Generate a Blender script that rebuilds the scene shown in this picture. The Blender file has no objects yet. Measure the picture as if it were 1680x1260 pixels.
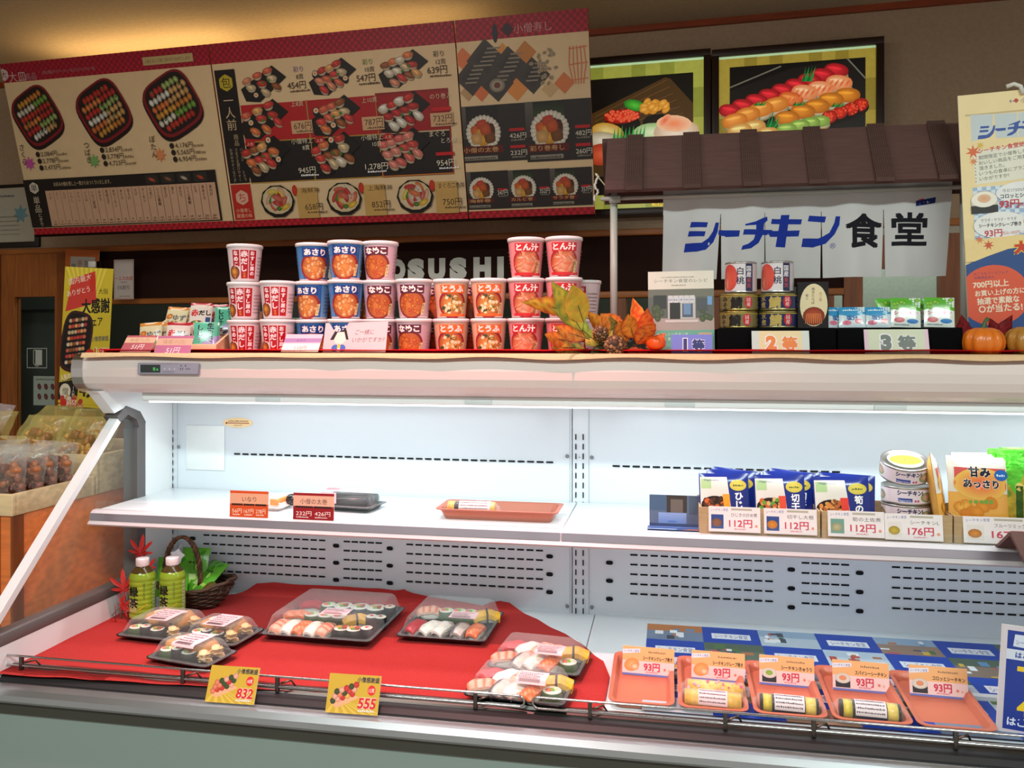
import bpy, bmesh, math, random
import numpy as np
from mathutils import Matrix, Vector, noise

scene = bpy.context.scene
COL = scene.collection
random.seed(7)

# ---------------------------------------------------------------- camera
F_PX, HOR, YAW, CAMZ = 1350.0, 565.0, math.radians(10.6), 1.40
cam_data = bpy.data.cameras.new('camera')
cam_data.sensor_width = 36.0
cam_data.lens = F_PX / 1680.0 * 36.0
cam_data.shift_y = -(630.0 - HOR) / 1680.0
cam_data.clip_start = 0.02
cam = bpy.data.objects.new('camera', cam_data)
cam.location = (0, 0, CAMZ)
cam.rotation_euler = (math.radians(90), 0, YAW)
COL.objects.link(cam)
scene.camera = cam

# ---------------------------------------------------------------- world, exposure
world = bpy.data.worlds.new('world')
scene.world = world
world.use_nodes = True
world.node_tree.nodes['Background'].inputs[0].default_value = (1.0, 0.93, 0.86, 1)
world.node_tree.nodes['Background'].inputs[1].default_value = 0.55
scene.view_settings.view_transform = 'Standard'
scene.view_settings.look = 'None'
scene.view_settings.exposure = 0.0
scene.view_settings.gamma = 1.0
scene.view_settings.use_curve_mapping = False


def area(name, loc, rot, sx, sy, power, color, spread=180):
    l = bpy.data.lights.new(name, 'AREA')
    l.shape = 'RECTANGLE'
    l.size, l.size_y, l.energy, l.color = sx, sy, power, color
    l.spread = math.radians(spread)
    o = bpy.data.objects.new(name, l)
    o.location = loc
    o.rotation_euler = [math.radians(a) for a in rot]
    COL.objects.link(o)
    return o


# shop ceiling fixtures: neutral ones over the aisle, a pink food spot over the chilled case; plus an added fill for the menu boards
area('aisle_light', (-0.9, -0.6, 2.72), (0, 0, 0), 1.2, 0.3, 66, (0.86, 1.0, 0.95))
area('aisle_light', (1.2, -0.6, 2.72), (0, 0, 0), 1.2, 0.3, 66, (0.86, 1.0, 0.95))
area('board_fill', (-1.5, 1.5, 2.74), (25, 0, 10), 1.2, 0.25, 14, (1.0, 0.93, 0.84))  # extra unseen lamp, added only to brighten the menu boards
sp = bpy.data.lights.new('food_spot', 'SPOT')
sp.energy, sp.color, sp.spot_size, sp.spot_blend, sp.shadow_soft_size = 165, (1.0, 0.36, 0.36), math.radians(64), 0.9, 0.02
so = bpy.data.objects.new('food_spot', sp)
so.location = (-0.50, 1.12, 2.70)
so.rotation_euler = (math.radians(14), 0, 0)
COL.objects.link(so)

# ---------------------------------------------------------------- measuring helpers (case frame = world)
FW = np.array([-math.sin(YAW), math.cos(YAW), 0.0])
RT = np.array([math.cos(YAW), math.sin(YAW), 0.0])
CP = np.array([0.0, 0.0, CAMZ])
WR = math.radians(-2.9)                        # the shop wall stands slightly askew to the case
XW = np.array([math.cos(WR), math.sin(WR), 0.0])
YW = np.array([-math.sin(WR), math.cos(WR), 0.0])
WALL = 3.78


def ray(u, v): return FW + RT * ((u - 840) / F_PX) + np.array([0, 0, (HOR - v) / F_PX])
def aty(u, v, Y): d = ray(u, v); return CP + d * (Y / d[1])
def atx(u, v, X): d = ray(u, v); return CP + d * (X / d[0])
def atz(u, v, Z): d = ray(u, v); return CP + d * ((Z - CAMZ) / d[2])


def atw(u, v, Y):
    d = ray(u, v)
    p = CP + d * (Y / (d @ YW))
    return float(p @ XW), float(p[2])


# ---------------------------------------------------------------- colours and materials
def lin(c):
    if isinstance(c, str):
        c = c.lstrip('#')
        c = [int(c[i:i + 2], 16) / 255 for i in (0, 2, 4)]
        return tuple((x / 12.92 if x <= 0.04045 else ((x + 0.055) / 1.055) ** 2.4) for x in c)
    return tuple(c[:3])


def shade(c, k):
    return tuple(min(1, x * k) for x in lin(c))


MATS = {}


def mat(key):
    return MATS[key]


def mk(key, rough=0.6, metal=0.0, spec=0.5, var=0.06, scale=8.0, stretch=(1, 1, 1), bump=0.0, coat=0.0, emit=0.0, mix=None, trans=0.0, sss=0.0, detail=3):
    m = bpy.data.materials.new(key)
    m.use_nodes = True
    nt = m.node_tree
    N, L = nt.nodes, nt.links
    b = N['Principled BSDF']
    at = N.new('ShaderNodeAttribute'); at.attribute_name = 'Col'
    tc = N.new('ShaderNodeTexCoord')
    mp = N.new('ShaderNodeMapping'); mp.inputs['Scale'].default_value = stretch
    nz = N.new('ShaderNodeTexNoise'); nz.inputs['Scale'].default_value = scale; nz.inputs['Detail'].default_value = detail
    L.new(tc.outputs['Object'], mp.inputs[0]); L.new(mp.outputs[0], nz.inputs['Vector'])
    mr = N.new('ShaderNodeMapRange')
    mr.inputs['From Min'].default_value = 0.3; mr.inputs['From Max'].default_value = 0.7
    mr.inputs['To Min'].default_value = 1 - var; mr.inputs['To Max'].default_value = 1 + var
    L.new(nz.outputs['Fac'], mr.inputs['Value'])
    vm = N.new('ShaderNodeVectorMath'); vm.operation = 'SCALE'
    L.new(at.outputs['Color'], vm.inputs[0]); L.new(mr.outputs[0], vm.inputs['Scale'])
    L.new(vm.outputs[0], b.inputs['Base Color'])
    b.inputs['Roughness'].default_value = rough
    b.inputs['Metallic'].default_value = metal
    b.inputs['Specular IOR Level'].default_value = spec
    b.inputs['Coat Weight'].default_value = coat
    b.inputs['Coat Roughness'].default_value = 0.08
    b.inputs['Subsurface Weight'].default_value = sss
    b.inputs['Subsurface Scale'].default_value = 0.01
    if emit:
        L.new(vm.outputs[0], b.inputs['Emission Color']); b.inputs['Emission Strength'].default_value = emit
    if bump:
        bp = N.new('ShaderNodeBump'); bp.inputs['Strength'].default_value = bump; bp.inputs['Distance'].default_value = 0.003
        L.new(nz.outputs['Fac'], bp.inputs['Height']); L.new(bp.outputs[0], b.inputs['Normal'])
    if mix is not None:
        # thin clear film / glass: mostly see-through, a fresnel sheen on top
        tr = N.new('ShaderNodeBsdfTransparent'); tr.inputs[0].default_value = (0.97, 0.98, 0.98, 1)
        ms = N.new('ShaderNodeMixShader')
        fr = N.new('ShaderNodeLayerWeight'); fr.inputs[0].default_value = 0.25
        ma = N.new('ShaderNodeMath'); ma.operation = 'MULTIPLY_ADD'; ma.use_clamp = True
        L.new(fr.outputs['Facing'], ma.inputs[0]); ma.inputs[1].default_value = mix[1]; ma.inputs[2].default_value = mix[0]
        L.new(ma.outputs[0], ms.inputs[0]); L.new(tr.outputs[0], ms.inputs[1]); L.new(b.outputs[0], ms.inputs[2])
        L.new(ms.outputs[0], N['Material Output'].inputs[0])
    MATS[key] = m
    return m


mk('paper', 0.75, var=0.02, scale=30)
mk('print', 0.45, spec=0.4, var=0.03, scale=20)
mk('gloss', 0.18, spec=0.5, var=0.02)
mk('plastic', 0.35, var=0.03)
mk('enamel', 0.3, spec=0.5, var=0.015, scale=3)
mk('matte', 0.85, spec=0.2, var=0.06, scale=6)
mk('cloth', 0.95, spec=0.1, var=0.05, scale=120, bump=0.25)
mk('felt', 1.0, spec=0.05, var=0.08, scale=300, bump=0.3)
mk('wood', 0.45, var=0.22, scale=5, stretch=(1.2, 8, 14), bump=0.05, detail=6)
mk('woodv', 0.45, var=0.22, scale=5, stretch=(14, 8, 1.2), bump=0.05, detail=6)
mk('cork', 0.8, var=0.12, scale=6, stretch=(3, 3, 30), detail=5)
mk('metal', 0.3, metal=0.9, var=0.05)
mk('chrome', 0.12, metal=1.0, var=0.02)
mk('plaster', 0.9, spec=0.1, var=0.06, scale=60, bump=0.15)
mk('rubber', 0.55, var=0.05)
mk('leaf', 0.55, var=0.25, scale=40, bump=0.2)
mk('food', 0.35, var=0.14, scale=120, bump=0.3, sss=0.15)
mk('rice', 0.5, var=0.06, scale=350, bump=1.0, sss=0.2)
mk('fruit', 0.3, var=0.12, scale=30)
mk('wicker', 0.6, var=0.35, scale=90, stretch=(1, 1, 3), bump=0.5)
mk('lightbox', 0.3, var=0.05, scale=40, emit=0.6)
mk('tube', 0.5, var=0.0, emit=1.6)
mk('led', 0.5, var=0.0, emit=1.2)
mk('film', 0.08, spec=0.9, var=0.02, mix=(0.05, 0.30))
mk('pouch', 0.1, spec=0.8, var=0.1, scale=25, mix=(0.10, 0.45), bump=0.6)
mk('glass', 0.03, spec=0.6, var=0.0, mix=(0.02, 0.10))
mk('foil', 0.28, metal=0.6, var=0.3, scale=45, bump=0.9)


# ---------------------------------------------------------------- mesh builder
class MB:
    def __init__(s):
        s.v, s.f, s.c, s.m, s.s = [], [], [], [], []
        s.T = Matrix.Identity(4)
        s.mat = 'plastic'

    def add(s, verts, faces, col, mat=None, smooth=False):
        """col: one colour, a list per vertex, or a function of face index"""
        b = len(s.v)
        T = s.T
        s.v += [tuple(T @ Vector(p)) for p in verts]
        pv = isinstance(col, list)
        if not pv and not callable(col):
            col = lin(col)
        for i, f in enumerate(faces):
            s.f.append([b + k for k in f])
            if pv: s.c.append([col[k] for k in f])
            elif callable(col): s.c.append([lin(col(i))] * len(f))
            else: s.c.append([col] * len(f))
            s.m.append(mat or s.mat)
            s.s.append(smooth)
        return s

    def box(s, x0, y0, z0, x1, y1, z1, col, mat=None, bev=0.0, seg=2):
        if x0 > x1: x0, x1 = x1, x0
        if y0 > y1: y0, y1 = y1, y0
        if z0 > z1: z0, z1 = z1, z0
        if bev <= 0:
            V = [(x0, y0, z0), (x1, y0, z0), (x1, y1, z0), (x0, y1, z0), (x0, y0, z1), (x1, y0, z1), (x1, y1, z1), (x0, y1, z1)]
            return s.add(V, [(0, 3, 2, 1), (4, 5, 6, 7), (0, 1, 5, 4), (1, 2, 6, 5), (2, 3, 7, 6), (3, 0, 4, 7)], col, mat)
        bm = bmesh.new()
        bmesh.ops.create_cube(bm, size=1)
        for v in bm.verts:
            v.co = Vector(((x0 + x1) / 2 + v.co.x * (x1 - x0), (y0 + y1) / 2 + v.co.y * (y1 - y0), (z0 + z1) / 2 + v.co.z * (z1 - z0)))
        bmesh.ops.bevel(bm, geom=bm.edges[:], offset=bev, segments=seg, affect='EDGES', profile=0.5)
        return s.bm(bm, col, mat, True)

    def bm(s, bm, col, mat=None, smooth=False):
        bm.verts.index_update()
        V = [v.co.copy() for v in bm.verts]
        Fc = [[v.index for v in f.verts] for f in bm.faces]
        bm.free()
        return s.add(V, Fc, col, mat, smooth)

    def lathe(s, prof, n=24, col='#ffffff', mat=None, smooth=True, cap=True, sx=1, sy=1, rip=None):
        """prof: list of (r, z) or (r, z, colour)"""
        V, cols = [], []
        for p in prof:
            for k in range(n):
                a = 2 * math.pi * k / n
                r = p[0] * (rip(a, p[1]) if rip else 1)
                V.append((r * math.cos(a) * sx, r * math.sin(a) * sy, p[1]))
                cols.append(lin(p[2] if len(p) > 2 else col))
        Fc = []
        for i in range(len(prof) - 1):
            for k in range(n):
                k2 = (k + 1) % n
                Fc.append((i * n + k, i * n + k2, (i + 1) * n + k2, (i + 1) * n + k))
        s.add(V, Fc, cols, mat, smooth)
        if cap:
            s.add(V[:n], [list(range(n))[::-1]], cols[0], mat)
            s.add(V[-n:], [list(range(n))], cols[-1], mat)
        return s

    def tube(s, pts, r, n=8, col='#888888', mat=None, closed=False, smooth=True):
        P = [Vector(p) for p in pts]
        m = len(P)
        rr = r if isinstance(r, (list, tuple)) else [r] * m
        up = Vector((0, 0, 1))
        V = []
        prev = None
        for i in range(m):
            if closed: t = P[(i + 1) % m] - P[i - 1]
            else: t = P[min(i + 1, m - 1)] - P[max(i - 1, 0)]
            t.normalize()
            if prev is None:
                a = t.cross(up)
                if a.length < 0.1: a = t.cross(Vector((1, 0, 0)))
            else:
                a = prev - t * prev.dot(t)
            a.normalize(); prev = a
            b = t.cross(a)
            for k in range(n):
                q = 2 * math.pi * k / n
                V.append(P[i] + (a * math.cos(q) + b * math.sin(q)) * rr[i])
        Fc = []
        for i in range(m if closed else m - 1):
            j = (i + 1) % m
            for k in range(n):
                k2 = (k + 1) % n
                Fc.append((i * n + k, i * n + k2, j * n + k2, j * n + k))
        if not closed:
            Fc.append(list(range(n))[::-1]); Fc.append([(m - 1) * n + k for k in range(n)])
        return s.add(V, Fc, col, mat, smooth)

    def prism(s, poly, a0, a1, axis='x', col='#ffffff', mat=None, smooth=False):
        """poly of 2-D points extruded along an axis; axis x: (y,z), y: (x,z), z: (x,y)"""
        def P(p, a):
            return {'x': (a, p[0], p[1]), 'y': (p[0], a, p[1]), 'z': (p[0], p[1], a)}[axis]
        n = len(poly)
        V = [P(p, a0) for p in poly] + [P(p, a1) for p in poly]
        bm = bmesh.new()
        bv = [bm.verts.new(p) for p in V]
        bm.faces.new(bv[:n]); bm.faces.new(bv[n:][::-1])
        side = [bm.faces.new((bv[(k + 1) % n], bv[k], bv[n + k], bv[n + (k + 1) % n])) for k in range(n)]
        bmesh.ops.recalc_face_normals(bm, faces=bm.faces[:])
        ss = set(f.index for f in side)
        bmesh.ops.triangulate(bm, faces=[f for f in bm.faces if len(f.verts) > 4])
        return s.bm(bm, col, mat, smooth)

    def strip(s, prof, x0, x1, cols, mats=None, smooth=True, segs=1):
        """open profile of (y,z) points swept along x; one colour per span"""
        for i in range(len(prof) - 1):
            a, b = prof[i], prof[i + 1]
            V = [(x0, a[0], a[1]), (x1, a[0], a[1]), (x1, b[0], b[1]), (x0, b[0], b[1])]
            s.add(V, [(0, 3, 2, 1)], cols[i] if isinstance(cols, list) and isinstance(cols[0], str) else cols, (mats[i] if mats else None))
        return s

    def grid(s, fn, nu, nv, col, mat=None, smooth=True):
        V = [fn(i / nu, j / nv) for j in range(nv + 1) for i in range(nu + 1)]
        Fc = [(j * (nu + 1) + i, j * (nu + 1) + i + 1, (j + 1) * (nu + 1) + i + 1, (j + 1) * (nu + 1) + i) for j in range(nv) for i in range(nu)]
        return s.add(V, Fc, col, mat, smooth)

    def loft(s, rings, col, mat=None, smooth=True, cap0=False, cap1=False):
        """rings: list of point loops of equal length, optionally (loop, colour)"""
        V, C = [], []
        for r in rings:
            r, c = r if isinstance(r, tuple) else (r, col)
            V += r; C += [lin(c)] * len(r)
        n = len(V) // len(rings)
        Fc = [(i * n + k, i * n + (k + 1) % n, (i + 1) * n + (k + 1) % n, (i + 1) * n + k) for i in range(len(rings) - 1) for k in range(n)]
        s.add(V, Fc, C, mat, smooth)
        if cap0: s.add(V[:n], [list(range(n))[::-1]], C[0], mat)
        if cap1: s.add(V[-n:], [list(range(n))], C[-1], mat)
        return s

    def lump(s, cx, cy, cz, rx, ry, rz, col, mat=None, n=10, m=7, e=1.0, jit=0.0, rot=0.0, bot=1.0):
        """rounded lump (superellipsoid)"""
        V = []
        ca, sa = math.cos(rot), math.sin(rot)
        sg = lambda x: (abs(x) ** e) * (1 if x >= 0 else -1)
        ph = random.random() * 50
        for j in range(m + 1):
            t = -math.pi / 2 + math.pi * j / m
            for k in range(n):
                a = 2 * math.pi * k / n
                x, y, z = sg(math.cos(t)) * sg(math.cos(a)) * rx, sg(math.cos(t)) * sg(math.sin(a)) * ry, sg(math.sin(t)) * rz
                if z < 0: z *= bot
                if jit:
                    d = 1 + jit * noise.noise(Vector((x * 60 + ph, y * 60, z * 60)))
                    x *= d; y *= d; z *= d
                V.append((cx + x * ca - y * sa, cy + x * sa + y * ca, cz + z))
        Fc = [(j * n + k, j * n + (k + 1) % n, (j + 1) * n + (k + 1) % n, (j + 1) * n + k) for j in range(m) for k in range(n)]
        return s.add(V, Fc, col, mat, True)

    def mesh(s, name):
        me = bpy.data.meshes.new(name)
        me.from_pydata(s.v, [], s.f)
        names = sorted(set(s.m))
        for k in names: me.materials.append(MATS[k])
        idx = {k: i for i, k in enumerate(names)}
        me.polygons.foreach_set('material_index', [idx[k] for k in s.m])
        me.polygons.foreach_set('use_smooth', s.s)
        ca = me.color_attributes.new('Col', 'FLOAT_COLOR', 'CORNER')
        flat = np.ones((len(me.loops), 4), dtype=np.float32)
        flat[:, :3] = np.array([c for fc in s.c for c in fc], dtype=np.float32).reshape(-1, 3)
        ca.data.foreach_set('color', flat.ravel())
        me.update()
        return me

    def build(s, name, parent=None, loc=None, rot=None):
        o = bpy.data.objects.new(name, s.mesh(name))
        COL.objects.link(o)
        if parent: o.parent = parent
        if loc is not None: o.location = loc
        if rot is not None: o.rotation_euler = rot
        return o


def rring(w, d, r, z, n=4, cx=0, cy=0):
    P = []
    for (sx, sy, a0) in ((1, -1, -90), (1, 1, 0), (-1, 1, 90), (-1, -1, 180)):
        for k in range(n + 1):
            a = math.radians(a0 + 90 * k / n)
            P.append((cx + sx * (w / 2 - r) + r * math.cos(a), cy + sy * (d / 2 - r) + r * math.sin(a), z))
    return P


# ---------------------------------------------------------------- lettering
GL = {}
_curve = bpy.data.curves.new('lettering', 'FONT')
_tobj = bpy.data.objects.new('lettering', _curve)


def glyphs(txt, bold=0.0, res=3):
    key = (txt, bold, res)
    if key not in GL:
        _curve.body = txt; _curve.size = 1.0; _curve.offset = bold; _curve.resolution_u = res; _curve.fill_mode = 'FRONT'
        _curve.dimensions = '2D'
        me = bpy.data.meshes.new_from_object(_tobj)
        vs = [(v.co.x, v.co.y) for v in me.vertices]
        fs = [list(p.vertices) for p in me.polygons]
        bpy.data.meshes.remove(me)
        GL[key] = (vs, fs)
    return GL[key]


class Canvas:
    """printed artwork, metres, x right, y up; every call lands a hair above the last"""
    def __init__(s, unit=1.0, step=1.2e-5):
        s.items, s.u, s.step, s.k = [], unit, step, 0

    def _add(s, pts, faces, cols):
        s.k += 1
        s.items.append(([(p[0] * s.u, p[1] * s.u) for p in pts], faces, cols, s.k * s.step))

    def poly(s, pts, col):
        a = sum(pts[i][0] * pts[(i + 1) % len(pts)][1] - pts[(i + 1) % len(pts)][0] * pts[i][1] for i in range(len(pts)))
        if a < 0: pts = pts[::-1]
        n = len(pts)
        if n > 4:
            from mathutils.geometry import tessellate_polygon
            tri = tessellate_polygon([[Vector((p[0], p[1], 0)) for p in pts]])
            faces = []
            for t in tri:
                A, B, C = (pts[k] for k in t)
                cr = (B[0] - A[0]) * (C[1] - A[1]) - (B[1] - A[1]) * (C[0] - A[0])
                faces.append(list(t) if cr > 0 else list(t)[::-1])
        else:
            faces = [list(range(n))]
        s._add(pts, faces, lin(col))

    def rect(s, x, y, w, h, col, col2=None):
        c = lin(col)
        if col2: c2 = lin(col2); c = [c, c, c2, c2]
        s._add([(x, y), (x + w, y), (x + w, y + h), (x, y + h)], [[0, 1, 2, 3]], c)

    def frame(s, x, y, w, h, t, col):
        s.rect(x, y, w, t, col); s.rect(x, y + h - t, w, t, col); s.rect(x, y, t, h, col); s.rect(x + w - t, y, t, h, col)

    def blob(s, cx, cy, rx, ry, rot=0, col='#ffffff', col2=None, n=16, sq=1.0, off=(0, 0)):
        ca, sa = math.cos(rot), math.sin(rot)
        P = [(cx + off[0], cy + off[1])]
        for k in range(n):
            a = 2 * math.pi * k / n
            x = math.copysign(abs(math.cos(a)) ** sq, math.cos(a)) * rx
            y = math.copysign(abs(math.sin(a)) ** sq, math.sin(a)) * ry
            P.append((cx + x * ca - y * sa, cy + x * sa + y * ca))
        c1 = lin(col); c2 = lin(col2) if col2 else c1
        s._add(P, [[0, 1 + k, 1 + (k + 1) % n] for k in range(n)], [c1] + [c2] * n)

    def line(s, pts, w, col):
        for a, b in zip(pts[:-1], pts[1:]):
            dx, dy = b[0] - a[0], b[1] - a[1]
            l = math.hypot(dx, dy) or 1
            nx, ny = -dy / l * w / 2, dx / l * w / 2
            s._add([(a[0] - nx, a[1] - ny), (b[0] - nx, b[1] - ny), (b[0] + nx, b[1] + ny), (a[0] + nx, a[1] + ny)], [[0, 1, 2, 3]], lin(col))

    def text(s, txt, x, y, h, col, w=None, al='l', bold=0.0, shear=0.0, rot=0.0, res=3, vert=False, outline=None, ow=0.06, gap=1.0):
        """h = em size; y = baseline (horizontal) or top (vertical)"""
        if outline:
            s.text(txt, x, y, h, outline, w, al, bold + ow, shear, rot, 2, vert, gap=gap)
        if vert:
            for i, ch in enumerate(txt):
                if ch == ' ': continue
                if bold > 0.012 and '\u4e00' <= ch <= '\u9fff':
                    q = bold * h * 0.75
                    for ax, ay in ((-q, -q), (q, -q), (-q, q), (q, q)): s.text(ch, x + ax, y + ay - i * gap * h, h, col, w, al, 0.0, vert=True, res=res)
                    continue
                vs, fs = glyphs(ch, bold, res)
                if not vs: continue
                xs = [p[0] for p in vs]; mx = (min(xs) + max(xs)) / 2
                ww = (w or h) / h
                r90 = ch in 'ー～'
                P = []
                for px, py in vs:
                    px -= mx; py -= 0.36
                    if r90: px, py = py, -px
                    P.append((x + px * h * ww, y + (py - 0.5 - i * gap) * h))
                s._add(P, fs, lin(col))
            return
        if bold > 0.012 and any('\u4e00' <= ch <= '\u9fff' for ch in txt):
            # heavy ideographs: overprinted slightly shifted, an offset outline would tear
            q = bold * h * 0.75
            for ax, ay in ((-q, -q), (q, -q), (-q, q), (q, q), (0, 0)): s.text(txt, x + ax, y + ay, h, col, w, al, 0.0, shear, rot, res)
            return
        vs, fs = glyphs(txt, bold, res)
        if not vs: return
        xs = [p[0] for p in vs]
        x0, x1 = min(xs), max(xs)
        sc = h if w is None else w / max(x1 - x0, 1e-6)
        W = (x1 - x0) * sc
        ox = {'l': 0, 'c': -W / 2, 'r': -W}[al]
        ca, sa = math.cos(rot), math.sin(rot)
        P = []
        for px, py in vs:
            a, b = (px - x0) * sc + ox + shear * py * h, py * h
            P.append((x + a * ca - b * sa, y + a * sa + b * ca))
        s._add(P, fs, lin(col))

    def greek(s, x, y, w, h, col, rot=0.0):
        """a row of marks too small to read"""
        ca, sa = math.cos(rot), math.sin(rot)
        t = 0
        while t < w:
            l = h * random.uniform(0.35, 0.8)
            hh = h * random.uniform(0.55, 0.95)
            P = [(t, 0), (min(t + l, w), 0), (min(t + l, w), hh), (t, hh)]
            s._add([(x + a * ca - b * sa, y + a * sa + b * ca) for a, b in P], [[0, 1, 2, 3]], lin(col))
            t += l + h * random.uniform(0.2, 0.4)

    def star(s, cx, cy, r, n, col, k=0.45, rot=0.0, col2=None):
        P = []
        for i in range(2 * n):
            a = math.pi / 2 + rot + math.pi * i / n
            q = r if i % 2 == 0 else r * k
            P.append((cx + q * math.cos(a), cy + q * math.sin(a)))
        c = lin(col); c2 = lin(col2) if col2 else c
        s._add([(cx, cy)] + P, [[0, 1 + i, 1 + (i + 1) % (2 * n)] for i in range(2 * n)], [c] + [c2] * (2 * n))

    def apply(s, mb, fn=None, cut=None, cuty=None, matk='print', base=0.0003, T=None, clip=None, smooth=False):
        if fn is None: fn = lambda x, y, d: (x, -d, y)
        old = mb.T
        if T is not None: mb.T = old @ T
        if not cut and not cuty and not clip:
            for P, Fc, c, d in s.items:
                mb.add([fn(p[0], p[1], base + d) for p in P], Fc, c, matk)
        else:
            for P, Fc, c, d in s.items:
                bm = bmesh.new()
                cl = bm.loops.layers.float_color.new('c')
                bv = [bm.verts.new((p[0], p[1], 0)) for p in P]
                for f in Fc:
                    try: bf = bm.faces.new([bv[k] for k in f])
                    except ValueError: continue
                    for l, k in zip(bf.loops, f):
                        q = c[k] if isinstance(c, list) else c
                        l[cl] = (*q, 1)
                xs = [p[0] for p in P]; ys = [p[1] for p in P]
                def bis(co, no, inner=False, outer=False):
                    bmesh.ops.bisect_plane(bm, geom=bm.verts[:] + bm.edges[:] + bm.faces[:], plane_co=co, plane_no=no, clear_outer=outer, clear_inner=inner)
                if clip:
                    cx0, cy0, cx1, cy1 = clip
                    if min(xs) < cx0: bis((cx0, 0, 0), (-1, 0, 0), outer=True)
                    if max(xs) > cx1: bis((cx1, 0, 0), (1, 0, 0), outer=True)
                    if min(ys) < cy0: bis((0, cy0, 0), (0, -1, 0), outer=True)
                    if max(ys) > cy1: bis((0, cy1, 0), (0, 1, 0), outer=True)
                if cut:
                    for i in range(math.floor(min(xs) / cut) + 1, math.ceil(max(xs) / cut)):
                        bis((i * cut, 0, 0), (1, 0, 0))
                if cuty:
                    for i in range(math.floor(min(ys) / cuty) + 1, math.ceil(max(ys) / cuty)):
                        bis((0, i * cuty, 0), (0, 1, 0))
                bm.verts.index_update()
                V = [fn(v.co.x, v.co.y, base + d) for v in bm.verts]
                for f in bm.faces:
                    pass
                FF = [[v.index for v in f.verts] for f in bm.faces]
                CC = [[tuple(l[cl][:3]) for l in f.loops] for f in bm.faces]
                bm.free()
                b = len(mb.v)
                mb.v += [tuple(mb.T @ Vector(p)) for p in V]
                for f, cc in zip(FF, CC):
                    mb.f.append([b + k for k in f]); mb.c.append(cc); mb.m.append(matk); mb.s.append(smooth)
        mb.T = old


# ---------------------------------------------------------------- naming
LABELS = {}


def tag(o, label, cat, group=None, kind=None):
    o['label'] = label; o['category'] = cat
    if group: o['group'] = group
    if kind: o['kind'] = kind
    return o


def empty(name, loc, rz=0.0):
    o = bpy.data.objects.new(name, None)
    o.empty_display_size = 0.02
    COL.objects.link(o)
    o.location = loc; o.rotation_euler = (0, 0, rz)
    return o


def struct(mb, name, **k):
    o = mb.build(name, **k); o['kind'] = 'structure'
    return o


def copy_tree(o, parent=None):
    c = o.copy(); COL.objects.link(c)
    if parent: c.parent = parent
    for ch in list(o.children): copy_tree(ch, c)
    return c


def card(name, label, cat, cv, w, h, loc, rz=0.0, tilt=0.0, roll=0.0, th=0.0012, bg='#ffffff', group=None, matk='print', edge='#e8e4e0'):
    """a stiff printed card, origin at its bottom centre"""
    mb = MB(); mb.mat = 'paper'
    mb.box(-w / 2, 0, 0, w / 2, th, h, edge, 'paper')
    base = Canvas(); base.rect(-w / 2, 0, w, h, bg); base.apply(mb, base=0.00005, matk=matk)
    cv.apply(mb, T=Matrix.Translation((-w / 2, 0, 0)), base=0.0001, matk=matk, clip=(0, 0, w, h))
    o = mb.build(name)
    o.location = loc
    o.rotation_euler = (Matrix.Rotation(rz, 3, 'Z') @ Matrix.Rotation(-tilt, 3, 'X') @ Matrix.Rotation(roll, 3, 'Y')).to_euler()
    tag(o, label, cat, group)
    return o
# ================================================================ THE ROOM
CEIL, WX0, WX1 = atw(1235, 27, WALL)[1], -5.2, 3.2


def wall_part(mb, name, kind='structure', parent=None):
    o = mb.build(name, parent=parent)
    if parent is None: o.rotation_euler = (0, 0, WR)
    if kind: o['kind'] = kind
    return o


def wallobj(mb, name, label, cat, Y=WALL, group=None):
    o = mb.build(name); o.rotation_euler = (0, 0, WR)
    return tag(o, label, cat, group)


m = MB(); m.box(-6.5, -3.4, -0.05, 5, 5.6, 0, '#a8a298', 'matte'); struct(m, 'floor')
m = MB(); m.box(-6.5, -3.4, CEIL, 5, 5.6, CEIL + 0.05, '#b9a98f', 'plaster'); struct(m, 'ceiling')
m = MB(); m.box(-6.55, -3.4, 0, -6.5, 5.6, CEIL, '#b8a98f', 'plaster'); struct(m, 'wall_left')

# heights and stations on the back wall (wall frame: x along it, z up)
z_rail = (atw(740, 386, WALL)[1], atw(740, 396, WALL)[1])       # upper timber rail
z_low = (atw(700, 483, WALL)[1], atw(700, 493, WALL)[1])        # lower timber rail
xl = lambda u, v=500: atw(u, v, WALL)[0]
x_d0, x_d1 = xl(-60), xl(112)                                   # left door
x_p0, x_p1 = xl(118), xl(1172)                                  # dark sign panel
x_r0, x_r1 = xl(1384), xl(1640)                                 # right door
WT = 0.12
m = MB(); WC = '#a8927a'
m.box(WX0, WALL, z_rail[0], WX1, WALL + WT, CEIL, WC, 'plaster')                # plaster above the rail
m.box(WX0, WALL, 0, x_d0, WALL + WT, z_rail[0], WC, 'plaster')
m.box(x_r1, WALL, 0, WX1, WALL + WT, z_rail[0], WC, 'plaster')
m.box(x_d1, WALL, 0, x_r0, WALL + WT, 1.02, '#9a5a2c', 'wood')                  # timber panelling under the hatch
wall_part(m, 'wall_back')
m = MB(); m.box(WX0, WALL - 0.02, z_rail[1], WX1, WALL + 0.02, z_rail[0], '#a9652f', 'wood', bev=0.004); wall_part(m, 'trim_1')
m = MB(); m.box(x_d1, WALL - 0.02, z_low[1], x_r0, WALL + 0.02, z_low[0], '#a9652f', 'wood', bev=0.004); wall_part(m, 'trim_2')
tz = atw(1235, 27, WALL)[1], atw(1235, 37, WALL)[1]
m = MB(); m.box(WX0, WALL - 0.02, tz[1], WX1, WALL, CEIL, '#8a3c1a', 'wood'); wall_part(m, 'trim_3')
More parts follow.
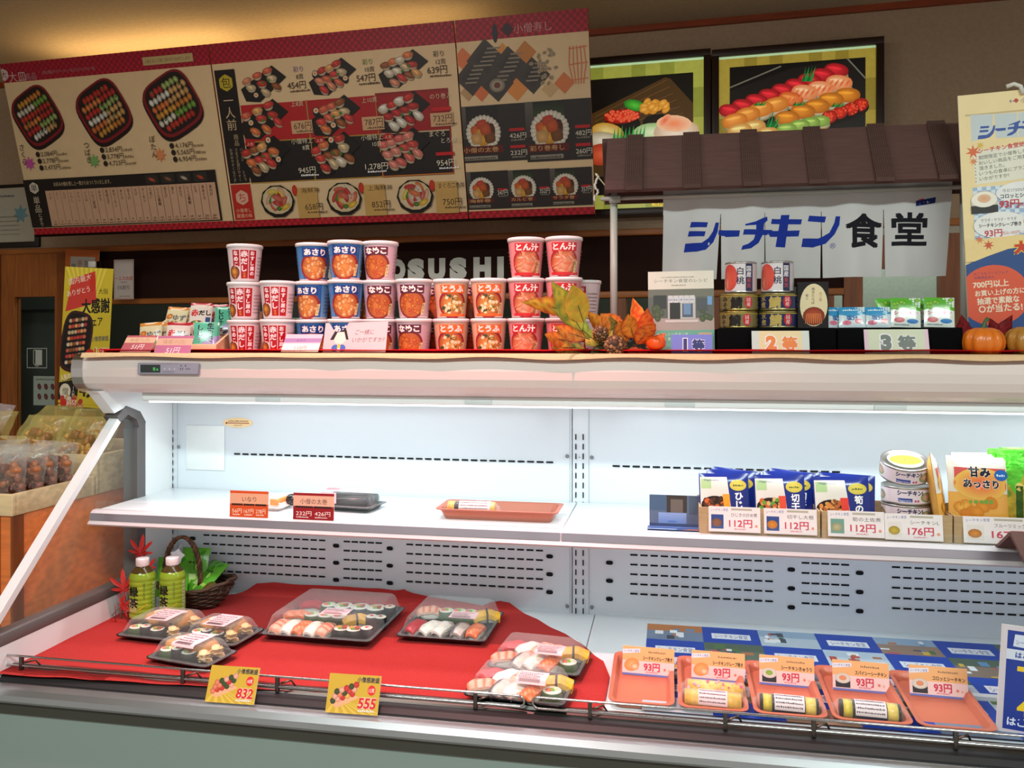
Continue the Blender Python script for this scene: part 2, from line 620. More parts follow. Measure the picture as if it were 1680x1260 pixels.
# dark panel carrying the shop name
m = MB(); m.box(x_d1 + 0.001, WALL, z_low[1], x_r0, WALL + 0.03, z_rail[0] - 0.02, '#2c1610', 'matte')
wall_part(m, 'trim_4')
lx, lz0 = atw(828, 457, WALL)
lz1 = atw(828, 419, WALL)[1]
c = Canvas(); hh = (lz1 - lz0) / 0.88
letters = 'KOZOSUSHI'
ux = [537, 574, 611, 646, 677, 711, 746, 785.5, 815.5]
for ch, a in zip(letters, ux):
    cx = atw(a + 6, 440, WALL)[0]
    wch = 0.032 if ch == 'I' else 0.087
    c.text(ch, cx, lz0 + hh * .07, hh, '#e2e2da', al='c', w=wch, bold=0.085)
m = MB(); c.apply(m, fn=lambda x, y, d: (x, WALL - d - 0.004, y), matk='plastic')
wallobj(m, 'wall_lettering', 'pale grey block letters of the shop name on the dark brown wall panel', 'sign')

# hatch (window into the kitchen) below the sign panel
m = MB()
for u in (118, 455, 760, 1020, 1172, 1360):
    x = xl(u); m.box(x - 0.02, WALL - 0.01, 1.02, x + 0.02, WALL + 0.06, z_low[1], '#8a4c22', 'woodv')
m.box(x_d1, WALL - 0.03, 1.0, x_r0, WALL + 0.05, 1.04, '#8a4c22', 'wood')
wo = wall_part(m, 'window_1')
m = MB(); m.box(x_d1, WALL + 0.03, 1.04, x_r0, WALL + 0.035, z_low[1], '#20241f', 'glass'); m.build('pane', parent=wo)
m = MB(); m.box(WX0, WALL + 1.35, 0, WX1, WALL + 1.4, CEIL, '#4a4a42', 'plaster'); wall_part(m, 'wall_kitchen')
m = MB()
m.box(xl(200), WALL + 0.5, 1.5, xl(1350), WALL + 0.9, 1.55, '#a8b0a8', 'metal', bev=0.004)
for u in (210, 760, 1340): m.box(xl(u) - .02, WALL + .68, 1.2, xl(u) + .02, WALL + .72, 1.51, '#a8b0a8', 'metal')
wallobj(m, 'steel_shelf', 'long steel kitchen shelf dimly seen through the hatch behind the cups', 'shelf')
m = MB()
m.box(xl(200), WALL + 0.4, 0.0, xl(1350), WALL + 1.0, 1.20, '#565c56', 'metal', bev=0.01)
wallobj(m, 'kitchen_counter', 'dark steel kitchen counter standing behind the hatch glass', 'counter')

for u_, yy_, zz_, pw_ in ((300, .75, 2.6, 9), (1200, .75, 2.6, 9), (1480, .25, 2.6, 14)):  # unseen lamps added to brighten what shows through the hatch and right door
    Pk = XW * xl(u_) + YW * (WALL + yy_); area('kitchen_fill', (Pk[0], Pk[1], zz_), (0, 0, -2.9), .9, .2, pw_, (.85, 1.0, .92))
Pk = XW * xl(30) + YW * (WALL + .2); area('back_room_fill', (Pk[0], Pk[1], 2.5), (0, 0, -2.9), .5, .1, 3, (.85, 1.0, .95))  # another unseen lamp, added to lift the view through the left door
# left door
def door(name, x0, x1, gx0, gx1, ztop, gz0, gz1, col='#a6602b', glass='#3d4a48'):
    m = MB()
    m.box(x0, WALL - 0.01, 0, gx0, WALL + 0.035, ztop, col, 'woodv')
    m.box(gx1, WALL - 0.01, 0, x1, WALL + 0.035, ztop, col, 'woodv')
    m.box(gx0, WALL - 0.01, gz1, gx1, WALL + 0.035, ztop, col, 'woodv')
    m.box(gx0, WALL - 0.01, 0, gx1, WALL + 0.035, gz0, col, 'woodv')
    o = wall_part(m, name)
    g = MB(); g.box(gx0, WALL + 0.01, gz0, gx1, WALL + 0.016, gz1, glass, 'glass'); g.build('pane', parent=o)
    return o
zt = z_rail[1]
d1 = door('door_1', x_d0, x_d1, xl(26), xl(92), zt, 0.4, atw(60, 487, WALL)[1])
m = MB(); m.box(x_d1 - 0.045, WALL - 0.03, 0, x_d1 + 0.02, WALL + 0.05, zt, '#8a4a20', 'woodv'); m.box(xl(2) - 0.01, WALL - 0.02, 0, xl(2) + 0.01, WALL, zt, '#6e3a18', 'woodv')
wall_part(m, 'trim_5')
m = MB(); m.box(xl(-70), WALL + 0.3, 0.2, xl(112), WALL + 0.32, 2.2, '#59645f', 'matte'); m.box(xl(-70), WALL + 0.28, 1.60, xl(112), WALL + 0.3, 1.605, '#20201c', 'matte')
wallobj(m, 'grey_partition', 'plain grey green partition seen through the glass of the left door', 'partition')
# push sign etched on the glass
c = Canvas(); X, Z = lambda u: xl(u), lambda v: atw(58, v, WALL)[1]
c.frame(X(42), Z(604), X(75) - X(42), Z(571) - Z(604), 0.004, '#c8cfc8')
c.rect(X(56), Z(599), X(67) - X(56), Z(574) - Z(599), '#d4d8d2'); c.line([(X(53), Z(596)), (X(53), Z(575)), (X(56), Z(574))], 0.004, '#d4d8d2'); c.line([(X(53), Z(596)), (X(57), Z(601)), (X(62), Z(600))], 0.004, '#d4d8d2')
m = MB(); c.apply(m, fn=lambda x, y, d: (x, WALL + 0.009 - d, y)); wallobj(m, 'push_sticker', 'white outlined door sign sticker on the glass of the left door', 'sticker')
c = Canvas(); W_, H_ = X(92) - X(53), Z(617) - Z(665)
c.rect(0, 0, W_, H_, '#aebfb6')
for i in range(3):
    for j in range(2):
        c.blob(W_ * (0.25 + 0.28 * i), H_ * (0.3 + 0.34 * j), W_ * 0.08, H_ * 0.11, 0.3, '#8c4350', '#5c3a3c')
c.greek(W_ * .1, H_ * .86, W_ * .8, H_ * .07, '#5e6a66')
m = MB(); m.box(0, 0, 0, W_, 0.001, H_, '#aebfb6', 'paper'); c.apply(m, base=0.0002)
o = m.build('food_notice'); Pn = XW * X(53) + YW * (WALL + 0.008); o.location = (Pn[0], Pn[1], Z(665)); o.rotation_euler = (0, 0, WR)
tag(o, 'small pale green notice with six red food pictures on the door glass', 'notice')

# right door behind the hanging cloth
d2 = door('door_2', x_r0, xl(1600), xl(1415), xl(1540), atw(1480, 385, WALL)[1], 0.4, atw(1480, 440, WALL)[1], '#8e4d22', '#b5c0b4')
m = MB(); m.box(xl(1400), WALL + 0.6, 0.2, xl(1640), WALL + 0.62, 2.3, '#bcc7bd', 'plaster')
m.box(xl(1500), WALL + 0.5, 1.2, xl(1508), WALL + 0.52, 1.36, '#7a4a2a', 'woodv')
wallobj(m, 'pale_partition', 'pale green lit partition seen through the glass of the right door', 'partition')
m = MB(); m.box(xl(1600), WALL - 0.01, 0, x_r1, WALL + 0.04, atw(1480, 385, WALL)[1], '#7c421c', 'woodv'); m.box(x_r0, WALL - 0.01, atw(1480, 385, WALL)[1], x_r1, WALL + 0.03, z_rail[1], '#b9b3a4', 'plaster')
wall_part(m, 'trim_6')

# ================================================================ LIGHT BOXES
def wcanvas(Y):
    return lambda u, v: atw(u, v, Y)


def nigiri_px(c, x, y, r, rot, col, col2, hi=None):
    c.blob(x, y, r, r * 0.52, rot, col, col2, sq=0.85)
    c.blob(x - r * 0.15, y + r * 0.18, r * 0.55, r * 0.12, rot, hi or shade(col, 1.6), col)


def lightbox(u0, v0, u1, label, paint):
    YB = WALL - 0.09
    q = wcanvas(YB)
    x0, _ = q(u0, v0); x1, zt = q(u1, v0)
    zt = q((u0 + u1) / 2, v0)[1]
    zb = q((u0 + u1) / 2, 353)[1]
    root = empty('light_box', tuple(XW * x0 + YW * YB) [:2] + (zb,), WR)
    W, H = x1 - x0, zt - zb
    t = 0.030
    m = MB()
    for a in ((0, 0, W, t), (0, H - t, W, H), (0, t, t, H - t), (W - t, t, W, H - t)):
        m.box(a[0], 0, a[1], a[2], 0.088, a[3], '#2a1712', 'plastic', bev=0.002)
    m.build('frame', root)
    c = Canvas()
    paint(c, t, t, W - 2 * t, H - 2 * t, pic_px(x0, zb))
    m = MB(); m.box(t, 0.02, t, W - t, 0.04, H - t, '#cfc890', 'plastic')
    c.apply(m, fn=lambda x, y, d: (x, 0.02 - d, y), matk='lightbox', clip=(t, t, W - t, H - t))
    m.build('lit_picture', root)
    return tag(root, label, 'light box')


def gold(c, x, y, w, h, g1, g2):
    c.rect(x, y, w, h, g1)
    n = 12
    for i in range(n):
        for j in range(5):
            if (i * 7 + j * 3) % 5 < 2:
                c.rect(x + w * i / n, y + h * j / 5, w / n, h / 5, g2)


def pic_px(x, z):
    """zoomed photo coordinates of the light boxes -> metres on their shared front plane"""
    return lambda px, py: (lambda p: (p[0] - x, p[1] - z))(atw(919 + px / 2.2077, py / 2.2077, WALL - .07))


def paint_b(c, x, y, w, h, Q):
    gold(c, x, y, w, h, '#a39038', '#8c7a2c')
    c.rect(x, y + h - 0.010, w, 0.010, '#b9d8a8')
    a, b = Q(614, 240), Q(1106, 240)
    lo = y + h * .10
    c.rect(a[0], lo, b[0] - a[0], Q(860, 226)[1] - lo, '#0d0b0a')
    P = lambda *pts: [Q(*p) for p in pts]
    c.poly(P((614, 330), (850, 245), (1040, 215), (1106, 300), (1106, 520), (614, 560)), '#191513')
    c.line(P((614, 318), (800, 240)), .006, '#6e6a5c'); c.line(P((1040, 212), (1106, 284)), .006, '#6e6a5c')
    U = .00262 / 2.2077 * 1.04
    def nig(px, py, r, rot, c1, c2, kind=0):
        X, Y = Q(px, py); r *= U
        c.blob(X + r * .1, Y - r * .42, r * .92, r * .50, rot, '#e4dcc0', '#7c7048', n=14)
        c.blob(X, Y, r, r * .60, rot, c1, c2, n=20, sq=.9, off=(-r * .2, r * .15))
        c.blob(X - r * .12, Y + r * .20, r * .62, r * .13, rot, shade(c1, 1.45), c1, n=10)
        if kind:
            for k in range(4): c.blob(X + (k - 1.5) * r * .42, Y - r * .05, r * .09, r * .42, rot - .4, '#d8481c', '#e88850', n=8)
    def leafs(px, py, s_):
        for k in range(4):
            X, Y = Q(px + (k - 1.5) * 9, py); c.poly([(X - .008, Y - s_), (X + .006, Y - s_), (X + .010 + k * .003, Y + s_)], '#1c8a3c' if k % 2 else '#136428')
    for t in range(9): nig(1000 - 48 * t, 255 + 18.5 * t, 40, -.25, '#dc2a34', '#8c1016')
    leafs(895, 268, .032)
    for px, py in ((1010, 300), (945, 322), (885, 335)): nig(px, py, 44, -.2, '#f0b88c', '#d87c48', 1)
    nig(836, 360, 42, -.3, '#e88c44', '#c8501c', 1)
    for px, py in ((780, 380), (725, 398), (678, 416), (632, 438)): nig(px, py, 44, .15, '#f0a048', '#c06c1c')
    for px, py in ((1040, 345), (980, 362), (930, 385), (878, 405), (822, 428)): nig(px, py, 42, -.1, '#e8952c', '#a85c10')
    for px, py in ((1086, 380), (1052, 395), (1012, 408), (974, 424)):
        X, Y = Q(px, py); c.blob(X, Y - .012, .036, .030, .3, '#2c1008', '#140804'); c.blob(X, Y, .034, .028, .3, '#e43018', '#8c1408')
        for k in range(16):
            a_ = random.random() * 6.28; r = random.random() ** .5; c.blob(X + .028 * r * math.cos(a_), Y + .022 * r * math.sin(a_), .0045, .0045, 0, '#ff7448', '#d02814', n=6)
    for px, py in ((940, 440), (905, 446), (868, 455), (820, 468)): nig(px, py, 34, 0, '#a8c860', '#6c9038')
    for px, py in ((700, 462), (650, 474), (745, 486), (790, 500), (700, 500), (860, 500), (930, 490)): nig(px, py, 42, .1, '#eccc80', '#c08438')
    leafs(765, 440, .026); leafs(720, 375, .010); leafs(860, 375, .010); leafs(1000, 380, .010)


def paint_a(c, x, y, w, h, Q):
    gold(c, x, y, w, h, '#a5a848', '#8c9238')
    c.rect(x, y + h - 0.010, w, 0.010, '#c4e8b4')
    b = Q(482, 262)
    lo = y + h * .10
    c.rect(x + .03, lo, b[0] - x - .03, b[1] - lo, '#14100c')
    P = lambda *pts: [Q(*p) for p in pts]
    c.poly(P((100, 420), (380, 280), (400, 285), (482, 375), (482, 640), (100, 640)), '#4a3318')
    for k in range(7): c.line(P((125, 425 + 16 * k), (385 + 12 * k, 290 + 24 * k)), .003, '#6b4a24')
    bl = lambda px, py, rx, ry, rot, c1, c2, n=18: c.blob(*Q(px, py), rx * .00124, ry * .00124, rot, c1, c2, n=n)
    bl(224, 452, 66, 40, 0, '#1c0e08', '#0c0604'); bl(224, 422, 66, 26, .03, '#e4341c', '#8c1408')
    for k in range(80):
        a_ = random.random() * 6.28; r = random.random() ** .5; bl(224 + 60 * r * math.cos(a_), 421 + 22 * r * math.sin(a_), 6, 6, 0, '#ff8858', '#d42c18', 7)
    bl(350, 440, 50, 26, 0, '#1c120c', '#100a06'); bl(270, 382, 40, 20, -.3, '#5cc838', '#1c7a20')
    for k in range(22): bl(345 + random.uniform(-42, 46), 388 + random.uniform(-18, 16), 17, 12, random.random(), '#f8bc50', '#c47c1c', 9)
    bl(172, 478, 60, 32, -.25, '#f2dc8c', '#c8902c'); bl(160, 512, 70, 34, -.2, '#f0e8d4', '#a89870')
    bl(330, 480, 66, 34, 0, '#dcecc0', '#98b878'); bl(420, 478, 80, 44, 0, '#f4e4d0', '#c8a888'); bl(412, 448, 62, 30, -.1, '#f08050', '#f0c098'); bl(380, 436, 26, 14, .8, '#e86038', '#f0a880')
    for k in range(9):
        X, Y = Q(195 + 13 * k, 480); c.poly([(X - .006, Y - .03), (X + .007, Y - .03), (X + .004 + .001 * k, Y + .022 + .006 * (k % 3))], '#1e9a40')
    bl(150, 560, 60, 40, 0, '#d8603c', '#a83820')
    p = Q(332, 720); c.rect(p[0], y + .008, .14, .026, '#e0c030'); c.text('写真', p[0] + .03, y + .013, 0.020, '#5a4410', al='c')


lightbox(866, 91, 1166, 'backlit sushi photo sign with red roe, left of two on the wall', paint_a)
lightbox(1168, 70, 1451, 'backlit sign with rows of red and orange sushi, right of two on the wall', paint_b)

# ================================================================ MENU BOARDS (hung above the counter, leaning out at the top)
MT = math.radians(15)
MY, MZ = 3.40, atw(515, 368, 3.4)[1]


def bp(u, v):
    n = YW * math.cos(MT) + np.array([0, 0, 1]) * math.sin(MT)
    p0 = YW * MY + np.array([0, 0, MZ]); d = ray(u, v); t = ((p0 - CP) @ n) / (d @ n); p = CP + d * t
    return float(p @ XW), float((p - p0)[2] / math.cos(MT))


MS = 3.45 / F_PX      # metres per photo pixel on the boards
BX = [bp(57, 385)[0] - 0.0, (bp(342, 77)[0] + bp(385, 372)[0]) / 2, (bp(742, 35)[0] + bp(772, 360)[0]) / 2, (bp(968, 13)[0] + bp(975, 352)[0]) / 2]
MH = 0.80
CREAM = '#dcc096'


def board(i, name, label, paint):
    x0, x1 = BX[i] + 0.003, BX[i + 1] - 0.003
    m = MB(); m.box(0, 0, -0.0, x1 - x0, 0.012, MH, '#8a1420', 'plastic')
    c = Canvas(step=1.0e-5)
    c.rect(0, 0, x1 - x0, MH, CREAM)
    def hdr(z0, z1, c1, c2, n):
        c.rect(0, z0, x1 - x0, z1 - z0, c1)
        s_ = (z1 - z0) / n
        for j in range(n):
            for k in range(int((x1 - x0) / s_) + 1):
                if (j + k) % 2: c.rect(k * s_, z0 + j * s_, min(s_, x1 - x0 - k * s_), s_, c2)
    hdr(MH - 0.085, MH, '#b01a2e', '#861428', 6)
    hdr(0, 0.030, '#c01a2a', '#921422', 2)
    B = lambda u, v: (lambda p: (p[0] - x0, p[1]))(bp(u, v))
    paint(c, B, x1 - x0)
    c.apply(m, clip=(0, 0, x1 - x0, MH))
    m.box(-0.001, -0.004, -0.012, x1 - x0 + 0.001, 0.016, 0.0, '#2a1814', 'metal')
    o = m.build(name)
    P = XW * x0 + YW * MY
    for xx in (.12, x1 - x0 - .12):
        r_ = MB(); r_.tube([(xx, .012, MH - .16), (xx, .20, MH - .16 + .05)], .006, 8, '#6a645c', 'metal'); r_.build('mounting_bracket', o)
    o.location = (P[0], P[1], MZ)
    o.rotation_euler = (Matrix.Rotation(WR, 3, 'Z') @ Matrix.Rotation(MT, 3, 'X')).to_euler()
    tag(o, label, 'menu board', 'menu boards above the counter')
    return o


SUSHI = ['#d0443c', '#e07c48', '#e8a868', '#e6d8c0', '#c03c34', '#e09070', '#d4bc94', '#d86a50', '#9a5a34']


def px_platter(c, B, u, v, w, h, n, seed, plate='#1d1512', cols=None):
    rnd = random.Random(seed)
    s = MS
    x, y = B(u, v)
    W, H = w * s, h * s
    c.poly([(x - W * .5, y - H * .1), (x + W * .22, y + H * .5), (x + W * .5, y + H * .15), (x - W * .12, y - H * .5), (x - W * .42, y - H * .45)], plate)
    nq = 3 if n < 9 else 4
    hop = [(0, 0), (1, 0), (2, 0)]
    for r in range(3):
        for q in range(nq):
            t = q / (nq - 1)
            cx = x - W * .27 + t * W * .46 + (r - 1) * W * .075 + rnd.uniform(-.01, .01) * W
            cy = y + H * .12 + t * H * .22 - r * H * .22 + rnd.uniform(-.03, .03) * H
            col = (cols or SUSHI)[rnd.randrange(len(cols or SUSHI))]
            ro = [.25, -.15, -.5][r] + rnd.uniform(-.15, .15)
            if cols is None and rnd.random() < .14:
                c.blob(cx, cy, W * .065, H * .12, 0, '#1c201c', '#141614', n=12); c.blob(cx, cy + H * .03, W * .05, H * .07, 0, '#e8e0d0', '#c8b898', n=10); c.blob(cx, cy + H * .03, W * .025, H * .035, 0, '#d8702c', n=7); continue
            c.blob(cx + W * .005, cy - H * .06, W * .088, H * .085, ro, '#e8dcc4', '#8c7c60', n=10)
            c.blob(cx, cy, W * .112, H * .092, ro, col, shade(col, 0.5), n=12)
            c.blob(cx - W * .02, cy + H * .03, W * .06, H * .02, ro, shade(col, 1.6), col, n=8)
            if rnd.random() < .4: c.line([(cx - W * .03, cy + H * .05), (cx + W * .02, cy - H * .06)], W * .008, shade(col, 1.8))
    for g in range(2): c.blob(x - W * .02 + g * W * .14, y + rnd.uniform(-.1, .1) * H, W * .03, H * .04, 0.4, '#4f8f34', '#2c5f1c', n=8)


def px_bowl(c, B, u, v, w, h, seed):
    rnd = random.Random(seed); x, y = B(u, v); W, H = w * MS / 2, h * MS / 2
    c.blob(x, y, W, H, 0, '#1e1614', '#120c0a', n=10); c.blob(x, y + H * .06, W * .88, H * .84, 0, '#efe2c8', '#c8b48c', n=14)
    for k in range(15):
        a = 6.28 * k / 15 * 2.4; r = .60 - .035 * k
        col = rnd.choice(['#d04840', '#e07c50', '#e8b498', '#c83c38', '#e6d8c4', '#f0d060', '#d86c58']) if k != 9 else '#4f8f34'
        c.blob(x + W * r * math.cos(a), y + H * (.08 + r * math.sin(a)), W * .34, H * .17, a + 1.2, col, shade(col, .55), n=9)
    c.blob(x + W * .45, y - H * .35, W * .30, H * .16, .5, '#e8c850', '#b08c2c', n=10); c.blob(x + W * .05, y - H * .45, W * .16, H * .14, 0, '#5c8c34', '#34581c', n=9)


def px_box(c, B, u, v, w, h, seed):
    rnd = random.Random(seed); x, y = B(u, v); W, H = w * MS / 2, h * MS / 2
    # lacquered party tray seen at an angle
    c.blob(x, y - H * .10, W * .96, H * .96, 0.45, '#2a1210', '#200c0c', n=32, sq=0.55)
    c.blob(x, y, W * .94, H * .93, 0.45, '#8f1c22', '#7c161e', n=32, sq=0.55)
    c.blob(x, y + H * .02, W * .86, H * .85, 0.45, '#190e0d', '#241312', n=32, sq=0.55)
    ca, sa = math.cos(0.42), math.sin(0.42)
    rows = [['#e0a040', '#d88838'], ['#e8e4d0', '#7fae48'], ['#d4402e', '#c83228'], ['#e88848', '#c8322c'], ['#cf3a34', '#a8c070'], ['#f0ede0', '#e0b070'], ['#e88040', '#d8a868']]
    for r in range(6):
        a_, b_ = rows[(r + seed) % 7]
        for q in range(9):
            px, py = (-0.68 + 1.36 * q / 8) * W, (0.60 - 1.2 * r / 5) * H
            if abs(px) / W + abs(py) / H > 1.18: continue
            X_, Y_ = x + px * ca - py * sa * .9, y + px * sa + py * ca
            col = a_ if q < 4 + (r % 2) else b_
            c.blob(X_ + W * .01, Y_ - H * .03, W * .06, H * .10, 0.5, '#d8ccb0', '#4c3c28', n=8)
            c.blob(X_ + W * rnd.uniform(-.01, .01), Y_ + H * rnd.uniform(-.015, .015), W * .085, H * .12, 0.55 + rnd.uniform(-.2, .2), shade(col, rnd.uniform(.8, 1.15)), shade(col, .35), n=9)
            if rnd.random() < .12: c.blob(X_, Y_ + H * .05, W * .04, H * .05, 0, '#5c8c3c', '#34581c', n=7)


def price(c, p, txt, h, col='#3a2418', small=True, w=None):
    c.text(txt, p[0], p[1], h, col, w=w)
    if small: c.greek(p[0] + 0.01, p[1] - h * .42, h * 2.6, h * .26, shade(col, 1.8))


def seal(c, p, r, ch, bg='#c8b89a', fg='#3a1c1c'):
    c.star(p[0], p[1], r, 6, bg, k=0.9); c.text(ch, p[0], p[1] - r * .5, r * 1.35, fg, al='c')


def menu1(c, B, W):
    seal(c, B(7, 123), 0.028, '大', '#c9b4b4', '#7a1a24')
    c.text('大皿', *B(17, 134), 0.050, '#c9a8a4'); c.text('商品', *B(43, 131), 0.034, '#b08088')
    c.text('大勢の集まりやパーティーなどにぴったりの一皿。', *B(70, 122), 0.018, '#b08088', w=0.29)
    p = B(236, 108); c.rect(p[0], p[1], 0.255, 0.035, '#b8a070'); c.text('人数に応じて数に合わせてお作りします', p[0] + .01, p[1] + .01, .017, '#6a5030', w=.23)
    for k, (u, v, w, h) in enumerate([(62, 190, 100, 104), (171, 182, 106, 106), (284, 170, 110, 108)]): px_box(c, B, u, v, w, h, k * 2)
    for nm, u, v, col in [('さくら', 36, 236, '#c050a0'), ('つばき', 142, 232, '#78a860'), ('ぼたん', 250, 222, '#d88858')]:
        x, y = B(u + 14, v + 32); c.star(x, y, 0.034, 8, col, k=.5)
        x, y = B(u, v); c.text(nm, x, y, 0.034, '#3a2a20', vert=True)
    P = [(61, 254, ['2,084円', '2,778円', '3,473円']), (166, 247, ['2,834円', '3,778円', '4,723円']), (280, 240, ['4,176円', '5,565円', '6,954円'])]
    for u, v, L in P:
        for k, t in enumerate(L):
            x, y = B(u + 3 * k, v + 11 * k + 3); c.blob(x + .012, y + .010, .012, .013, 0, '#2a2018', n=10); c.text(t, x + .03, y, .029, '#3a2a20'); c.greek(x + .125, y, .05, .012, '#8a7458')
    # list of single pieces
    x0, y0 = B(40, 372); x1, y1 = B(362, 281)
    zb, zt_ = 0.035, 0.245
    c.rect(0.0, zb, W - 0.05, zt_ - zb + 0.02, '#1c1412')
    c.text('お好みの鮨を貫し上一貫からおつくりいたします。', 0.17, zt_ - 0.016, .022, '#c8b490', w=.32)
    for k in range(4):
        c.rect(W - .42 + .085 * k, zt_ - .028, .068, .040, '#2c2826'); c.blob(W - .386 + .085 * k, zt_ - .010, .022, .009, -.4, ['#d0583c', '#8c6c4c', '#c8c8b8', '#cc4c34'][k], '#5a2a1c')
    seal(c, (0.055, 0.225), 0.028, '単', '#c9c0b0', '#1c1412')
    c.text('単品', 0.055, 0.185, .040, '#c9bca4', vert=True); c.text('にぎり', 0.06, 0.105, .022, '#c9bca4', vert=True)
    c.rect(0.115, zb + .004, W - .175, zt_ - zb - .040, '#c9a184')
    names = ['いか', 'たこ', 'えび', 'いわし', 'かれい', '〆さば', 'いか三貫盛', 'はまち', '厚焼玉子', '炙サーモン', 'まぐろ', '甘えび', 'えび', 'サーモン', 'たまご', 'いくら軍艦', '生えび', 'あじ', 'ほたて', 'いくら軍艦', 'とろ', '本まぐろ', 'あわび']
    n = len(names); cw = (W - .185) / n
    pr = ['56', '56', '56', '56', '56', '56', '84', '84', '84', '84', '93', '93', '93', '93', '102', '102', '121', '121', '149', '149', '167', '250', '250']
    for k, nm in enumerate(names):
        X_ = .12 + k * cw
        if k: c.rect(X_, zb + .006, .0015, zt_ - zb - .046, '#4a3426')
        c.text(nm, X_ + cw * .5, zt_ - .045, .017, '#4a2c20', vert=True)
        c.text(pr[k], X_ + cw * .5, zb + .020, .013, '#4a2c20', al='c'); c.greek(X_ + .008, zb + .009, cw - .014, .007, '#6a4c3a')


def menu2(c, B, W):
    # black title strip
    a = B(352, 118); b = B(402, 302)
    x0, x1 = B(352, 118)[0], B(385, 114)[0]
    zt_, zb = B(352, 116)[1], B(402, 300)[1]
    c.rect(x0, zb, x1 - x0, zt_ - zb, '#1a1210')
    X_ = (x0 + x1) / 2
    seal(c, (X_, zt_ - .055), .036, '包', '#b8a428', '#2a2410')
    c.text('一人前', X_, zt_ - .105, .052, '#c8b08c', vert=True); c.text('商品', X_ + .012, zt_ - .275, .026, '#b09a78', vert=True)
    for k, t in enumerate(['バラエティー豊かで、', 'さまざま選びやすく、', 'お求めやすくなりました。']): c.text(t, X_ + .030 - .026 * k, zt_ - .335, .0165, '#a8967a', vert=True)
    c.rect(x0, 0.034, x1 - x0, zb - .040, '#b8281e'); seal(c, (X_, zb - .065), .034, 'ち', '#d8a890', '#b8281e')
    c.text('小僧寿し', X_, .068, .020, '#e0b898', al='c'); c.text('厳選の味', X_, .044, .020, '#e0b898', al='c')
    ex = x1 + .006
    cw = (W - .045 - ex) / 3
    r3, r2, r1, r0 = zb + .0, .345, .510, .68
    # row heights measured on the board
    yA = B(395, 215)[1], B(395, 160)[1]
    yB = B(395, 288)[1], B(395, 228)[1]
    yA = (B(400, 233)[1], B(390, 172)[1]); yB = (B(405, 300)[1], yA[0])
    for k in range(3):
        x = ex + cw * k
        c.rect(x, yA[0], cw - .006, yA[1] - yA[0] - .004, ['#b01f24', '#a81c22', '#9a1820'][k]); c.rect(x, yB[0], cw - .006, yB[1] - yB[0] - .006, '#1b1413')
    c.frame(ex + 2 * cw - .004, yB[0] - .006, cw + .004, yA[1] - yB[0] + .01, .007, '#8c1220')
    for t in range(1, 3): c.rect(ex + cw * t - .005, yB[0], .003, yA[1] - yB[0], '#c09028')
    c.rect(ex, yB[0] - .004, cw * 3, .003, '#c09028'); c.rect(ex, yA[0] - .004, cw * 2, .003, '#c09028')
    tops = [('彩り', '8貫', '454円', 433, 138), ('彩り', '10貫', '547円', 546, 126), ('彩り', '12貫', '639円', 662, 113)]
    for k, (t, t2, pr, u, v) in enumerate(tops): px_platter(c, B, u, v, 88, 58, 8 + k * 2, k + 3)
    for k, (t, t2, pr, u, v) in enumerate(tops):
        p = B(u + 49, v - 20); c.text(t, p[0], p[1], .026, ['#7a5a9a', '#5c8a3c', '#3a2a20'][k]); c.text(t2, p[0] + .01, p[1] - .030, .024, '#4a3a2c')
        price(c, B(u + 40, v + 8), pr, .036)
    rows = [('上', '8貫', '676円', 440, 196, None), ('上', '10貫', '787円', 556, 190, None), ('のり巻', '入', '732円', 668, 184, ['#c83c34', '#b83030', '#e8e0d0'])]
    for k, (t, t2, pr, u, v, cs) in enumerate(rows): px_platter(c, B, u - 6, v, 96, 66, 8 + k, k + 11, cols=cs)
    for k, (t, t2, pr, u, v, cs) in enumerate(rows):
        p = B(u + 46, v - 22); c.text(t + t2, p[0] - .02, p[1], .024, '#d8c0a0')
        q = B(u + 44, v + 16); c.rect(q[0] - .012, q[1] - .02, .10, .055, '#c8a078'); price(c, q, pr, .035)
        if k == 2: c.rect(q[0], q[1] + .042, .08, .016, '#c01820')
    rows = [('小僧特上', '8貫', '945円', 446, 258, None), ('小僧特上', '10貫', '1,278円', 560, 252, None), ('まぐろ', 'とろ鮪し', '954円', 672, 246, ['#d86a60', '#c84c44', '#e08878'])]
    for k, (t, t2, pr, u, v, cs) in enumerate(rows): px_platter(c, B, u - 10, v, 98, 72, 9 + k, k + 21, plate='#151010', cols=cs)
    for k, (t, t2, pr, u, v, cs) in enumerate(rows):
        p = B(u + 34, v - 22); c.text(t, p[0], p[1], .026, '#d8ccb4'); c.text(t2, p[0] + .05, p[1] - .028, .024, '#d8ccb4')
        q = B(u + 46 - (5 if k == 1 else 0), v + 26); price(c, q, pr, .033, '#e4dcc8', w=.105 if k == 1 else .082)
        o_ = B(u - 34, v - 22); c.blob(o_[0], o_[1], .026, .014, 0, '#b01c20', n=14); c.text('人気', o_[0], o_[1] - .007, .016, '#e0c8b0', al='c')
        if k == 2: c.rect(q[0], q[1] + .042, .08, .014, '#c01820')
    rows = [('海鮮丼', '658円', 457, 330), ('上海鮮丼', '852円', 566, 326), ('まぐろ二色丼', '750円', 682, 322)]
    for k, (t, pr, u, v) in enumerate(rows):
        p = B(u + 36, v + 28); c.rect(p[0], p[1], .10, .135, '#c39c5a')
        px_bowl(c, B, u, v, 66, 58, k + 5); o_ = B(u + 28, v - 18); c.blob(o_[0], o_[1], .013, .024, 0, '#c83a20', '#b02c18', n=12)
        p = B(u + 39, v - 14); c.text(t, p[0], p[1], .025, '#3a2418', w=min(.115, .03 * len(t))); price(c, B(u + 46, v + 14), pr, .036)


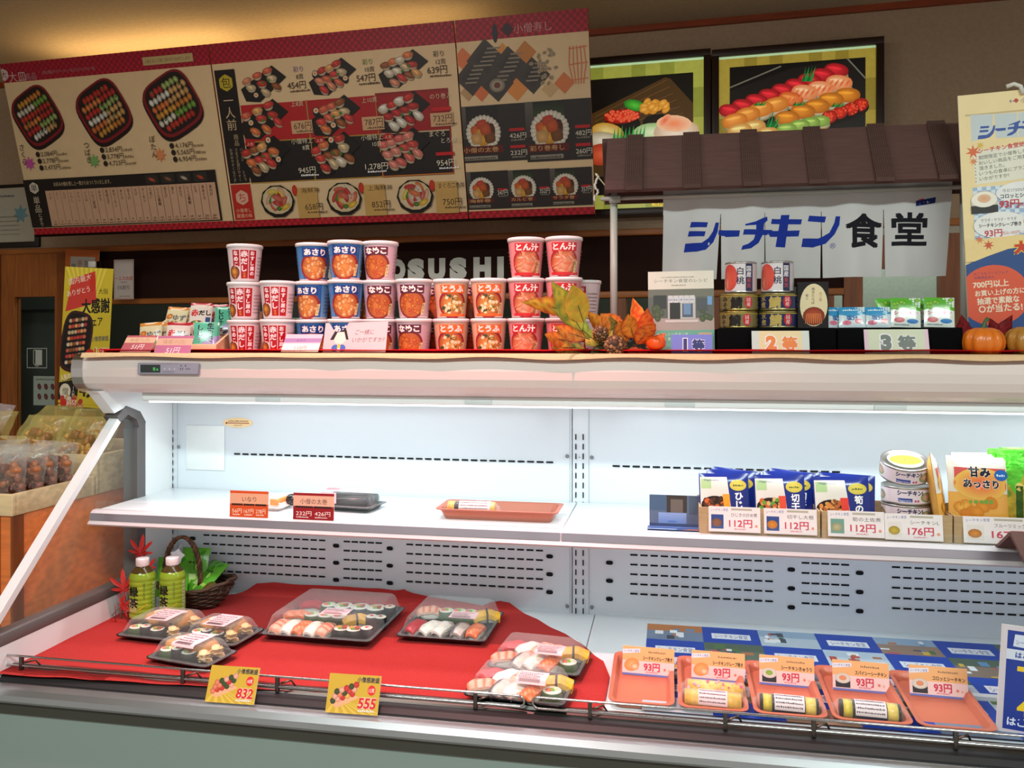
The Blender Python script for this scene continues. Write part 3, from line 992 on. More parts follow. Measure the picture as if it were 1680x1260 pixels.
def menu3(c, B, W):
    p = B(812, 55); c.blob(p[0], p[1], .011, .036, 0, '#2a3444', '#1c2430'); p = B(832, 48); c.star(p[0], p[1], .026, 4, '#3c2430', k=.75)
    c.text('小僧寿し', *B(843, 54), .040, '#c98c8c', w=.155)
    dm = lambda u, v, r, col, col2=None: c.star(*B(u, v), r, 4, col, k=.71, col2=col2)
    for u, v, r, col in [(760, 97, .045, '#d87848'), (825, 85, .034, '#d89048'), (862, 86, .045, '#c07c3c'), (848, 147, .045, '#d88a44'), (790, 152, .036, '#d07040'), (926, 136, .042, '#d07848'), (902, 146, .034, '#c8a878'), (768, 152, .034, '#b89468')]:
        dm(u, v, r, col)
    for u, v, r in [(797, 98, .082), (774, 128, .072), (835, 108, .076), (816, 138, .070), (874, 124, .072)]:
        dm(u, v, r, '#2c2a2c', '#453f3a')
        q = B(u, v)
        for k in range(5): c.rect(q[0] - r * .4 + .01 * k, q[1] - r * .3 + .016 * k, r * .7, .006, '#8a8070')
    q = B(816, 140); c.blob(q[0], q[1], .034, .028, 0, '#c8bca4', '#6a6054'); c.blob(q[0], q[1], .014, .012, 0, '#6c3c30')
    q = B(900, 105)
    for k in range(26): c.blob(q[0] + random.gauss(0, .026), q[1] + random.gauss(0, .034), .010, .007, random.random() * 3, '#6a6258', '#b09a78', n=7)
    q = B(948, 105)
    for k in range(5): c.line([(q[0] - .03 + .014 * k, q[1] + .07), (q[0] - .035 + .017 * k, q[1] + .0), (q[0] - .02 + .01 * k, q[1] - .075)], .004, '#cf7a50')
    for k in range(3): c.line([(q[0] - .035, q[1] + .06 - .06 * k), (q[0] + .04, q[1] + .065 - .06 * k)], .004, '#cf7a50')
    def cell(u0, v0, u1, v1, name, prs, roll_r, green):
        a = B(u0, v1); b = B(u1, v0)
        a = (a[0], B(u0, v1)[1]); w = b[0] - a[0]; h = b[1] - a[1]
        c.rect(a[0], a[1], w, h, '#2a2422'); c.rect(a[0], a[1] + h * .42, w * .55, h * .58, '#3a3432', '#5a5450')
        c.rect(a[0] + w * .12, a[1] + h * .55, w * .46, h * .44, '#26221e' if not green else '#3e5a2c', '#1c1a18')
        cx, cy = a[0] + w * .36, a[1] + h * .52
        c.blob(cx, cy, roll_r * 1.06, roll_r, 0, '#161614', '#161614', n=24)
        for k in range(26):
            t = 6.283 * k / 26; c.blob(cx + roll_r * .86 * math.cos(t), cy + roll_r * .82 * math.sin(t), roll_r * .20, roll_r * .15, t, '#e6e0d2', '#b8b0a0', n=8)
        for (dx, dy, cc) in [(-.42, .12, '#d8682c'), (-.05, .42, '#d04830'), (-.05, -.05, '#e8b040'), (-.02, -.40, '#e0a030'), (.38, .18, '#5c2c1c'), (.38, -.28, '#7c4c24'), (-.42, -.32, '#d8a868'), (.12, .2, '#c8582c')]:
            c.blob(cx + dx * roll_r, cy + dy * roll_r, roll_r * .33, roll_r * .33, .2, cc, shade(cc, .6), n=9, sq=.6)
        c.rect(a[0] + w * .02, a[1] + h * .16, w * .62, h * .13, '#5c1614'); c.text(name, a[0] + w * .05, a[1] + h * .185, h * .10, '#d0a468', w=w * .52)
        c.rect(a[0] + w * .05, a[1] + h * .04, w * .5, h * .07, '#8a8478'); c.greek(a[0] + w * .06, a[1] + h * .05, w * .46, h * .04, '#3a3430')
        for k, t in enumerate(prs):
            y = a[1] + h * (.40 - .30 * k) if len(prs) > 1 else a[1] + h * .36
            c.rect(a[0] + w * .74, y + h * .12, w * .22, h * .05, '#b81c20'); c.text(t, a[0] + w * .74, y, h * .11 if len(prs) > 1 else h * .17, '#d8d0c0', w=w * .24); c.greek(a[0] + w * .76, y - h * .05, w * .2, h * .035, '#8c8478')
    z0 = B(760, 272)[1]
    cell(757, 168, 863, 268, '小僧の太巻', ['426円', '232円'], .072, False)
    cell(866, 160, 971, 266, '彩り巻寿し', ['482円', '260円'], .078, True)
    cell(768, 279, 833, 344, '海鮮巻', ['347円'], .052, False)
    cell(837, 276, 902, 341, 'カルビ巻', ['352円'], .052, True)
    cell(905, 273, 971, 338, 'サラダ巻', ['357円'], .052, True)


board(0, 'menu_board', 'red and cream menu board with three lacquered party trays, furthest left', menu1)
board(1, 'menu_board', 'middle menu board with red and black cells of single person sushi sets', menu2)
board(2, 'menu_board', 'narrow menu board with cut sushi rolls, right end of the row', menu3)
# fixture behind the boards that lights the ceiling edge
m = MB()
P0 = XW * BX[0] + YW * 3.44
m.box(0.1, -0.03, 0.0, BX[3] - BX[0] - 0.1, WALL - 3.44 - .001, 0.05, '#e8e0d0', 'plastic', bev=0.008)
o = m.build('cove_light'); o.location = (P0[0], P0[1], 2.56); o.rotation_euler = (0, 0, WR)
tag(o, 'long cove light fixture hidden behind the tops of the menu boards', 'lamp')
for t, pw in ((0.22, 3.2), (0.62, 1.7)):
    P = XW * (BX[0] + (BX[3] - BX[0]) * t) + YW * 3.44
    a = area('cove_lamp', (P[0], P[1], 2.63), (180, 0, -2.9), 1.0, 0.05, pw, (1.0, 0.66, 0.28))

# framed notice left of the boards
c = Canvas(); q = wcanvas(WALL - .02)
x0, z0 = q(-40, 408); x1, z1 = q(63, 300)
W_, H_ = x1 - x0, z1 - z0
m = MB(); m.box(0, 0, 0, W_, .02, H_, '#201a18', 'plastic', bev=.003)
c.rect(.0, .03, W_ - .025, H_ - .05, '#b9b4a4'); c.star(W_ - .115, H_ * .52, .055, 7, '#6f9aa6', k=.55)
for k in range(5): c.greek(.1, H_ * .2 + .024 * k, W_ - .22, .008, '#8a8678')
c.greek(.16, H_ * .8, .1, .014, '#5a6a6a')
c.apply(m); o = m.build('framed_notice'); P = XW * x0 + YW * (WALL - .021); o.location = (P[0], P[1], z0); o.rotation_euler = (0, 0, WR)
tag(o, 'dark framed pale notice with a teal star on the wall at far left', 'notice')

# orange bordered notice and white shop sign by the door
c = Canvas(.001)
c.rect(0, 0, 180, 300, '#c9682c'); c.rect(28, 34, 130, 232, '#b9b2a8')
c.text('使用しております', 45, 232, 25, '#33302c', vert=True); c.text('国内産米', 78, 250, 24, '#b8482c', vert=True); c.text('当店では', 112, 250, 24, '#33302c', vert=True)
P = XW * atw(131, 508, 3.70)[0] + YW * 3.70
card('orange_notice', 'orange bordered notice with vertical black writing beside the left door', 'notice', c, .18, .30, (P[0], P[1], atw(131, 512, 3.70)[1]), WR, roll=math.radians(3), bg='#c9682c').scale = (1.17, 1, 1.1)
c = Canvas(.001)
c.rect(0, 0, 118, 205, '#c9beb8')
c.blob(59, 165, 50, 38, 0, '#c9beb8', n=20); c.frame(4, 4, 110, 196, 2, '#b85a54')
c.text('ーエスの店', 59, 100, 22, '#c04a44', al='c', w=104, bold=.03); c.greek(40, 86, 40, 5, '#6a5a54'); c.text('5%割引', 59, 52, 24, '#4a4240', al='c', w=74)
c.greek(34, 14, 66, 5, '#6a5a54')
P = XW * atw(203, 491, 3.66)[0] + YW * 3.66
card('discount_sign', 'white rounded discount sign with red lettering against the dark panel', 'sign', c, .118, .205, (P[0], P[1], atw(203, 491, 3.66)[1]), WR, bg='#c9beb8')

# yellow fair banner on its stand
YB = 2.75
A = aty(101, 672, YB); Bq = aty(183, 665, YB)
bw = Bq[0] - A[0] + .02
bh = aty(118, 437, YB)[2] - A[2]
root = empty('banner_stand', ((A[0] + Bq[0]) / 2, YB, 0), math.radians(4))
m = MB(); m.tube([(.03, .03, .02), (.03, .03, A[2] + bh + .02)], .008, 8, '#1c1a18', 'metal')
m.build('pole', root)
m = MB(); m.lathe([(.14, 0), (.14, .012), (.03, .022)], 20, '#1c1a18', 'metal'); m.T = Matrix.Translation((.03, .03, 0)); m.build('base', root)
m = MB(); m.box(.005, .0, A[2] + bh - .006, .035, .01, A[2] + bh + .018, '#a8a49c', 'plastic', bev=.003); m.build('clip', root)
c = Canvas(.001); W_, H_ = 190.0, 480.0
c.rect(0, 0, W_, H_, '#c9b22c'); 
for k in range(9): c.poly([(W_ * .5, H_ * .6), (W_ * (.1 * k + .02), H_), (W_ * (.1 * k + .07), H_)], '#dcc84c')
c.poly([(10, 330), (130, 365), (120, 470), (30, 440)], '#c83a30')
c.text('国内最大', 20, 420, 24, '#e8d8c0', w=90, rot=.25); c.text('ありがとう', 16, 380, 22, '#f0e4d0', w=90, rot=.25)
c.blob(112, 430, 12, 30, 0, '#c02c20'); c.text('大感謝', 76, 330, 52, '#1a1612', w=108, bold=.03, rot=.08); c.text('フェア', 96, 286, 34, '#1a1612', w=64, bold=.02, rot=.08); c.text('大阪', 136, 396, 20, '#3a3218')
c.blob(58, 230, 60, 104, -.15, '#2c1412', '#38181a', n=28, sq=.6); c.blob(58, 232, 52, 94, -.15, '#140c0a', n=28, sq=.6)
rr = random.Random(3)
for r in range(8):
    for k in range(6):
        cc = rr.choice(SUSHI); c.blob(24 + 12 * k + r * 1.4, 160 + 20 * r + 2 * k, 7.5, 7, .6, cc, shade(cc, .5), n=8)
c.text('小僧感謝盛', 118, 236, 18, '#2c3a6a', w=68, rot=.1); c.blob(116, 186, 20, 24, 0, '#c8281c'); c.text('40貫', 104, 178, 16, '#f0e4d0', w=26); c.text('1,850', 134, 190, 34, '#c02020', w=62, bold=.03, outline='#f4ecd8')
c.poly([(0, 96), (W_, 150), (W_, 128), (0, 70)], '#1c1814'); c.text('人気のネタがたっぷり大集結!', 8, 98, 22, '#f0e8c8', w=176, rot=.27, bold=.02)
c.poly([(0, 96), (W_, 130), (W_, 34), (0, 24)], '#c9b22c'); c.poly([(0, 92), (80, 110), (74, 40), (0, 20)], '#1a1612'); c.blob(26, 64, 22, 26, 0, '#d8d0b8'); c.text('僧', 26, 54, 26, '#1a1612', al='c')
c.text('1人前', 58, 84, 12, '#e8e0c8', vert=True); c.text('4人', 84, 52, 52, '#1a1612', bold=.05)
c.poly([(0, 34), (W_, 52), (W_, 24), (0, 24)], '#c9b22c')
for k in range(16): cc = rr.choice(SUSHI[:6]); c.blob(36 + rr.uniform(-26, 60), 30 + rr.uniform(-14, 14), 11, 9, rr.random(), cc, shade(cc, .6), n=8)
c.text('555', 40, 20, 22, '#c02020', outline='#f0e4c8'); c.blob(22, 24, 13, 13, 0, '#c8281c'); c.rect(0, 0, W_, 14, '#141210'); c.text('小僧寿し', 6, 3, 10, '#d8d0c0'); c.greek(90, 5, 60, 5, '#8a8478')
m = MB(); m.box(0, 0, 0, .19, .002, .48, '#c9b22c', 'print'); c.apply(m, clip=(0, 0, .19, .48))
o = m.build('banner_print', root); o.location = (-bw / 2, 0, A[2]); o.scale = (bw * .84 / .19, 1, bh / .48); o.rotation_euler = (0, math.radians(3.2), 0)
tag(root, 'yellow fair banner with a sushi box picture on a thin black stand', 'banner')
# ================================================================ THE CHILLED DISPLAY CASE
X0, XR = -1.300, 1.50
YBK, DECK = 2.0, 0.745
SEAM = -0.2305
case = empty('display_case', (0.1, 1.75, 0))
tag(case, 'long white open chilled display case with pinkish canopy and red cloth deck', 'display case')


def cpart(mb, name, parent=None):
    o = mb.build(name, parent or case)
    if parent is None: o.location = (-0.1, -1.75, 0)
    return o


# canopy
CZ = 1.377
prof = [(2.12, CZ - .011), (1.745, CZ - .011), (1.740, CZ), (1.722, CZ), (1.708, CZ - .004), (1.700, CZ - .014), (1.697, CZ - .034), (1.698, CZ - .052), (1.704, CZ - .068), (1.716, CZ - .080), (1.732, CZ - .088), (1.745, CZ - .091), (1.745, CZ - .086), (2.12, CZ - .086)]
m = MB(); m.prism(prof, X0 - .035, XR, 'x', '#d9c9c5', 'enamel', smooth=False); cpart(m, 'canopy')
m = MB()
prof2 = [(p[0] - .004, p[1]) for p in prof]
m.prism([(2.0, CZ + .002)] + [(y - .003, z + .001 if z > 1.33 else z - .001) for y, z in prof[3:12]] + [(2.0, CZ - .095)], X0 - .062, X0 - .034, 'x', '#c9c6c4', 'chrome')
cpart(m, 'end_cap')
# end wall under the canopy, its opening closed by slanted glass
def cx(u, v, X=X0): p = atx(u, v, X); return (p[1], p[2])
ew = [(2.0, CZ - .086), (1.70, CZ - .086), cx(163, 645), cx(188, 678), cx(206, 668), cx(226, 676), cx(236, 690), cx(238, 710), (1.878, DECK - .02), (2.0, DECK - .02)]
m = MB(); m.prism(ew, X0 - .03, X0, 'x', '#dfe3e4', 'enamel'); cpart(m, 'end_wall')
g_out = [cx(190, 684), cx(206, 666), cx(228, 675), cx(237, 692), (1.878, 1.20), (1.878, DECK)]
g_in = [cx(196, 692), cx(208, 680), cx(222, 688), cx(226, 700), (1.845, 1.19), (1.845, DECK)]
m = MB(); m.prism(g_out + g_in[::-1], X0 - .034, X0 + .004, 'x', '#5a5656', 'rubber'); cpart(m, 'gasket')
gb0, gb1 = cx(196, 684, X0 - .01), cx(0, 1010, X0 - .01)
dy, dz = gb1[0] - gb0[0], gb1[1] - gb0[1]
k = (DECK + .07 - gb0[1]) / dz
gb2 = (gb0[0] + dy * k, gb0[1] + dz * k)
m = MB()
L = math.hypot(dy, dz); ny, nz = -dz / L, dy / L
w_ = .0145
m.prism([(gb0[0], gb0[1]), (gb2[0], gb2[1]), (gb2[0] + w_ * -ny, gb2[1] + w_ * -nz), (gb0[0] + w_ * -ny, gb0[1] + w_ * -nz)], X0 - .022, X0 + .002, 'x', '#d9dadc', 'enamel')
cpart(m, 'glass_edge_bar')
m = MB(); m.prism([(gb0[0], gb0[1]), (gb2[0], gb2[1]), (1.85, DECK + .07), (1.85, 1.2), cx(214, 684)], X0 - .016, X0 - .010, 'x', '#cfe0dc', 'glass'); cpart(m, 'side_glass')
m = MB(); m.box(X0 - .03, gb2[0] - .02, DECK + .052, X0 + .002, 1.90, DECK + .080, '#5f5b5a', 'plastic', bev=.005); cpart(m, 'side_rail')
m = MB(); m.box(X0 - .028, gb2[0] - .02, DECK - .02, X0, 1.878, DECK + .053, '#dfe3e4', 'enamel'); cpart(m, 'lower_side_wall')

# control panel on the canopy
m = MB()
p0 = aty(229, 614, 1.697); p1 = aty(329, 596, 1.697)
w, h = p1[0] - p0[0], .026
m.box(0, 0, 0, w, .006, h, '#7d7f90', 'plastic', bev=.002)
c = Canvas(); c.rect(.002, .002, w - .004, h - .004, '#8f909f'); c.rect(w * .05, h * .16, w * .33, h * .7, '#2c3234'); c.greek(w * .26, h * .34, w * .09, h * .32, '#3fae5a')
for k, x in enumerate((.45, .53, .61)): c.star(w * x, h * .5, h * .10, 5, '#b8bcc8')
c.blob(w * .72, h * .78, h * .06, h * .06, 0, '#20202c', n=8); c.blob(w * .79, h * .78, h * .06, h * .06, 0, '#20202c', n=8); c.greek(w * .70, h * .42, w * .06, h * .22, '#5a5c70'); c.greek(w * .8, h * .45, w * .07, h * .15, '#5a5c70'); c.greek(w * .42, h * .2, w * .18, h * .1, '#5a5c70')
c.apply(m)
cp = m.build('control_panel', case); cp.location = (p0[0] - .1, 1.689 - 1.75, p0[2])

# light strip under the canopy
m = MB(); m.box(X0 + .085, 1.745, CZ - .110, XR, 1.80, CZ - .090, '#e8eef0', 'enamel', bev=.004); cpart(m, 'lamp_housing')
m = MB(); m.box(X0 + .10, 1.752, CZ - .114, XR, 1.79, CZ - .110, '#f2fbff', 'tube'); cpart(m, 'lamp_diffuser')
for xa in (-.76, .3, 1.1):
    a = area('case_lamp', (xa, 1.772, CZ - .118), (12, 0, 0), .98 if xa < 1 else .6, .035, 1.9 if xa < 1 else 1.2, (.88, .97, 1.0))
for u in (440, 785, 1115, 1460):
    m = MB(); p = aty(u, 655, 1.745); m.box(p[0] - .03, 1.741, CZ - .108, p[0] + .03, 1.747, CZ - .098, '#cdd5d8', 'plastic', bev=.001)
    cpart(m, 'lamp_clip')

# back panels with their slots
SL = '#15171a'
def backpanel(x0, x1, paint):
    m = MB(); m.box(x0, YBK, DECK - .02, x1, YBK + .02, CZ - .088, '#cdd6dc', 'enamel', bev=.0015)
    c = Canvas(); paint(c)
    c.apply(m, fn=lambda x, y, d: (x, YBK - d, y), matk='matte', base=.0004)
    return cpart(m, 'back_panel')
bx = lambda u, v=900: float(aty(u, v, YBK)[0]); bz = lambda u, v: float(aty(u, v, YBK)[2])
row_z = [bz(434, 867.5 + 14.55 * k) for k in range(6)]
def slots(c, xa, xb, z, dash=.0175, pitch=.0237, h=.0042):
    n = max(1, round((xb - xa + pitch - dash) / pitch)); p = (xb - xa - dash) / max(1, n - 1)
    for k in range(n): c.rect(xa + k * p, z - h / 2, dash, h, SL)
def oval(c, x, z): c.blob(x, z, .0085, .0052, 0, SL, n=14, sq=.7)
def paint_l(c):
    for z in row_z:
        slots(c, bx(334), bx(534), z); slots(c, bx(564), bx(627), z); slots(c, bx(667), bx(891), z)
    for u, v in ((317, 856), (552, 867), (640, 871), (902, 883)):
        z = bz(u, v)
        for k in range(4): oval(c, bx(u), z - k * .0438)
    slots(c, bx(385), bx(908), bz(640, 751))
    c.rect(bx(292), DECK, .001, .6, '#8d979e'); c.rect(bx(935), DECK, .0012, .6, '#8d979e')
    for u, v in ((294, 733), (931, 748), (931, 994)): c.blob(bx(u), bz(u, v), .0045, .0045, 0, '#9aa0a4', '#4c5256', n=12)
    z = bz(285, 705)
    while z > DECK + .03: c.rect(bx(285) - .0012, z, .0024, -.012, SL); z -= .0205
def paint_r(c):
    for z in row_z:
        slots(c, bx(1034), bx(1268), z); slots(c, bx(1315), bx(1393), z); slots(c, bx(1463), bx(1463) + .33, z)
    for u, v in ((1000, 893), (1298, 903), (1410, 908)):
        z = bz(u, v)
        for k in range(4): oval(c, bx(u), z - k * .0438)
    slots(c, bx(1005), bx(1005) + .52, bz(1150, 768))
    c.rect(bx(966), DECK, .0012, .6, '#8d979e')
    for v in (750, 996): c.blob(bx(971), bz(971, v), .0045, .0045, 0, '#9aa0a4', '#4c5256', n=12)
    for u in (945, 957):
        z = bz(u, 712)
        while z > DECK + .01: c.rect(bx(u) - .0015, z, .003, -.014, SL); z -= .0235
    c.blob(bx(951), bz(951, 750), .0014, .0014, 0, SL, n=8)
for seg in ((X0, bx(938), paint_l), (bx(938) + .002, XR, paint_r)): backpanel(*seg)

# deck
m = MB(); m.box(X0, 1.462, DECK - .02, SEAM + .06, YBK, DECK, '#dfe6ea', 'enamel', bev=.0015); cpart(m, 'deck')
m = MB(); m.box(SEAM + .062, 1.462, DECK - .02, XR, YBK, DECK, '#dfe6ea', 'enamel', bev=.0015); cpart(m, 'deck')

# shelf, two spans, each with its sloped price rail and clear lip
SZ = 1.016
def shelf(x0, x1):
    m = MB(); m.box(x0, 1.70, SZ - .012, x1, YBK - .004, SZ, '#e2e8ec', 'enamel', bev=.001)
    s = cpart(m, 'shelf')
    r = MB()
    prof = [(1.704, SZ + .002), (1.690, SZ + .002), (1.682, SZ - .004), (1.678, SZ - .020), (1.672, SZ - .027), (1.676, SZ - .031), (1.704, SZ - .031)]
    r.prism(prof, x0 - .002, x1 + .001, 'x', '#c9c2c6', 'enamel')
    r.prism([(1.681, SZ - .0035), (1.6775, SZ - .019), (1.6765, SZ - .019), (1.680, SZ - .0035)], x0, x1, 'x', '#b0a9b4', 'metal')
    r.build('price_rail', s)
    g = MB(); g.box(x0 + .004, 1.692, SZ, x1 - .004, 1.694, SZ + .022, '#dfe8ea', 'glass'); g.build('clear_lip', s)
    return s
shelf(X0 - .0, -.214); shelf(-.211, XR)
for sx0, sx1 in ((X0 + .05, -.26), (-.16, .85)):  # glowing strips and lamps added under the shelf to brighten the lower back panel
    m = MB(); m.box(sx0, 1.712, SZ - .024, sx1, 1.730, SZ - .0125, '#eef6fa', 'tube'); cpart(m, 'shelf_fill')
    area('shelf_fill', ((sx0 + sx1) / 2, 1.722, SZ - .0255), (25, 0, 0), sx1 - sx0, .015, .75, (.92, .97, 1.0))
# thin white cable loops hanging under the shelf
for u, v, r_, n_ in ((405, 885, .030, 0), (1135, 915, .032, 1)):
    q = aty(u, v, 1.97); pts = []
    for k in range(25):
        a = math.pi * 2 * k / 24; pts.append((r_ * .75 * math.sin(a), .004 * math.sin(3 * a), -r_ * .6 + r_ * 1.3 * math.cos(a)))
    m = MB(); m.tube(pts[:-1], .0013, 6, '#e8e2dc', 'plastic', closed=True)
    o = m.build('cable_loop'); o.location = (q[0], 1.97, SZ - .012 - r_ * .7)
    tag(o, ['thin white cable tie loop hanging under the left shelf span', 'thin white cable tie loop hanging under the right shelf span'][n_], 'cable')

# bumper and front panel
m = MB()
bp_ = [(1.466, DECK + .006), (1.452, DECK + .010), (1.447, DECK + .004), (1.440, DECK + .000), (1.430, DECK - .002), (1.424, DECK - .012)]
m.prism(bp_ + [(1.424, DECK - .03), (1.466, DECK - .03)], -1.45, XR, 'x', '#5e5a58', 'metal'); cpart(m, 'front_lip')
m = MB(); m.prism([(1.438, DECK + .001), (1.424, DECK - .003), (1.416, DECK - .010), (1.416, DECK - .018), (1.438, DECK - .018)], -1.45, XR, 'x', '#141416', 'rubber'); cpart(m, 'rubber_strip')
m = MB(); m.prism([(1.43, DECK - .017), (1.410, DECK - .012), (1.396, DECK - .017), (1.388, DECK - .026), (1.386, DECK - .036), (1.391, DECK - .042), (1.43, DECK - .042)], -1.45, XR, 'x', '#a9aeb2', 'metal'); cpart(m, 'bumper')
m = MB(); m.box(-1.45, 1.398, DECK - .066, XR, 1.46, DECK - .041, '#35332c', 'rubber'); cpart(m, 'bumper_groove')
m = MB(); m.box(-1.45, 1.402, .12, XR, 1.46, DECK - .064, '#7d8a86', 'enamel'); cpart(m, 'front_panel')
m = MB(); m.box(-1.40, 1.44, 0, XR, 2.0, .12, '#2a2a2a', 'matte'); cpart(m, 'plinth')
m = MB(); m.box(-1.33, 1.46, .12, XR, 2.10, DECK - .021, '#8a9490', 'enamel'); m.box(-1.33, 2.021, DECK - .02, XR, 2.10, CZ - .087, '#c8ccc8', 'enamel'); cpart(m, 'cabinet_body')

# chrome wire guards along the front
def guard(x0, x1, clips):
    m = MB(); r_ = .0022; zc = DECK + .022; hh = .0095; pts = []
    for k in range(9): a = math.pi / 2 + math.pi * k / 8; pts.append((x0 + hh + hh * math.cos(a), 1.437, zc + hh * math.sin(a)))
    for k in range(9): a = -math.pi / 2 + math.pi * k / 8; pts.append((x1 - hh + hh * math.cos(a), 1.437, zc + hh * math.sin(a)))
    m.tube(pts, r_, 8, '#b8b4b4', 'chrome', closed=True)
    o = cpart(m, 'wire_guard')
    for cxx in clips:
        q = MB(); q.box(cxx - .0035, 1.434, DECK + .002, cxx + .0035, 1.441, zc + hh, '#5a5450', 'metal', bev=.0008); q.tube([(cxx + .005, 1.44, zc - .004), (cxx + .022, 1.45, zc - .001), (cxx + .03, 1.455, DECK + .006)], .002, 6, '#6a5a50', 'metal')
        q.build('clip', o)
wx = lambda u, v: float(aty(u, v, 1.437)[0])
guard(-1.44, wx(860, 1165), [wx(35, 1090), wx(300, 1110), wx(455, 1128), wx(780, 1155)])
guard(wx(874, 1168), XR, [wx(968, 1180), wx(1190, 1205), wx(1335, 1222), wx(1568, 1240)])

# labels stuck in the case
c = Canvas(.001); c.blob(33, 10, 33, 10, 0, '#e4c898', '#e4c898', n=30); c.greek(12, 12, 44, 3, '#8a5a3c'); c.rect(8, 8.4, 50, 1.6, '#8c3a2c'); c.blob(8, 9, 2, 2, 0, '#8c2a20'); c.greek(24, 4, 18, 2, '#8a5a3c')
m = MB(); c.apply(m, base=.0008); o = m.build('thermometer_sticker'); p = aty(366, 701, YBK - .0); o.location = (p[0], YBK - .0005, p[2]); o.scale = (1.3, 1, 1.3)
tag(o, 'small oval cream thermometer sticker on the upper left back panel', 'sticker')
m = MB(); p = aty(306, 770, YBK); p2 = aty(369, 699, YBK); m.box(0, 0, 0, p2[0] - p[0], .0012, p2[2] - p[2], '#d8dede', 'plastic', bev=.0004); o = m.build('plastic_sleeve'); o.location = (p[0], YBK - .0024, p[2])
tag(o, 'blank translucent document sleeve stuck left of the thermometer sticker', 'sleeve')

# ================================================================ SHOP COUNTER WITH CRATES, LEFT OF THE CASE
cxw = -1.43
cy0 = 1.43 / .896
m = MB(); root = empty('wood_counter', (cxw - .5, cy0 + .6, 0))
zc = 1.4 - 282 / 1350 * 1.83
m.box(-.7, -.6, 0, .5, .3, zc, '#c8682a', 'wood', bev=.003); m.build('body', root)
m = MB(); m.box(.497, -.602, 0, .503, -.57, zc - .002, '#7a3c14', 'woodv'); m.box(-.7, -.604, 0, .47, -.60, zc - .002, '#8c4a20', 'woodv'); m.build('front_panel', root)  # front face browner than the body: its shade is put into the colour
tag(root, 'orange brown wooden counter left of the display case behind its glass end', 'counter')
def crate(x0, y0, x1, y1, z0, h, label, t=.012):
    root = empty('wooden_crate', ((x0 + x1) / 2, (y0 + y1) / 2, z0)); hx, hy = (x1 - x0) / 2, (y1 - y0) / 2
    for nm, b in (('front_board', (-hx, -hy, 0, hx, -hy + t, h)), ('back_board', (-hx, hy - t, 0, hx, hy, h)), ('side_board', (-hx, -hy + t, 0, -hx + t, hy - t, h)), ('side_board', (hx - t, -hy + t, 0, hx, hy - t, h)), ('bottom_board', (-hx + t, -hy + t, 0, hx - t, hy - t, t))):
        q = MB(); q.box(*b, '#c9ad84', 'wood', bev=.001); q.build(nm, root)
    tag(root, label, 'crate'); return root
crate(-2.05, cy0 - .005, cxw + .004, cy0 + .265, zc, .048, 'shallow pale wooden crate holding snack bags, nearest on the counter')
crate(-2.05, cy0 + .27, cxw + .004, cy0 + .62, zc, .10, 'taller pale wooden crate behind the shallow one on the counter')
# ================================================================ GOODS ON TOP OF THE CASE
ZT = 1.371
# tan under-cloth hanging a little over the front edge, red felt over it
def tan(s, t):
    x = X0 - .03 + (XR - X0 + .03) * s
    if t < .8: return (x, 2.08 - (2.08 - 1.700) * t / .8, CZ + .0006 if t > .79 else CZ - .0095)
    k = (t - .8) / .2
    y = 1.700 - .009 * math.sin(k * math.pi / 2)
    drop = .010 + .0035 * noise.noise(Vector((x * 6, 3, 0))) + .002 * math.sin(x * 23)
    return (x, y - .002 - .003 * k * (1 + noise.noise(Vector((x * 12, 1, 1)))), CZ + .004 - k * k * drop)
m = MB()
xs = 240
def tcl(s, t):
    return tan(s, t)
prof_t = [0, .70, .74, .8, .84, .88, .92, .96, 1.0]
V = []
for t in prof_t:
    for i in range(xs + 1):
        x = X0 - .03 + (XR - X0 + .03) * i / xs
        if t <= .70: V.append((x, 2.08 if t == 0 else 1.750, CZ - .0095))
        elif t == .74: V.append((x, 1.738, CZ + .0025))
        else: V.append(tan(i / xs, t) if t > .8 else (x, 1.705, CZ + .004))
Fc = [(j * (xs + 1) + i, (j + 1) * (xs + 1) + i, (j + 1) * (xs + 1) + i + 1, j * (xs + 1) + i + 1) for j in range(len(prof_t) - 1) for i in range(xs)]
m.add(V, Fc, '#d9b48c', 'cloth', True)
o = m.build('tan_cloth'); tag(o, 'tan cloth strip spread along the canopy top and folding over its front edge', 'cloth')
m = MB(); V = []
PR = [(2.06, CZ - .0075), (1.752, CZ - .0075), (1.742, CZ + .004), (1.730, CZ + .0105), (1.712, CZ + .0085)]
for j, (y, z) in enumerate(PR):
    for i in range(xs + 1):
        x = X0 - .01 + (XR - X0 + .01) * i / xs
        r = noise.noise(Vector((x * 9, j * .7, 0)))
        V.append((x, y + (.006 * r if j == 4 else 0), z + (.0018 * (1 + r) if j >= 2 else 0)))
Fc = [(j * (xs + 1) + i, (j + 1) * (xs + 1) + i, (j + 1) * (xs + 1) + i + 1, j * (xs + 1) + i + 1) for j in range(len(PR) - 1) for i in range(xs)]
m.add(V, Fc, '#c4161e', 'felt', True)
o = m.build('red_felt'); tag(o, 'bright red felt runner on top of the canopy under the cups', 'cloth')

# ---- instant soup cups
CH, RB, RTp = .0875, .0315, .0395


def cup_wrap(x, y, d):
    r = RB + (RTp - RB) * (y / (CH - .008)) + d
    a = x / .0355
    return (r * math.sin(a), -r * math.cos(a), y)


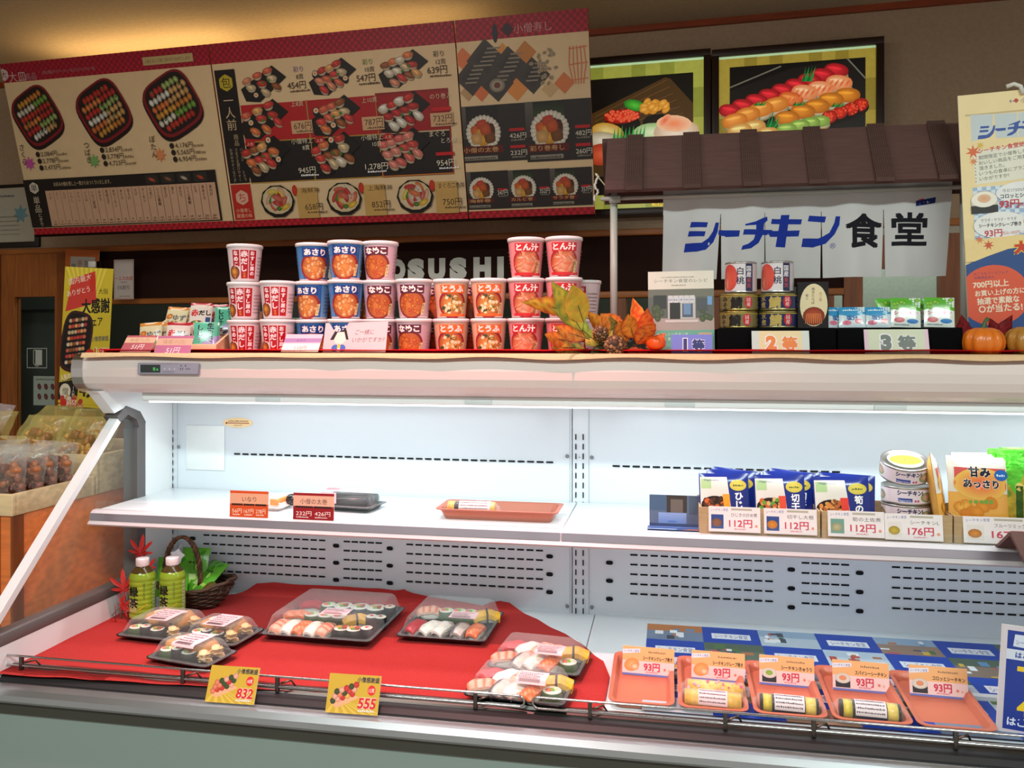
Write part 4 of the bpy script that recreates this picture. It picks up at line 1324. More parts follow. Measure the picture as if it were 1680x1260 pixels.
def cup_art(kind):
    c = Canvas(.001, step=1.5e-5)
    rr = random.Random(hash(kind) % 7 if False else {'aka': 1, 'asari': 2, 'nameko': 3, 'tofu': 4, 'ton': 5}[kind])
    H = 79
    if kind == 'aka':
        c.rect(-110, 3, 220, H - 3, '#d8c4c8')
        c.blob(-30, 20, 14, 16, 0, '#c87838', '#5c2414'); c.blob(-31, 22, 9, 9, 0, '#e0a048', '#a85c24')
        for x, t, h in ((-24, 'なめこ', 11.5), (-5, '赤だし', 15), (13, 'おすし屋の', 10.5)):
            c.rect(x - 8, 6 if t != 'なめこ' else 34, 16.5, 66 if t != 'なめこ' else 38, '#a8121e'); c.text(t, x, 70, h, '#f0d8dc', vert=True, bold=.045, gap=1.12)
        c.text('味噌', -5, 20, 6, '#e8a030', vert=True); 
        for k in range(6): c.greek(26, 14 + 8 * k, 24, 3, '#8c7078')
    else:
        bg = {'asari': '#2c5c98', 'nameko': '#c0a4b0', 'tofu': '#d8a890', 'ton': '#d0888c'}[kind]
        lab = {'asari': '#1c3c84', 'nameko': '#5c2438', 'tofu': '#e0682c', 'ton': '#c02830'}[kind]
        txt = {'asari': 'あさり', 'nameko': 'なめこ', 'tofu': 'とうふ', 'ton': 'とん汁'}[kind]
        c.rect(-110, 3, 220, H - 3, bg)
        if kind == 'asari': c.rect(-60, 3, 30, H - 3, '#4c84b8', '#3c74ac'); c.rect(34, 3, 30, H - 3, '#6c9cc8', '#4c84b8')
        c.blob(-2, 30, 34, 32, 0, {'asari': '#8c2a28', 'nameko': '#7c2c28', 'tofu': '#8c2830', 'ton': '#a02c34'}[kind], n=26)
        c.blob(-2, 29, 29, 27, 0, {'asari': '#d89048', 'nameko': '#cc7a38', 'tofu': '#d8a050', 'ton': '#dca080'}[kind], '#a85830', n=26)
        for k in range(26):
            a = rr.random() * 6.28; r = rr.random() ** .5
            X_, Y_ = -2 + 24 * r * math.cos(a), 29 + 22 * r * math.sin(a)
            if kind == 'tofu':
                if k % 3: c.blob(X_, Y_, 5.5, 5, rr.random(), '#f4ecd4', '#d8b878', n=4)
                else: c.blob(X_, Y_, 6, 4, rr.random() * 3, '#3c5434' if k % 2 else '#e0a840', '#4c4a2c', n=8)
            elif kind == 'ton': c.blob(X_, Y_, 11, 2.6, rr.random() * 3, rr.choice(['#f0c8a8', '#e88c60', '#e4a884', '#d8643c']), '#c87858', n=9)
            elif kind == 'asari': c.blob(X_, Y_, 6, 4.5, rr.random() * 3, rr.choice(['#f0b870', '#e8a050', '#f4d098']), '#b86428', n=9)
            else: c.blob(X_, Y_, 5, 4.6, rr.random() * 3, rr.choice(['#e09048', '#d87c34', '#c85c3c']), '#9c4820', n=9)
        c.rect(-28, 54, 54, 19, lab); c.text(txt, -1, 58, 16, '#f2e8e4', al='c', w=47, bold=.05)
        c.poly([(20, 6), (28, 8), (32, 34), (24, 32)], '#e0c890'); c.text('具沢山', 26, 31, 7, '#2c1c14', vert=True)
        if kind == 'ton' or kind == 'tofu': c.rect(-34, 3, 70, 6, lab)
        for k in range(6): c.greek(42, 14 + 8 * k, 26, 3, shade(bg, .6)); c.greek(-74, 14 + 8 * k, 26, 3, shade(bg, .6))
    return c


CUP = {}
def make_cup(kind):
    body = MB()
    body.lathe([(RB - .001, 0), (RB, .0015), (RB + .0002, .003), (RTp - .0004, CH - .009), (RTp - .0006, CH - .006)], 40, '#d9d2d0', 'plastic')
    cup_art(kind).apply(body, fn=cup_wrap, cut=.006, base=.0004, matk='gloss', smooth=True)
    lid = MB()
    lid.lathe([(RTp + .0002, CH - .0095, '#d8d2d4'), (RTp + .0022, CH - .0085, '#d8d2d4'), (RTp + .0024, CH - .003, '#e8e4e6'), (RTp + .0012, CH - .0012, '#f2f0f0'), (RTp - .003, CH - .001, '#e4e0e2'), (RTp - .005, CH - .0024, '#dcd6d8')], 40, '#e8e4e6', 'gloss')
    return body, lid


KN = {'aka': 'crimson akadashi', 'asari': 'blue asari', 'nameko': 'purple brown nameko', 'tofu': 'orange tofu', 'ton': 'red tonjiru'}
def place_cup(kind, x, y, lvl, rz, label, group):
    if kind not in CUP:
        b, l = make_cup(kind)
        r = empty('soup_cup', (0, 0, 0)); b.build('cup_body', r); l.build('lid', r); CUP[kind] = r
    else:
        r = copy_tree(CUP[kind])
    r.location = (x, y, ZT + lvl * (CH + .0008)); r.rotation_euler = (0, 0, rz)
    tag(r, label, 'soup cup', group)


ordn = ['first', 'second', 'third', 'fourth', 'fifth', 'sixth', 'seventh', 'eighth', 'ninth', 'tenth']
cols = [(402, ['aka'] * 3), (456, ['aka'] * 2), (514, ['asari'] * 3), (567, ['asari'] * 3), (624, ['nameko'] * 3), (679, ['nameko'] * 2), (740, ['tofu'] * 2), (802, ['tofu'] * 2), (863, ['ton'] * 3), (925, ['ton'] * 3)]
rots = {(0, 0): -4, (0, 1): -10, (0, 2): 6, (1, 0): -8, (1, 1): -2, (2, 0): -2, (2, 1): -26, (2, 2): 6, (3, 0): 0, (3, 1): 2, (3, 2): -2, (4, 0): -3, (4, 1): -3, (4, 2): -16, (5, 0): -18, (5, 1): -6, (6, 0): 2, (6, 1): 8, (7, 0): 2, (7, 1): 3, (8, 0): -6, (8, 1): 4, (8, 2): 6, (9, 0): 2, (9, 1): 2, (9, 2): 3}
lv = ['bottom', 'middle', 'top']
for i, (u, ks) in enumerate(cols):
    yc = [1.800, 1.778, 1.805, 1.776, 1.803, 1.783, 1.80, 1.80, 1.80, 1.80][i]
    x = float(aty(u, 520, yc)[0])
    for l, kd in enumerate(ks):
        view = math.atan2(x, 1.8)
        place_cup(kd, x, yc + random.uniform(-.001, .001), l, -view + math.radians(rots.get((i, l), 0)), f'{KN[kd]} soup cup, {lv[l]} row, {ordn[i]} front stack from the left', 'instant soup cups stacked on the canopy')
for i, (u, kd) in enumerate(((545, 'asari'), (600, 'asari'), (714, 'nameko'), (773, 'nameko'), (957, 'aka'))):
    x = float(aty(u, 520, 1.893)[0])
    for l in range(2):
        place_cup(kd, x, 1.893, l, math.radians(25 if kd != 'aka' else -20), f'{KN[kd]} soup cup behind the front row, {lv[l]} row, {ordn[i]} rear pair from left', 'instant soup cups in the rear row')

# ---- soft packets
def pillow(w, h, t, seam=.006, n=10):
    def z(x, y):
        a = max(0, 1 - abs(2 * x / w) ** 3) * max(0, 1 - abs(2 * y / h - 1) ** 3)
        return t / 2 * a ** .6 if a > 0 else 0
    return z


def packet(name, w, h, t, art, bg, matk='gloss', back=None, seal=None):
    z = pillow(w, h, t)
    m = MB()
    nx, ny = 10, 12
    m.grid(lambda a, b: ((a - .5) * w, -z((a - .5) * w, b * h), b * h), nx, ny, bg, matk)
    m.grid(lambda a, b: ((.5 - a) * w, z((.5 - a) * w, b * h) + .0004, b * h), nx, ny, back or bg, matk)
    c = Canvas(.001); art(c, w * 1000, h * 1000)
    c.apply(m, fn=lambda x, y, d: (x - w / 2, -z(x - w / 2, y) - d, y), cut=w / nx, cuty=h / ny, base=.0005, matk=matk, clip=(0, 0, w, h), smooth=True)
    return m


def stand(mb, name, label, cat, loc, rz=0, tilt=0, roll=0, group=None, parts=()):
    o = mb.build(name); o.location = loc
    o.rotation_euler = (Matrix.Rotation(rz, 3, 'Z') @ Matrix.Rotation(-tilt, 3, 'X') @ Matrix.Rotation(roll, 3, 'Y')).to_euler()
    return tag(o, label, cat, group)


def again(o, label, loc, rz=0, tilt=0, roll=0):
    c = copy_tree(o); c.location = loc
    c.rotation_euler = (Matrix.Rotation(rz, 3, 'Z') @ Matrix.Rotation(-tilt, 3, 'X') @ Matrix.Rotation(roll, 3, 'Y')).to_euler()
    c['label'] = label
    return c


def art_veg(c, w, h):
    c.rect(0, 0, w, h, '#d4c4a0'); c.rect(0, h - 9, w, 9, '#c87c34'); c.text('ゆず', w * .38, h * .5, 17, '#5a5a66', bold=.03)
    for k in range(20): c.blob(random.uniform(6, w - 6), random.uniform(6, h * .42), 5, 4, random.random() * 3, random.choice(['#6ca838', '#e0a048', '#8c5c34', '#e8d8b0']), '#7c5a34', n=8)
    c.blob(w * .2, h * .62, 9, 7, .4, '#d8883c', '#b05c24', n=10)
def art_aka(c, w, h):
    c.rect(0, 0, w, h, '#d8c8c0'); c.rect(0, h - 8, w, 8, '#a81c2c'); c.text('赤', w * .08, h * .52, 19, '#c02028', bold=.05); c.text('だし', w * .42, h * .54, 15, '#1c1614', bold=.05)
    c.rect(w * .74, h * .06, w * .2, h * .40, '#2c4c7c'); c.blob(w * .38, h * .22, 17, 9, 0, '#8c4424', '#3c1c14'); c.greek(w * .78, h * .2, w * .12, 4, '#c8d0dc')
    for k in range(9): c.blob(random.uniform(10, w * .66), random.uniform(6, h * .32), 4, 3, random.random(), random.choice(['#e8e0d0', '#d89040', '#4c8434']), n=7)
def art_teal(c, w, h):
    c.rect(0, 0, w, h, '#58b094'); c.poly([(0, 0), (w, 0), (w, h * .55), (0, h * .12)], '#a08cc0'); c.text('しじみ', w * .3, h * .9, 15, '#14241e', vert=True, bold=.05); c.text('生みそ', w * .72, h * .97, 16, '#1c1a2c', vert=True, bold=.05)
    c.blob(w * .3, h * .12, 16, 8, 0, '#5c3438', '#2c1818')


# stepped wooden packet box
bx0, bx1 = float(aty(216, 560, 1.77)[0]), float(aty(356, 560, 1.77)[0])
BW = bx1 - bx0
root = empty('wooden_packet_box', ((bx0 + bx1) / 2, 1.765, ZT))
tag(root, 'pale stepped wooden box with slanted dividers holding soup packets', 'box')
t_ = .006
WCb = '#e0b894'
q = MB(); q.box(-BW / 2, 0, 0, BW / 2, t_, .030, WCb, 'wood', bev=.0008); q.build('front_board', root)
for k in range(4):
    x = -BW / 2 + (BW - t_) * k / 3
    q = MB(); q.prism([(t_, 0), (.22, 0), (.22, .115), (.19, .115), (t_, .030)], x, x + t_, 'x', WCb, 'wood'); q.build('divider', root)
q = MB(); q.box(-BW / 2, .22, 0, BW / 2, .226, .115, WCb, 'wood'); q.build('back_board', root)
q = MB(); q.box(-BW / 2 + t_, t_, 0, BW / 2 - t_, .22, .006, WCb, 'wood'); q.box(-BW / 2 + .0002, .10, .006, BW / 2 - .0002, .218, .050, WCb, 'wood'); q.build('step', root)
cwid = (BW - t_) / 3
pk = {k: packet('soup_packet', .054, .074, .010, a, b) for k, a, b in (('veg', art_veg, '#d4c4a0'), ('aka', art_aka, '#d8c8c0'), ('teal', art_teal, '#58b094'))}
first = {}
desc = {'veg': 'orange topped vegetable soup packet', 'aka': 'red topped akadashi soup packet', 'teal': 'teal and lilac clam soup packet'}
for kd, comp, rows in (('veg', 0, [(.018, .006), (.038, .006), (.110, .05), (.130, .05)]), ('aka', 1, [(.018, .006), (.036, .006), (.115, .06), (.135, .06)]), ('aka', 1.5, [(.125, .055)]), ('teal', 2, [(.016, .006), (.034, .006), (.112, .05), (.132, .05)])):
    for j, (yy, zz) in enumerate(rows):
        x = (bx0 + bx1) / 2 - BW / 2 + t_ / 2 + cwid * (comp + .5) + random.uniform(-.002, .002)
        loc = (x, 1.765 + yy, ZT + zz + .004)
        lab = f'{desc[kd]}, ' + ['frontmost in its slot', 'second in its slot', 'on the raised step behind', 'rearmost on the raised step'][j]
        if comp == 1.5: lab = 'red topped akadashi soup packet squeezed in beside the raised one'; loc = (x - .001, 1.765 + .152, loc[2])
        tl = math.radians(14 + 3 * j); rl = math.radians(random.uniform(-6, 6)); rz_ = math.radians(18 if kd != 'veg' else 8)
        if kd not in first: first[kd] = stand(pk[kd], 'soup_packet', lab, 'packet', loc, rz_, tl, rl, 'soup packets in the wooden box')
        else: again(first[kd], lab, loc, rz_, tl, rl)

# ---- small signs on the canopy front edge
def sgn(name, label, u, v, Y, w, h, paint, rz=0, tilt=20, roll=0, bg='#ffffff', z=None, cat='price sign', group=None, dz=0):
    p = aty(u, v, Y)
    c = Canvas(.001); paint(c, w * 1000, h * 1000)
    return card(name, label, cat, c, w, h, (float(p[0]), Y, (float(p[2]) if z is None else z) + dz), math.radians(rz), math.radians(tilt), math.radians(roll), bg=bg, group=group)


def miso_sign(txt, c1, c2):
    def f(c, w, h):
        c.rect(0, 0, w, h, c1); c.rect(0, h * .55, w, h * .33, c2); c.text(txt, w / 2, h * .62, h * .24, '#a08068', al='c'); c.text('51円', w * .5, h * .18, h * .34, '#f0dce0', al='c', shear=.15)
    return f
sgn('price_sign', 'dusty red slanted price sign at the far left of the canopy', 221, 580, 1.712, .078, .048, miso_sign('味噌汁(赤)', '#b04c58', '#dca888'), tilt=38, bg='#b04c58', z=CZ + .006)
sgn('price_sign', 'mauve price sign hanging over the canopy edge, second from left', 280, 584, 1.690, .090, .052, miso_sign('味噌汁(白)', '#b8688c', '#d8a490'), tilt=24, bg='#b8688c', z=CZ - .005)
def glare(c, w, h):
    c.rect(0, 0, w, h, '#c8a8b8'); c.rect(0, h * .52, w, h * .24, '#8c6c9c'); c.text('みそ汁', w * .46, h * .58, h * .16, '#5c3c6c', al='c'); c.rect(0, 0, w, h * .44, '#e4d8cc'); c.text('110円', w * .5, h * .12, h * .26, '#a8344c', al='c')
sgn('price_sign', 'small shiny lilac price sign leaning back before the crimson cups', 491, 580, 1.712, .088, .048, glare, tilt=36, bg='#e0d0c8', z=CZ + .007)
def girl(c, w, h):
    c.rect(0, 0, w, h, '#cdb4b8')
    c.blob(39, 36, 15, 17, 0, '#f0d0c4', n=20)
    c.poly([(26, 52), (34, 58), (46, 58), (53, 52), (60, 30), (54, 30), (48, 48), (32, 48), (24, 30), (15, 30)], '#1c1618'); c.blob(39, 55, 13, 4.5, 0, '#1c1618'); c.poly([(32, 62), (39, 57), (46, 62), (46, 56), (39, 58), (32, 56)], '#1c1618')
    c.blob(29, 11, 9, 8, .5, '#3c64b4', n=14); c.blob(46, 11, 9, 8, -.5, '#3c64b4', n=14); c.blob(38, 14, 4, 7, 0, '#e0b848')
    c.blob(38, 6, 4, 5, 0, '#ece4e4')
    c.text('ご一緒に', 74, 42, 13, '#5c5054', shear=.15, w=44); c.text('いかがですか?', 68, 24, 13, '#5c5054', shear=.15, w=76)
sgn('message_sign', 'pink white sign with a black haired girl drawing before the cups', 580, 580, 1.722, .150, .070, girl, tilt=16, rz=-3, roll=-1, bg='#cdb4b8', z=CZ + .005, cat='sign')

# ---- autumn garland, persimmon, pumpkins
def leaf_mb(L, W, c1, c2, curl=.25, pts=7, serr=.12):
    m = MB(); V = []; C = []
    n = 12
    for i in range(n + 1):
        t = i / n
        w = W / 2 * math.sin(math.pi * min(1, t * 1.02) ** .8) ** .85 * (1 + serr * (i % 2))
        for s_ in (-1, -.5, 0, .5, 1):
            V.append((s_ * w, -curl * L * t * t + .25 * abs(s_) * w, t * L)); C.append(lin(c1 if abs(s_) < .9 and (i + int(s_ * 2)) % 3 else c2))
    Fc = [(i * 5 + k, i * 5 + k + 1, (i + 1) * 5 + k + 1, (i + 1) * 5 + k) for i in range(n) for k in range(4)]
    m.add(V, Fc, C, 'leaf', True)
    m.tube([(0, .0, -L * .12), (0, .0005, L * .02), (0, -curl * L * .2, L * .45)], .0008, 5, '#5a3a20', 'leaf')
    return m
gx = lambda u, Y=1.745: float(aty(u, 560, Y)[0])
root = empty('autumn_garland', (gx(985), 1.745, ZT))
tag(root, 'artificial autumn garland of yellow leaves, pine cone and berries beside the cups', 'garland')
GZ = lambda v, Y=1.745: float(aty(985, v, Y)[2]) - ZT
LV = [(1000, 555, 975, 520, .05, '#c8982c', '#a86c20', 0), (1010, 560, 1005, 530, .045, '#8c7c2c', '#5c4c1c', 1), (1030, 560, 1015, 530, .05, '#d8882c', '#b0581c', 0), (1060, 570, 1085, 555, .04, '#c8702c', '#a04818', 0), (940, 570, 915, 570, .04, '#c8a030', '#9c6c24', 0), (935, 560, 900, 552, .045, '#c87c28', '#b0541c', 0), (950, 520, 886, 500, .056, '#d8a82c', '#b85c1c', 0), (958, 548, 925, 487, .060, '#c8a830', '#7c9030', 0), (962, 535, 945, 482, .070, '#b8a02c', '#d8a030', 1), (975, 560, 930, 520, .05, '#b8b040', '#7c9034', -1), (960, 572, 935, 578, .045, '#a8a840', '#6c7c2c', -1), (965, 560, 920, 545, .04, '#d8842c', '#b8501c', 0),
      (985, 560, 1000, 540, .045, '#c8b038', '#8c9830', 0), (985, 545, 968, 560, .050, '#c8b83c', '#8c8c2c', -1), (1000, 570, 975, 580, .04, '#3c4c20', '#241c14', -1.2), (1020, 560, 1030, 548, .045, '#3a3420', '#1c1814', -1.2),
      (1020, 545, 995, 522, .055, '#e0842c', '#c85c1c', .6), (1040, 555, 1030, 520, .05, '#e0942c', '#c86420', .6), (1050, 560, 1046, 508, .06, '#d8481c', '#e0882c', .6), (1055, 565, 1062, 520, .05, '#e06c24', '#c83c18', .4), (1045, 565, 1072, 532, .05, '#d87c28', '#b84418', .2), (1030, 575, 1045, 578, .04, '#c8643c', '#a84424', -1.2), (1015, 572, 1008, 580, .035, '#4c4a24', '#2c2a18', -1)]
for k, (u0, v0, u1, v1, Wd, c1, c2, yy) in enumerate(LV):
    a = Vector((gx(u0), 1.745, GZ(v0))); b = Vector((gx(u1), 1.745 + .012 * yy, GZ(v1))); d = b - a
    L_ = max(d.length * 1.35, .042)
    o = leaf_mb(L_, Wd * .72, c1, c2, curl=.18).build('leaf', root)
    o.location = (a.x - gx(985), (-.050 if k in (6, 7, 8, 9, 11) else .004 * (k % 4) - .012), a.z + (.006 if k in (6, 7, 8, 9, 11) else 0))
    ang = math.atan2(d.x, d.z)
    o.rotation_euler = (Matrix.Rotation(ang, 3, 'Y') @ Matrix.Rotation(math.radians(-10 + 20 * ((k * 7) % 3)), 3, 'X') @ Matrix.Rotation(math.radians(-30 + 25 * (k % 3)), 3, 'Z')).to_euler()
m = MB()
for j in range(9):
    for k in range(9):
        a = 2 * math.pi * (k + .5 * (j % 2)) / 9; r = .017 * math.sin(math.pi * (j + 1) / 10.5) ** .7
        m.lump(r * math.cos(a), r * math.sin(a), .004 + .0035 * j, .0055, .0042, .0022, ['#6c4a2c', '#4c3018', '#8c6a44'][(j + k) % 3], 'wicker', 7, 4, rot=a)
m.lump(0, 0, .02, .013, .013, .018, '#3c2614', 'wicker')
for (u, v, s_) in ((1008, 560, 1.1), (985, 538, .8)):
    o = m.build('pine_cone', root) if s_ == 1.1 else None
    if o is None: o = cone0.copy(); COL.objects.link(o); o.parent = root
    cone0 = o; o.scale = (s_,) * 3; o.location = (gx(u) - gx(985), .0, GZ(v) - .016); o.rotation_euler = (1.2, .3, 0)
m = MB()
rr = random.Random(5)
for k in range(16):
    m.lump(rr.uniform(-.04, .06), rr.uniform(-.01, .012), rr.uniform(.012, .034), .0042, .0042, .0042, rr.choice(['#c0502c', '#8c5a34', '#b8842c', '#5c3c24']), 'fruit', 8, 6)
for k in range(7):
    x = -.05 + .02 * k; m.tube([(x, .01, .008), (x + .02, .002, .02 + .004 * (k % 3)), (x + .045, .004, .014)], .0012, 5, '#3c2818', 'leaf')
o = m.build('berry_sprig', root)
m = MB(); m.lathe([(.002, 0), (.012, .0015), (.019, .008), (.0205, .016), (.018, .024), (.011, .0285), (.002, .028)], 28, '#e0561c', 'fruit', rip=lambda a, z: 1 + .025 * math.cos(4 * a))
o = m.build('persimmon'); o.location = (gx(1076, 1.728), 1.728, CZ + .0115); k_ = MB(); k_.add([(0, 0, 0)] + [(.009 * (1 if i % 2 == 0 else .45) * math.cos(i * math.pi / 4), .009 * (1 if i % 2 == 0 else .45) * math.sin(i * math.pi / 4), .001) for i in range(8)], [(0, i + 1, (i + 1) % 8 + 1) for i in range(8)], '#5c6c2c', 'leaf'); kk = k_.build('calyx', o); kk.location = (0, 0, .0285)
tag(o, 'small shiny orange artificial persimmon at the right end of the garland', 'fruit')

def pumpkin(u, Y, r, c1, label):
    m = MB(); n = 60; prof = []
    for j in range(11):
        t = math.pi * j / 10 - math.pi / 2
        prof.append((max(.0015, r * math.cos(t) ** .7 * (1 - .12 * (j > 8))), r * .78 * (1 + math.sin(t)) - (.10 * r if j in (0, 10) else 0) * (1 if j == 10 else -1), c1))
    m.lathe(prof, n, c1, 'fruit', rip=lambda a, z: 1 - .10 * abs(math.cos(5 * a)) ** 3)
    o = m.build('pumpkin'); p = aty(u, 560, Y); o.location = (p[0], Y, ZT + .002)
    s_ = MB(); s_.tube([(0, 0, r * 1.40), (.001, 0, r * 1.6), (.004, 0, r * 1.85), (.009, .0, r * 2.0)], [.0065, .0045, .0035, .004], 8, '#3c5a30', 'leaf'); s_.build('stem', o)
    return tag(o, label, 'pumpkin')
pumpkin(1613, 1.752, .039, '#d8701c', 'small orange pumpkin on the canopy in front of the tall poster')
pumpkin(1684, 1.752, .040, '#a8742c', 'mottled green orange pumpkin at the right edge of the picture')
for k, (u, a, lab) in enumerate(((1594, -18, 'dark red leaf sticking up behind the orange pumpkin, leaning left'), (1628, 20, 'dark red leaf sticking up behind the orange pumpkin, leaning right'), (1655, -30, 'dark red leaf between the two pumpkins'))):
    o = leaf_mb(.085, .036, '#8c1820', '#5c1418').build('leaf'); p = aty(u, 560, 1.80); o.location = (p[0], 1.80, ZT + .008); o.rotation_euler = (0, math.radians(a), 0); tag(o, lab, 'leaf')

# ---- recipe book
def book(c, w, h):
    c.rect(0, 0, w, h, '#d8d6c8'); c.text('シーチキン食堂のレシピ', w / 2, h * .87, 9, '#5c6058', al='c', w=w * .82); c.greek(w * .2, h * .925, w * .5, 2.5, '#8c9088'); c.greek(w * .36, h * .83, w * .22, 2.5, '#8c9088')
    c.rect(0, h * .31, w, h * .48, '#5c625c'); c.rect(0, h * .70, w, h * .09, '#6c7064'); c.rect(0, h * .31, w, h * .14, '#a89c94'); c.rect(w * .08, h * .56, w * .2, h * .16, '#343c3c'); c.rect(w * .30, h * .44, w * .42, h * .26, '#b4b8b4'); c.rect(w * .33, h * .44, w * .16, h * .20, '#2c2e2c'); c.rect(w * .52, h * .46, w * .16, h * .16, '#4c5c70'); c.rect(w * .54, h * .49, w * .11, h * .13, '#6c8cb0')
    for k in range(5): c.rect(w * (.305 + .082 * k), h * .63, w * .075, h * .085, '#c8ccd0'); c.greek(w * (.31 + .082 * k), h * .655, w * .06, 4, '#7c8cac')
    for k in range(18):
        c.blob(w * random.choice([.1, .14, .2, .82, .88, .93]), h * random.uniform(.42, .58), 6, 8, random.random(), '#5c6c48', '#3c4a34', n=8)
    c.rect(w * .74, h * .54, w * .16, h * .14, '#4c5458'); c.rect(w * .9, h * .60, w * .07, h * .1, '#6c9cc8'); c.rect(w * .26, h * .40, w * .5, h * .03, '#ccc4c0')
    c.rect(0, 0, w, h * .31, '#6cac98')
    for k, t in enumerate(['いちばんシーチキンを', 'おいしく食べられる', 'ひみつ']): c.text(t, w * .08, h * (.25 - .055 * k), 7.5, '#d8ecdc')
    c.rect(w * .76, h * .20, w * .2, h * .08, '#c0a88c'); c.blob(w * .62, h * .11, 10, 9, 0, '#e0d8c0', '#c8b48c'); c.blob(w * .86, h * .1, 12, 8, 0, '#d8c8a0', '#a88c5c'); c.greek(w * .08, h * .05, w * .3, 3, '#3c6c5c')
m = MB(); bw_, bh_ = .139, .186
m.box(-bw_ / 2, 0, 0, bw_ / 2, .012, bh_, '#dcd8cc', 'paper', bev=.0006)
c = Canvas(.001); book(c, bw_ * 1000, bh_ * 1000); c.apply(m, T=Matrix.Translation((-bw_ / 2, 0, 0)))
p = aty(1118, 570, 1.80); o = stand(m, 'recipe_book', 'recipe book with a shopfront photo standing behind the blue first prize card', 'book', (p[0], 1.80, ZT + .002), 0, math.radians(5), math.radians(-.5))
m = MB(); m.prism([(0, 0), (.05, 0), (.012, .10)], -.02, .02, 'x', '#2c2a2c', 'plastic'); o = m.build('book_stand'); o.location = (p[0], 1.824, ZT + .001); tag(o, 'small black stand propping up the recipe book', 'stand')

# ---- black risers with the prize goods
RZ0, RH = ZT, .0625
def riser(u0, u1, label):
    a, b = float(aty(u0, 560, 1.757)[0]), float(aty(u1, 560, 1.757)[0])
    m = MB(); m.box(0, 0, 0, b - a, .16, RH, '#0c0c0e', 'felt', bev=.002); o = m.build('display_riser'); o.location = (a, 1.757, RZ0); return tag(o, label, 'riser')
riser(1179, 1372, 'long black display riser under the stacked food cans')
riser(1375, 1580, 'long black display riser under the blue and green packets')
RT_ = RZ0 + RH

def can(name, r, h, art, side, top='#b8b4b0', ring=True):
    m = MB(); m.lathe([(r - .002, 0), (r, .001), (r + .0006, .0025), (r, .004), (r, h - .004), (r + .0008, h - .0025), (r + .0003, h - .0008), (r - .002, h), (r - .003, h - .002), (.001, h - .002)], 40, top, 'metal')
    c = Canvas(.001); art(c, r * 1000, h * 1000)
    lab = MB(); lab.lathe([(r + .0002, .0045), (r + .0002, h - .0045)], 40, side, 'gloss', cap=False)
    c.apply(lab, fn=lambda x, y, d: ((r + d) * math.sin(x / r), -(r + d) * math.cos(x / r), y), cut=.006, base=.0005, matk='gloss', smooth=True)
    return m, lab
def mk_can(name, r, h, art, side, label, group, loc, rz=0, top='#b8b4b0'):
    m, l = can(name, r, h, art, side, top); root = empty(name, loc, rz); m.build('tin', root); l.build('paper_label', root); return tag(root, label, 'can', group)
def art_saba(bg, fg, kanji):
    def f(c, r, h):
        c.rect(-110, 4.5, 220, h - 9, bg)
        for q in (-1, 0, 1):
            o_ = q * 84
            c.text('鯖', o_ + 4, h * .2, h * .68, fg, al='c', bold=.05); c.text(kanji, o_ - 22, h * .86, h * .36, fg, vert=True, bold=.02)
            c.blob(o_ + 29, h * .5, 8.5, h * .36, 0, '#c02430', n=18); c.text('国産', o_ + 29, h * .76, 9.5, '#f0dcd8', vert=True)
        c.rect(-110, h - 6.5, 220, 2, '#a89040')
    return f
def art_peach(c, r, h):
    c.rect(-110, 4.5, 220, h - 9, '#d8d0d4'); c.blob(-14, h * .5, 19, h * .42, 0, '#e0604c', '#d04c44', n=22); c.blob(-20, h * .3, 11, 14, 0, '#e88c74', '#d8604c', n=14)
    c.text('白桃', 10, h * .82, 17, '#2c2a4c', vert=True, bold=.02, gap=1.15); c.rect(21, 4.5, 16, h - 9, '#24264c'); c.text('国産', 28, h * .86, 12, '#e0d8e0', vert=True, bold=.03); c.text('果実', 28, h * .48, 11, '#c05050', vert=True); c.rect(38, 4.5, 60, h - 9, '#c8bcc0')
ca = float(aty(1212, 530, 1.815)[0]); cb = float(aty(1276, 530, 1.815)[0])
hC = .0365
for k, (x, art, side, nm) in enumerate(((ca, art_saba('#7c6c44', '#18140e', 'みそ煮'), '#7c6c44', 'gold miso mackerel can'), (cb, art_saba('#1c2450', '#b8a058', '水煮'), '#1c2450', 'navy boiled mackerel can'))):
    o = mk_can('fish_can', .0398, hC, art, side, nm + ', lower of its pair on the black riser', 'mackerel cans on the riser', (x, 1.815, RT_), math.radians(-22 + 3 * k), '#b0a060' if k == 0 else '#a8a070')
    o2 = copy_tree(o); o2.location = (x + .0005, 1.815, RT_ + hC + .0004); o2.rotation_euler = (0, 0, math.radians(-18 - 4 * k)); o2['label'] = nm + ', upper of its pair under a peach can'
o = mk_can('peach_can', .0325, .0665, art_peach, '#d8d0d4', 'white peach can with pink fruit label stacked on the gold cans', 'peach cans on top', (ca + .004, 1.815, RT_ + 2 * hC + .001), math.radians(-24))
o2 = copy_tree(o); o2.location = (cb - .001, 1.815, RT_ + 2 * hC + .001); o2['label'] = 'white peach can with pink fruit label stacked on the navy cans'
def art_box(c, w, h):
    c.rect(0, 0, w, h, '#121012'); c.blob(w * .52, h * .5, w * .45, h * .46, 0, '#e0cfa8', n=30); c.blob(w * .52, h * .26, w * .36, h * .2, 0, '#c8542c', '#7c2c18')
    for k in range(9): c.line([(w * .25 + 4 * k, h * .10), (w * .3 + 3.2 * k, h * .32)], 1.2, '#e0884c')
    c.text('焼きたらば', w * .5, h * .88, 7, '#4c3424', vert=True); c.text('極上', w * .3, h * .74, 6, '#3c3c6c', vert=True); c.text('カニ缶', w * .74, h * .78, 6.5, '#b04c3c', vert=True)
m = MB(); m.box(-.03, 0, 0, .03, .045, .096, '#121012', 'gloss', bev=.0008); c = Canvas(.001); art_box(c, 60, 96); c.apply(m, T=Matrix.Translation((-.03, 0, 0)), matk='gloss')
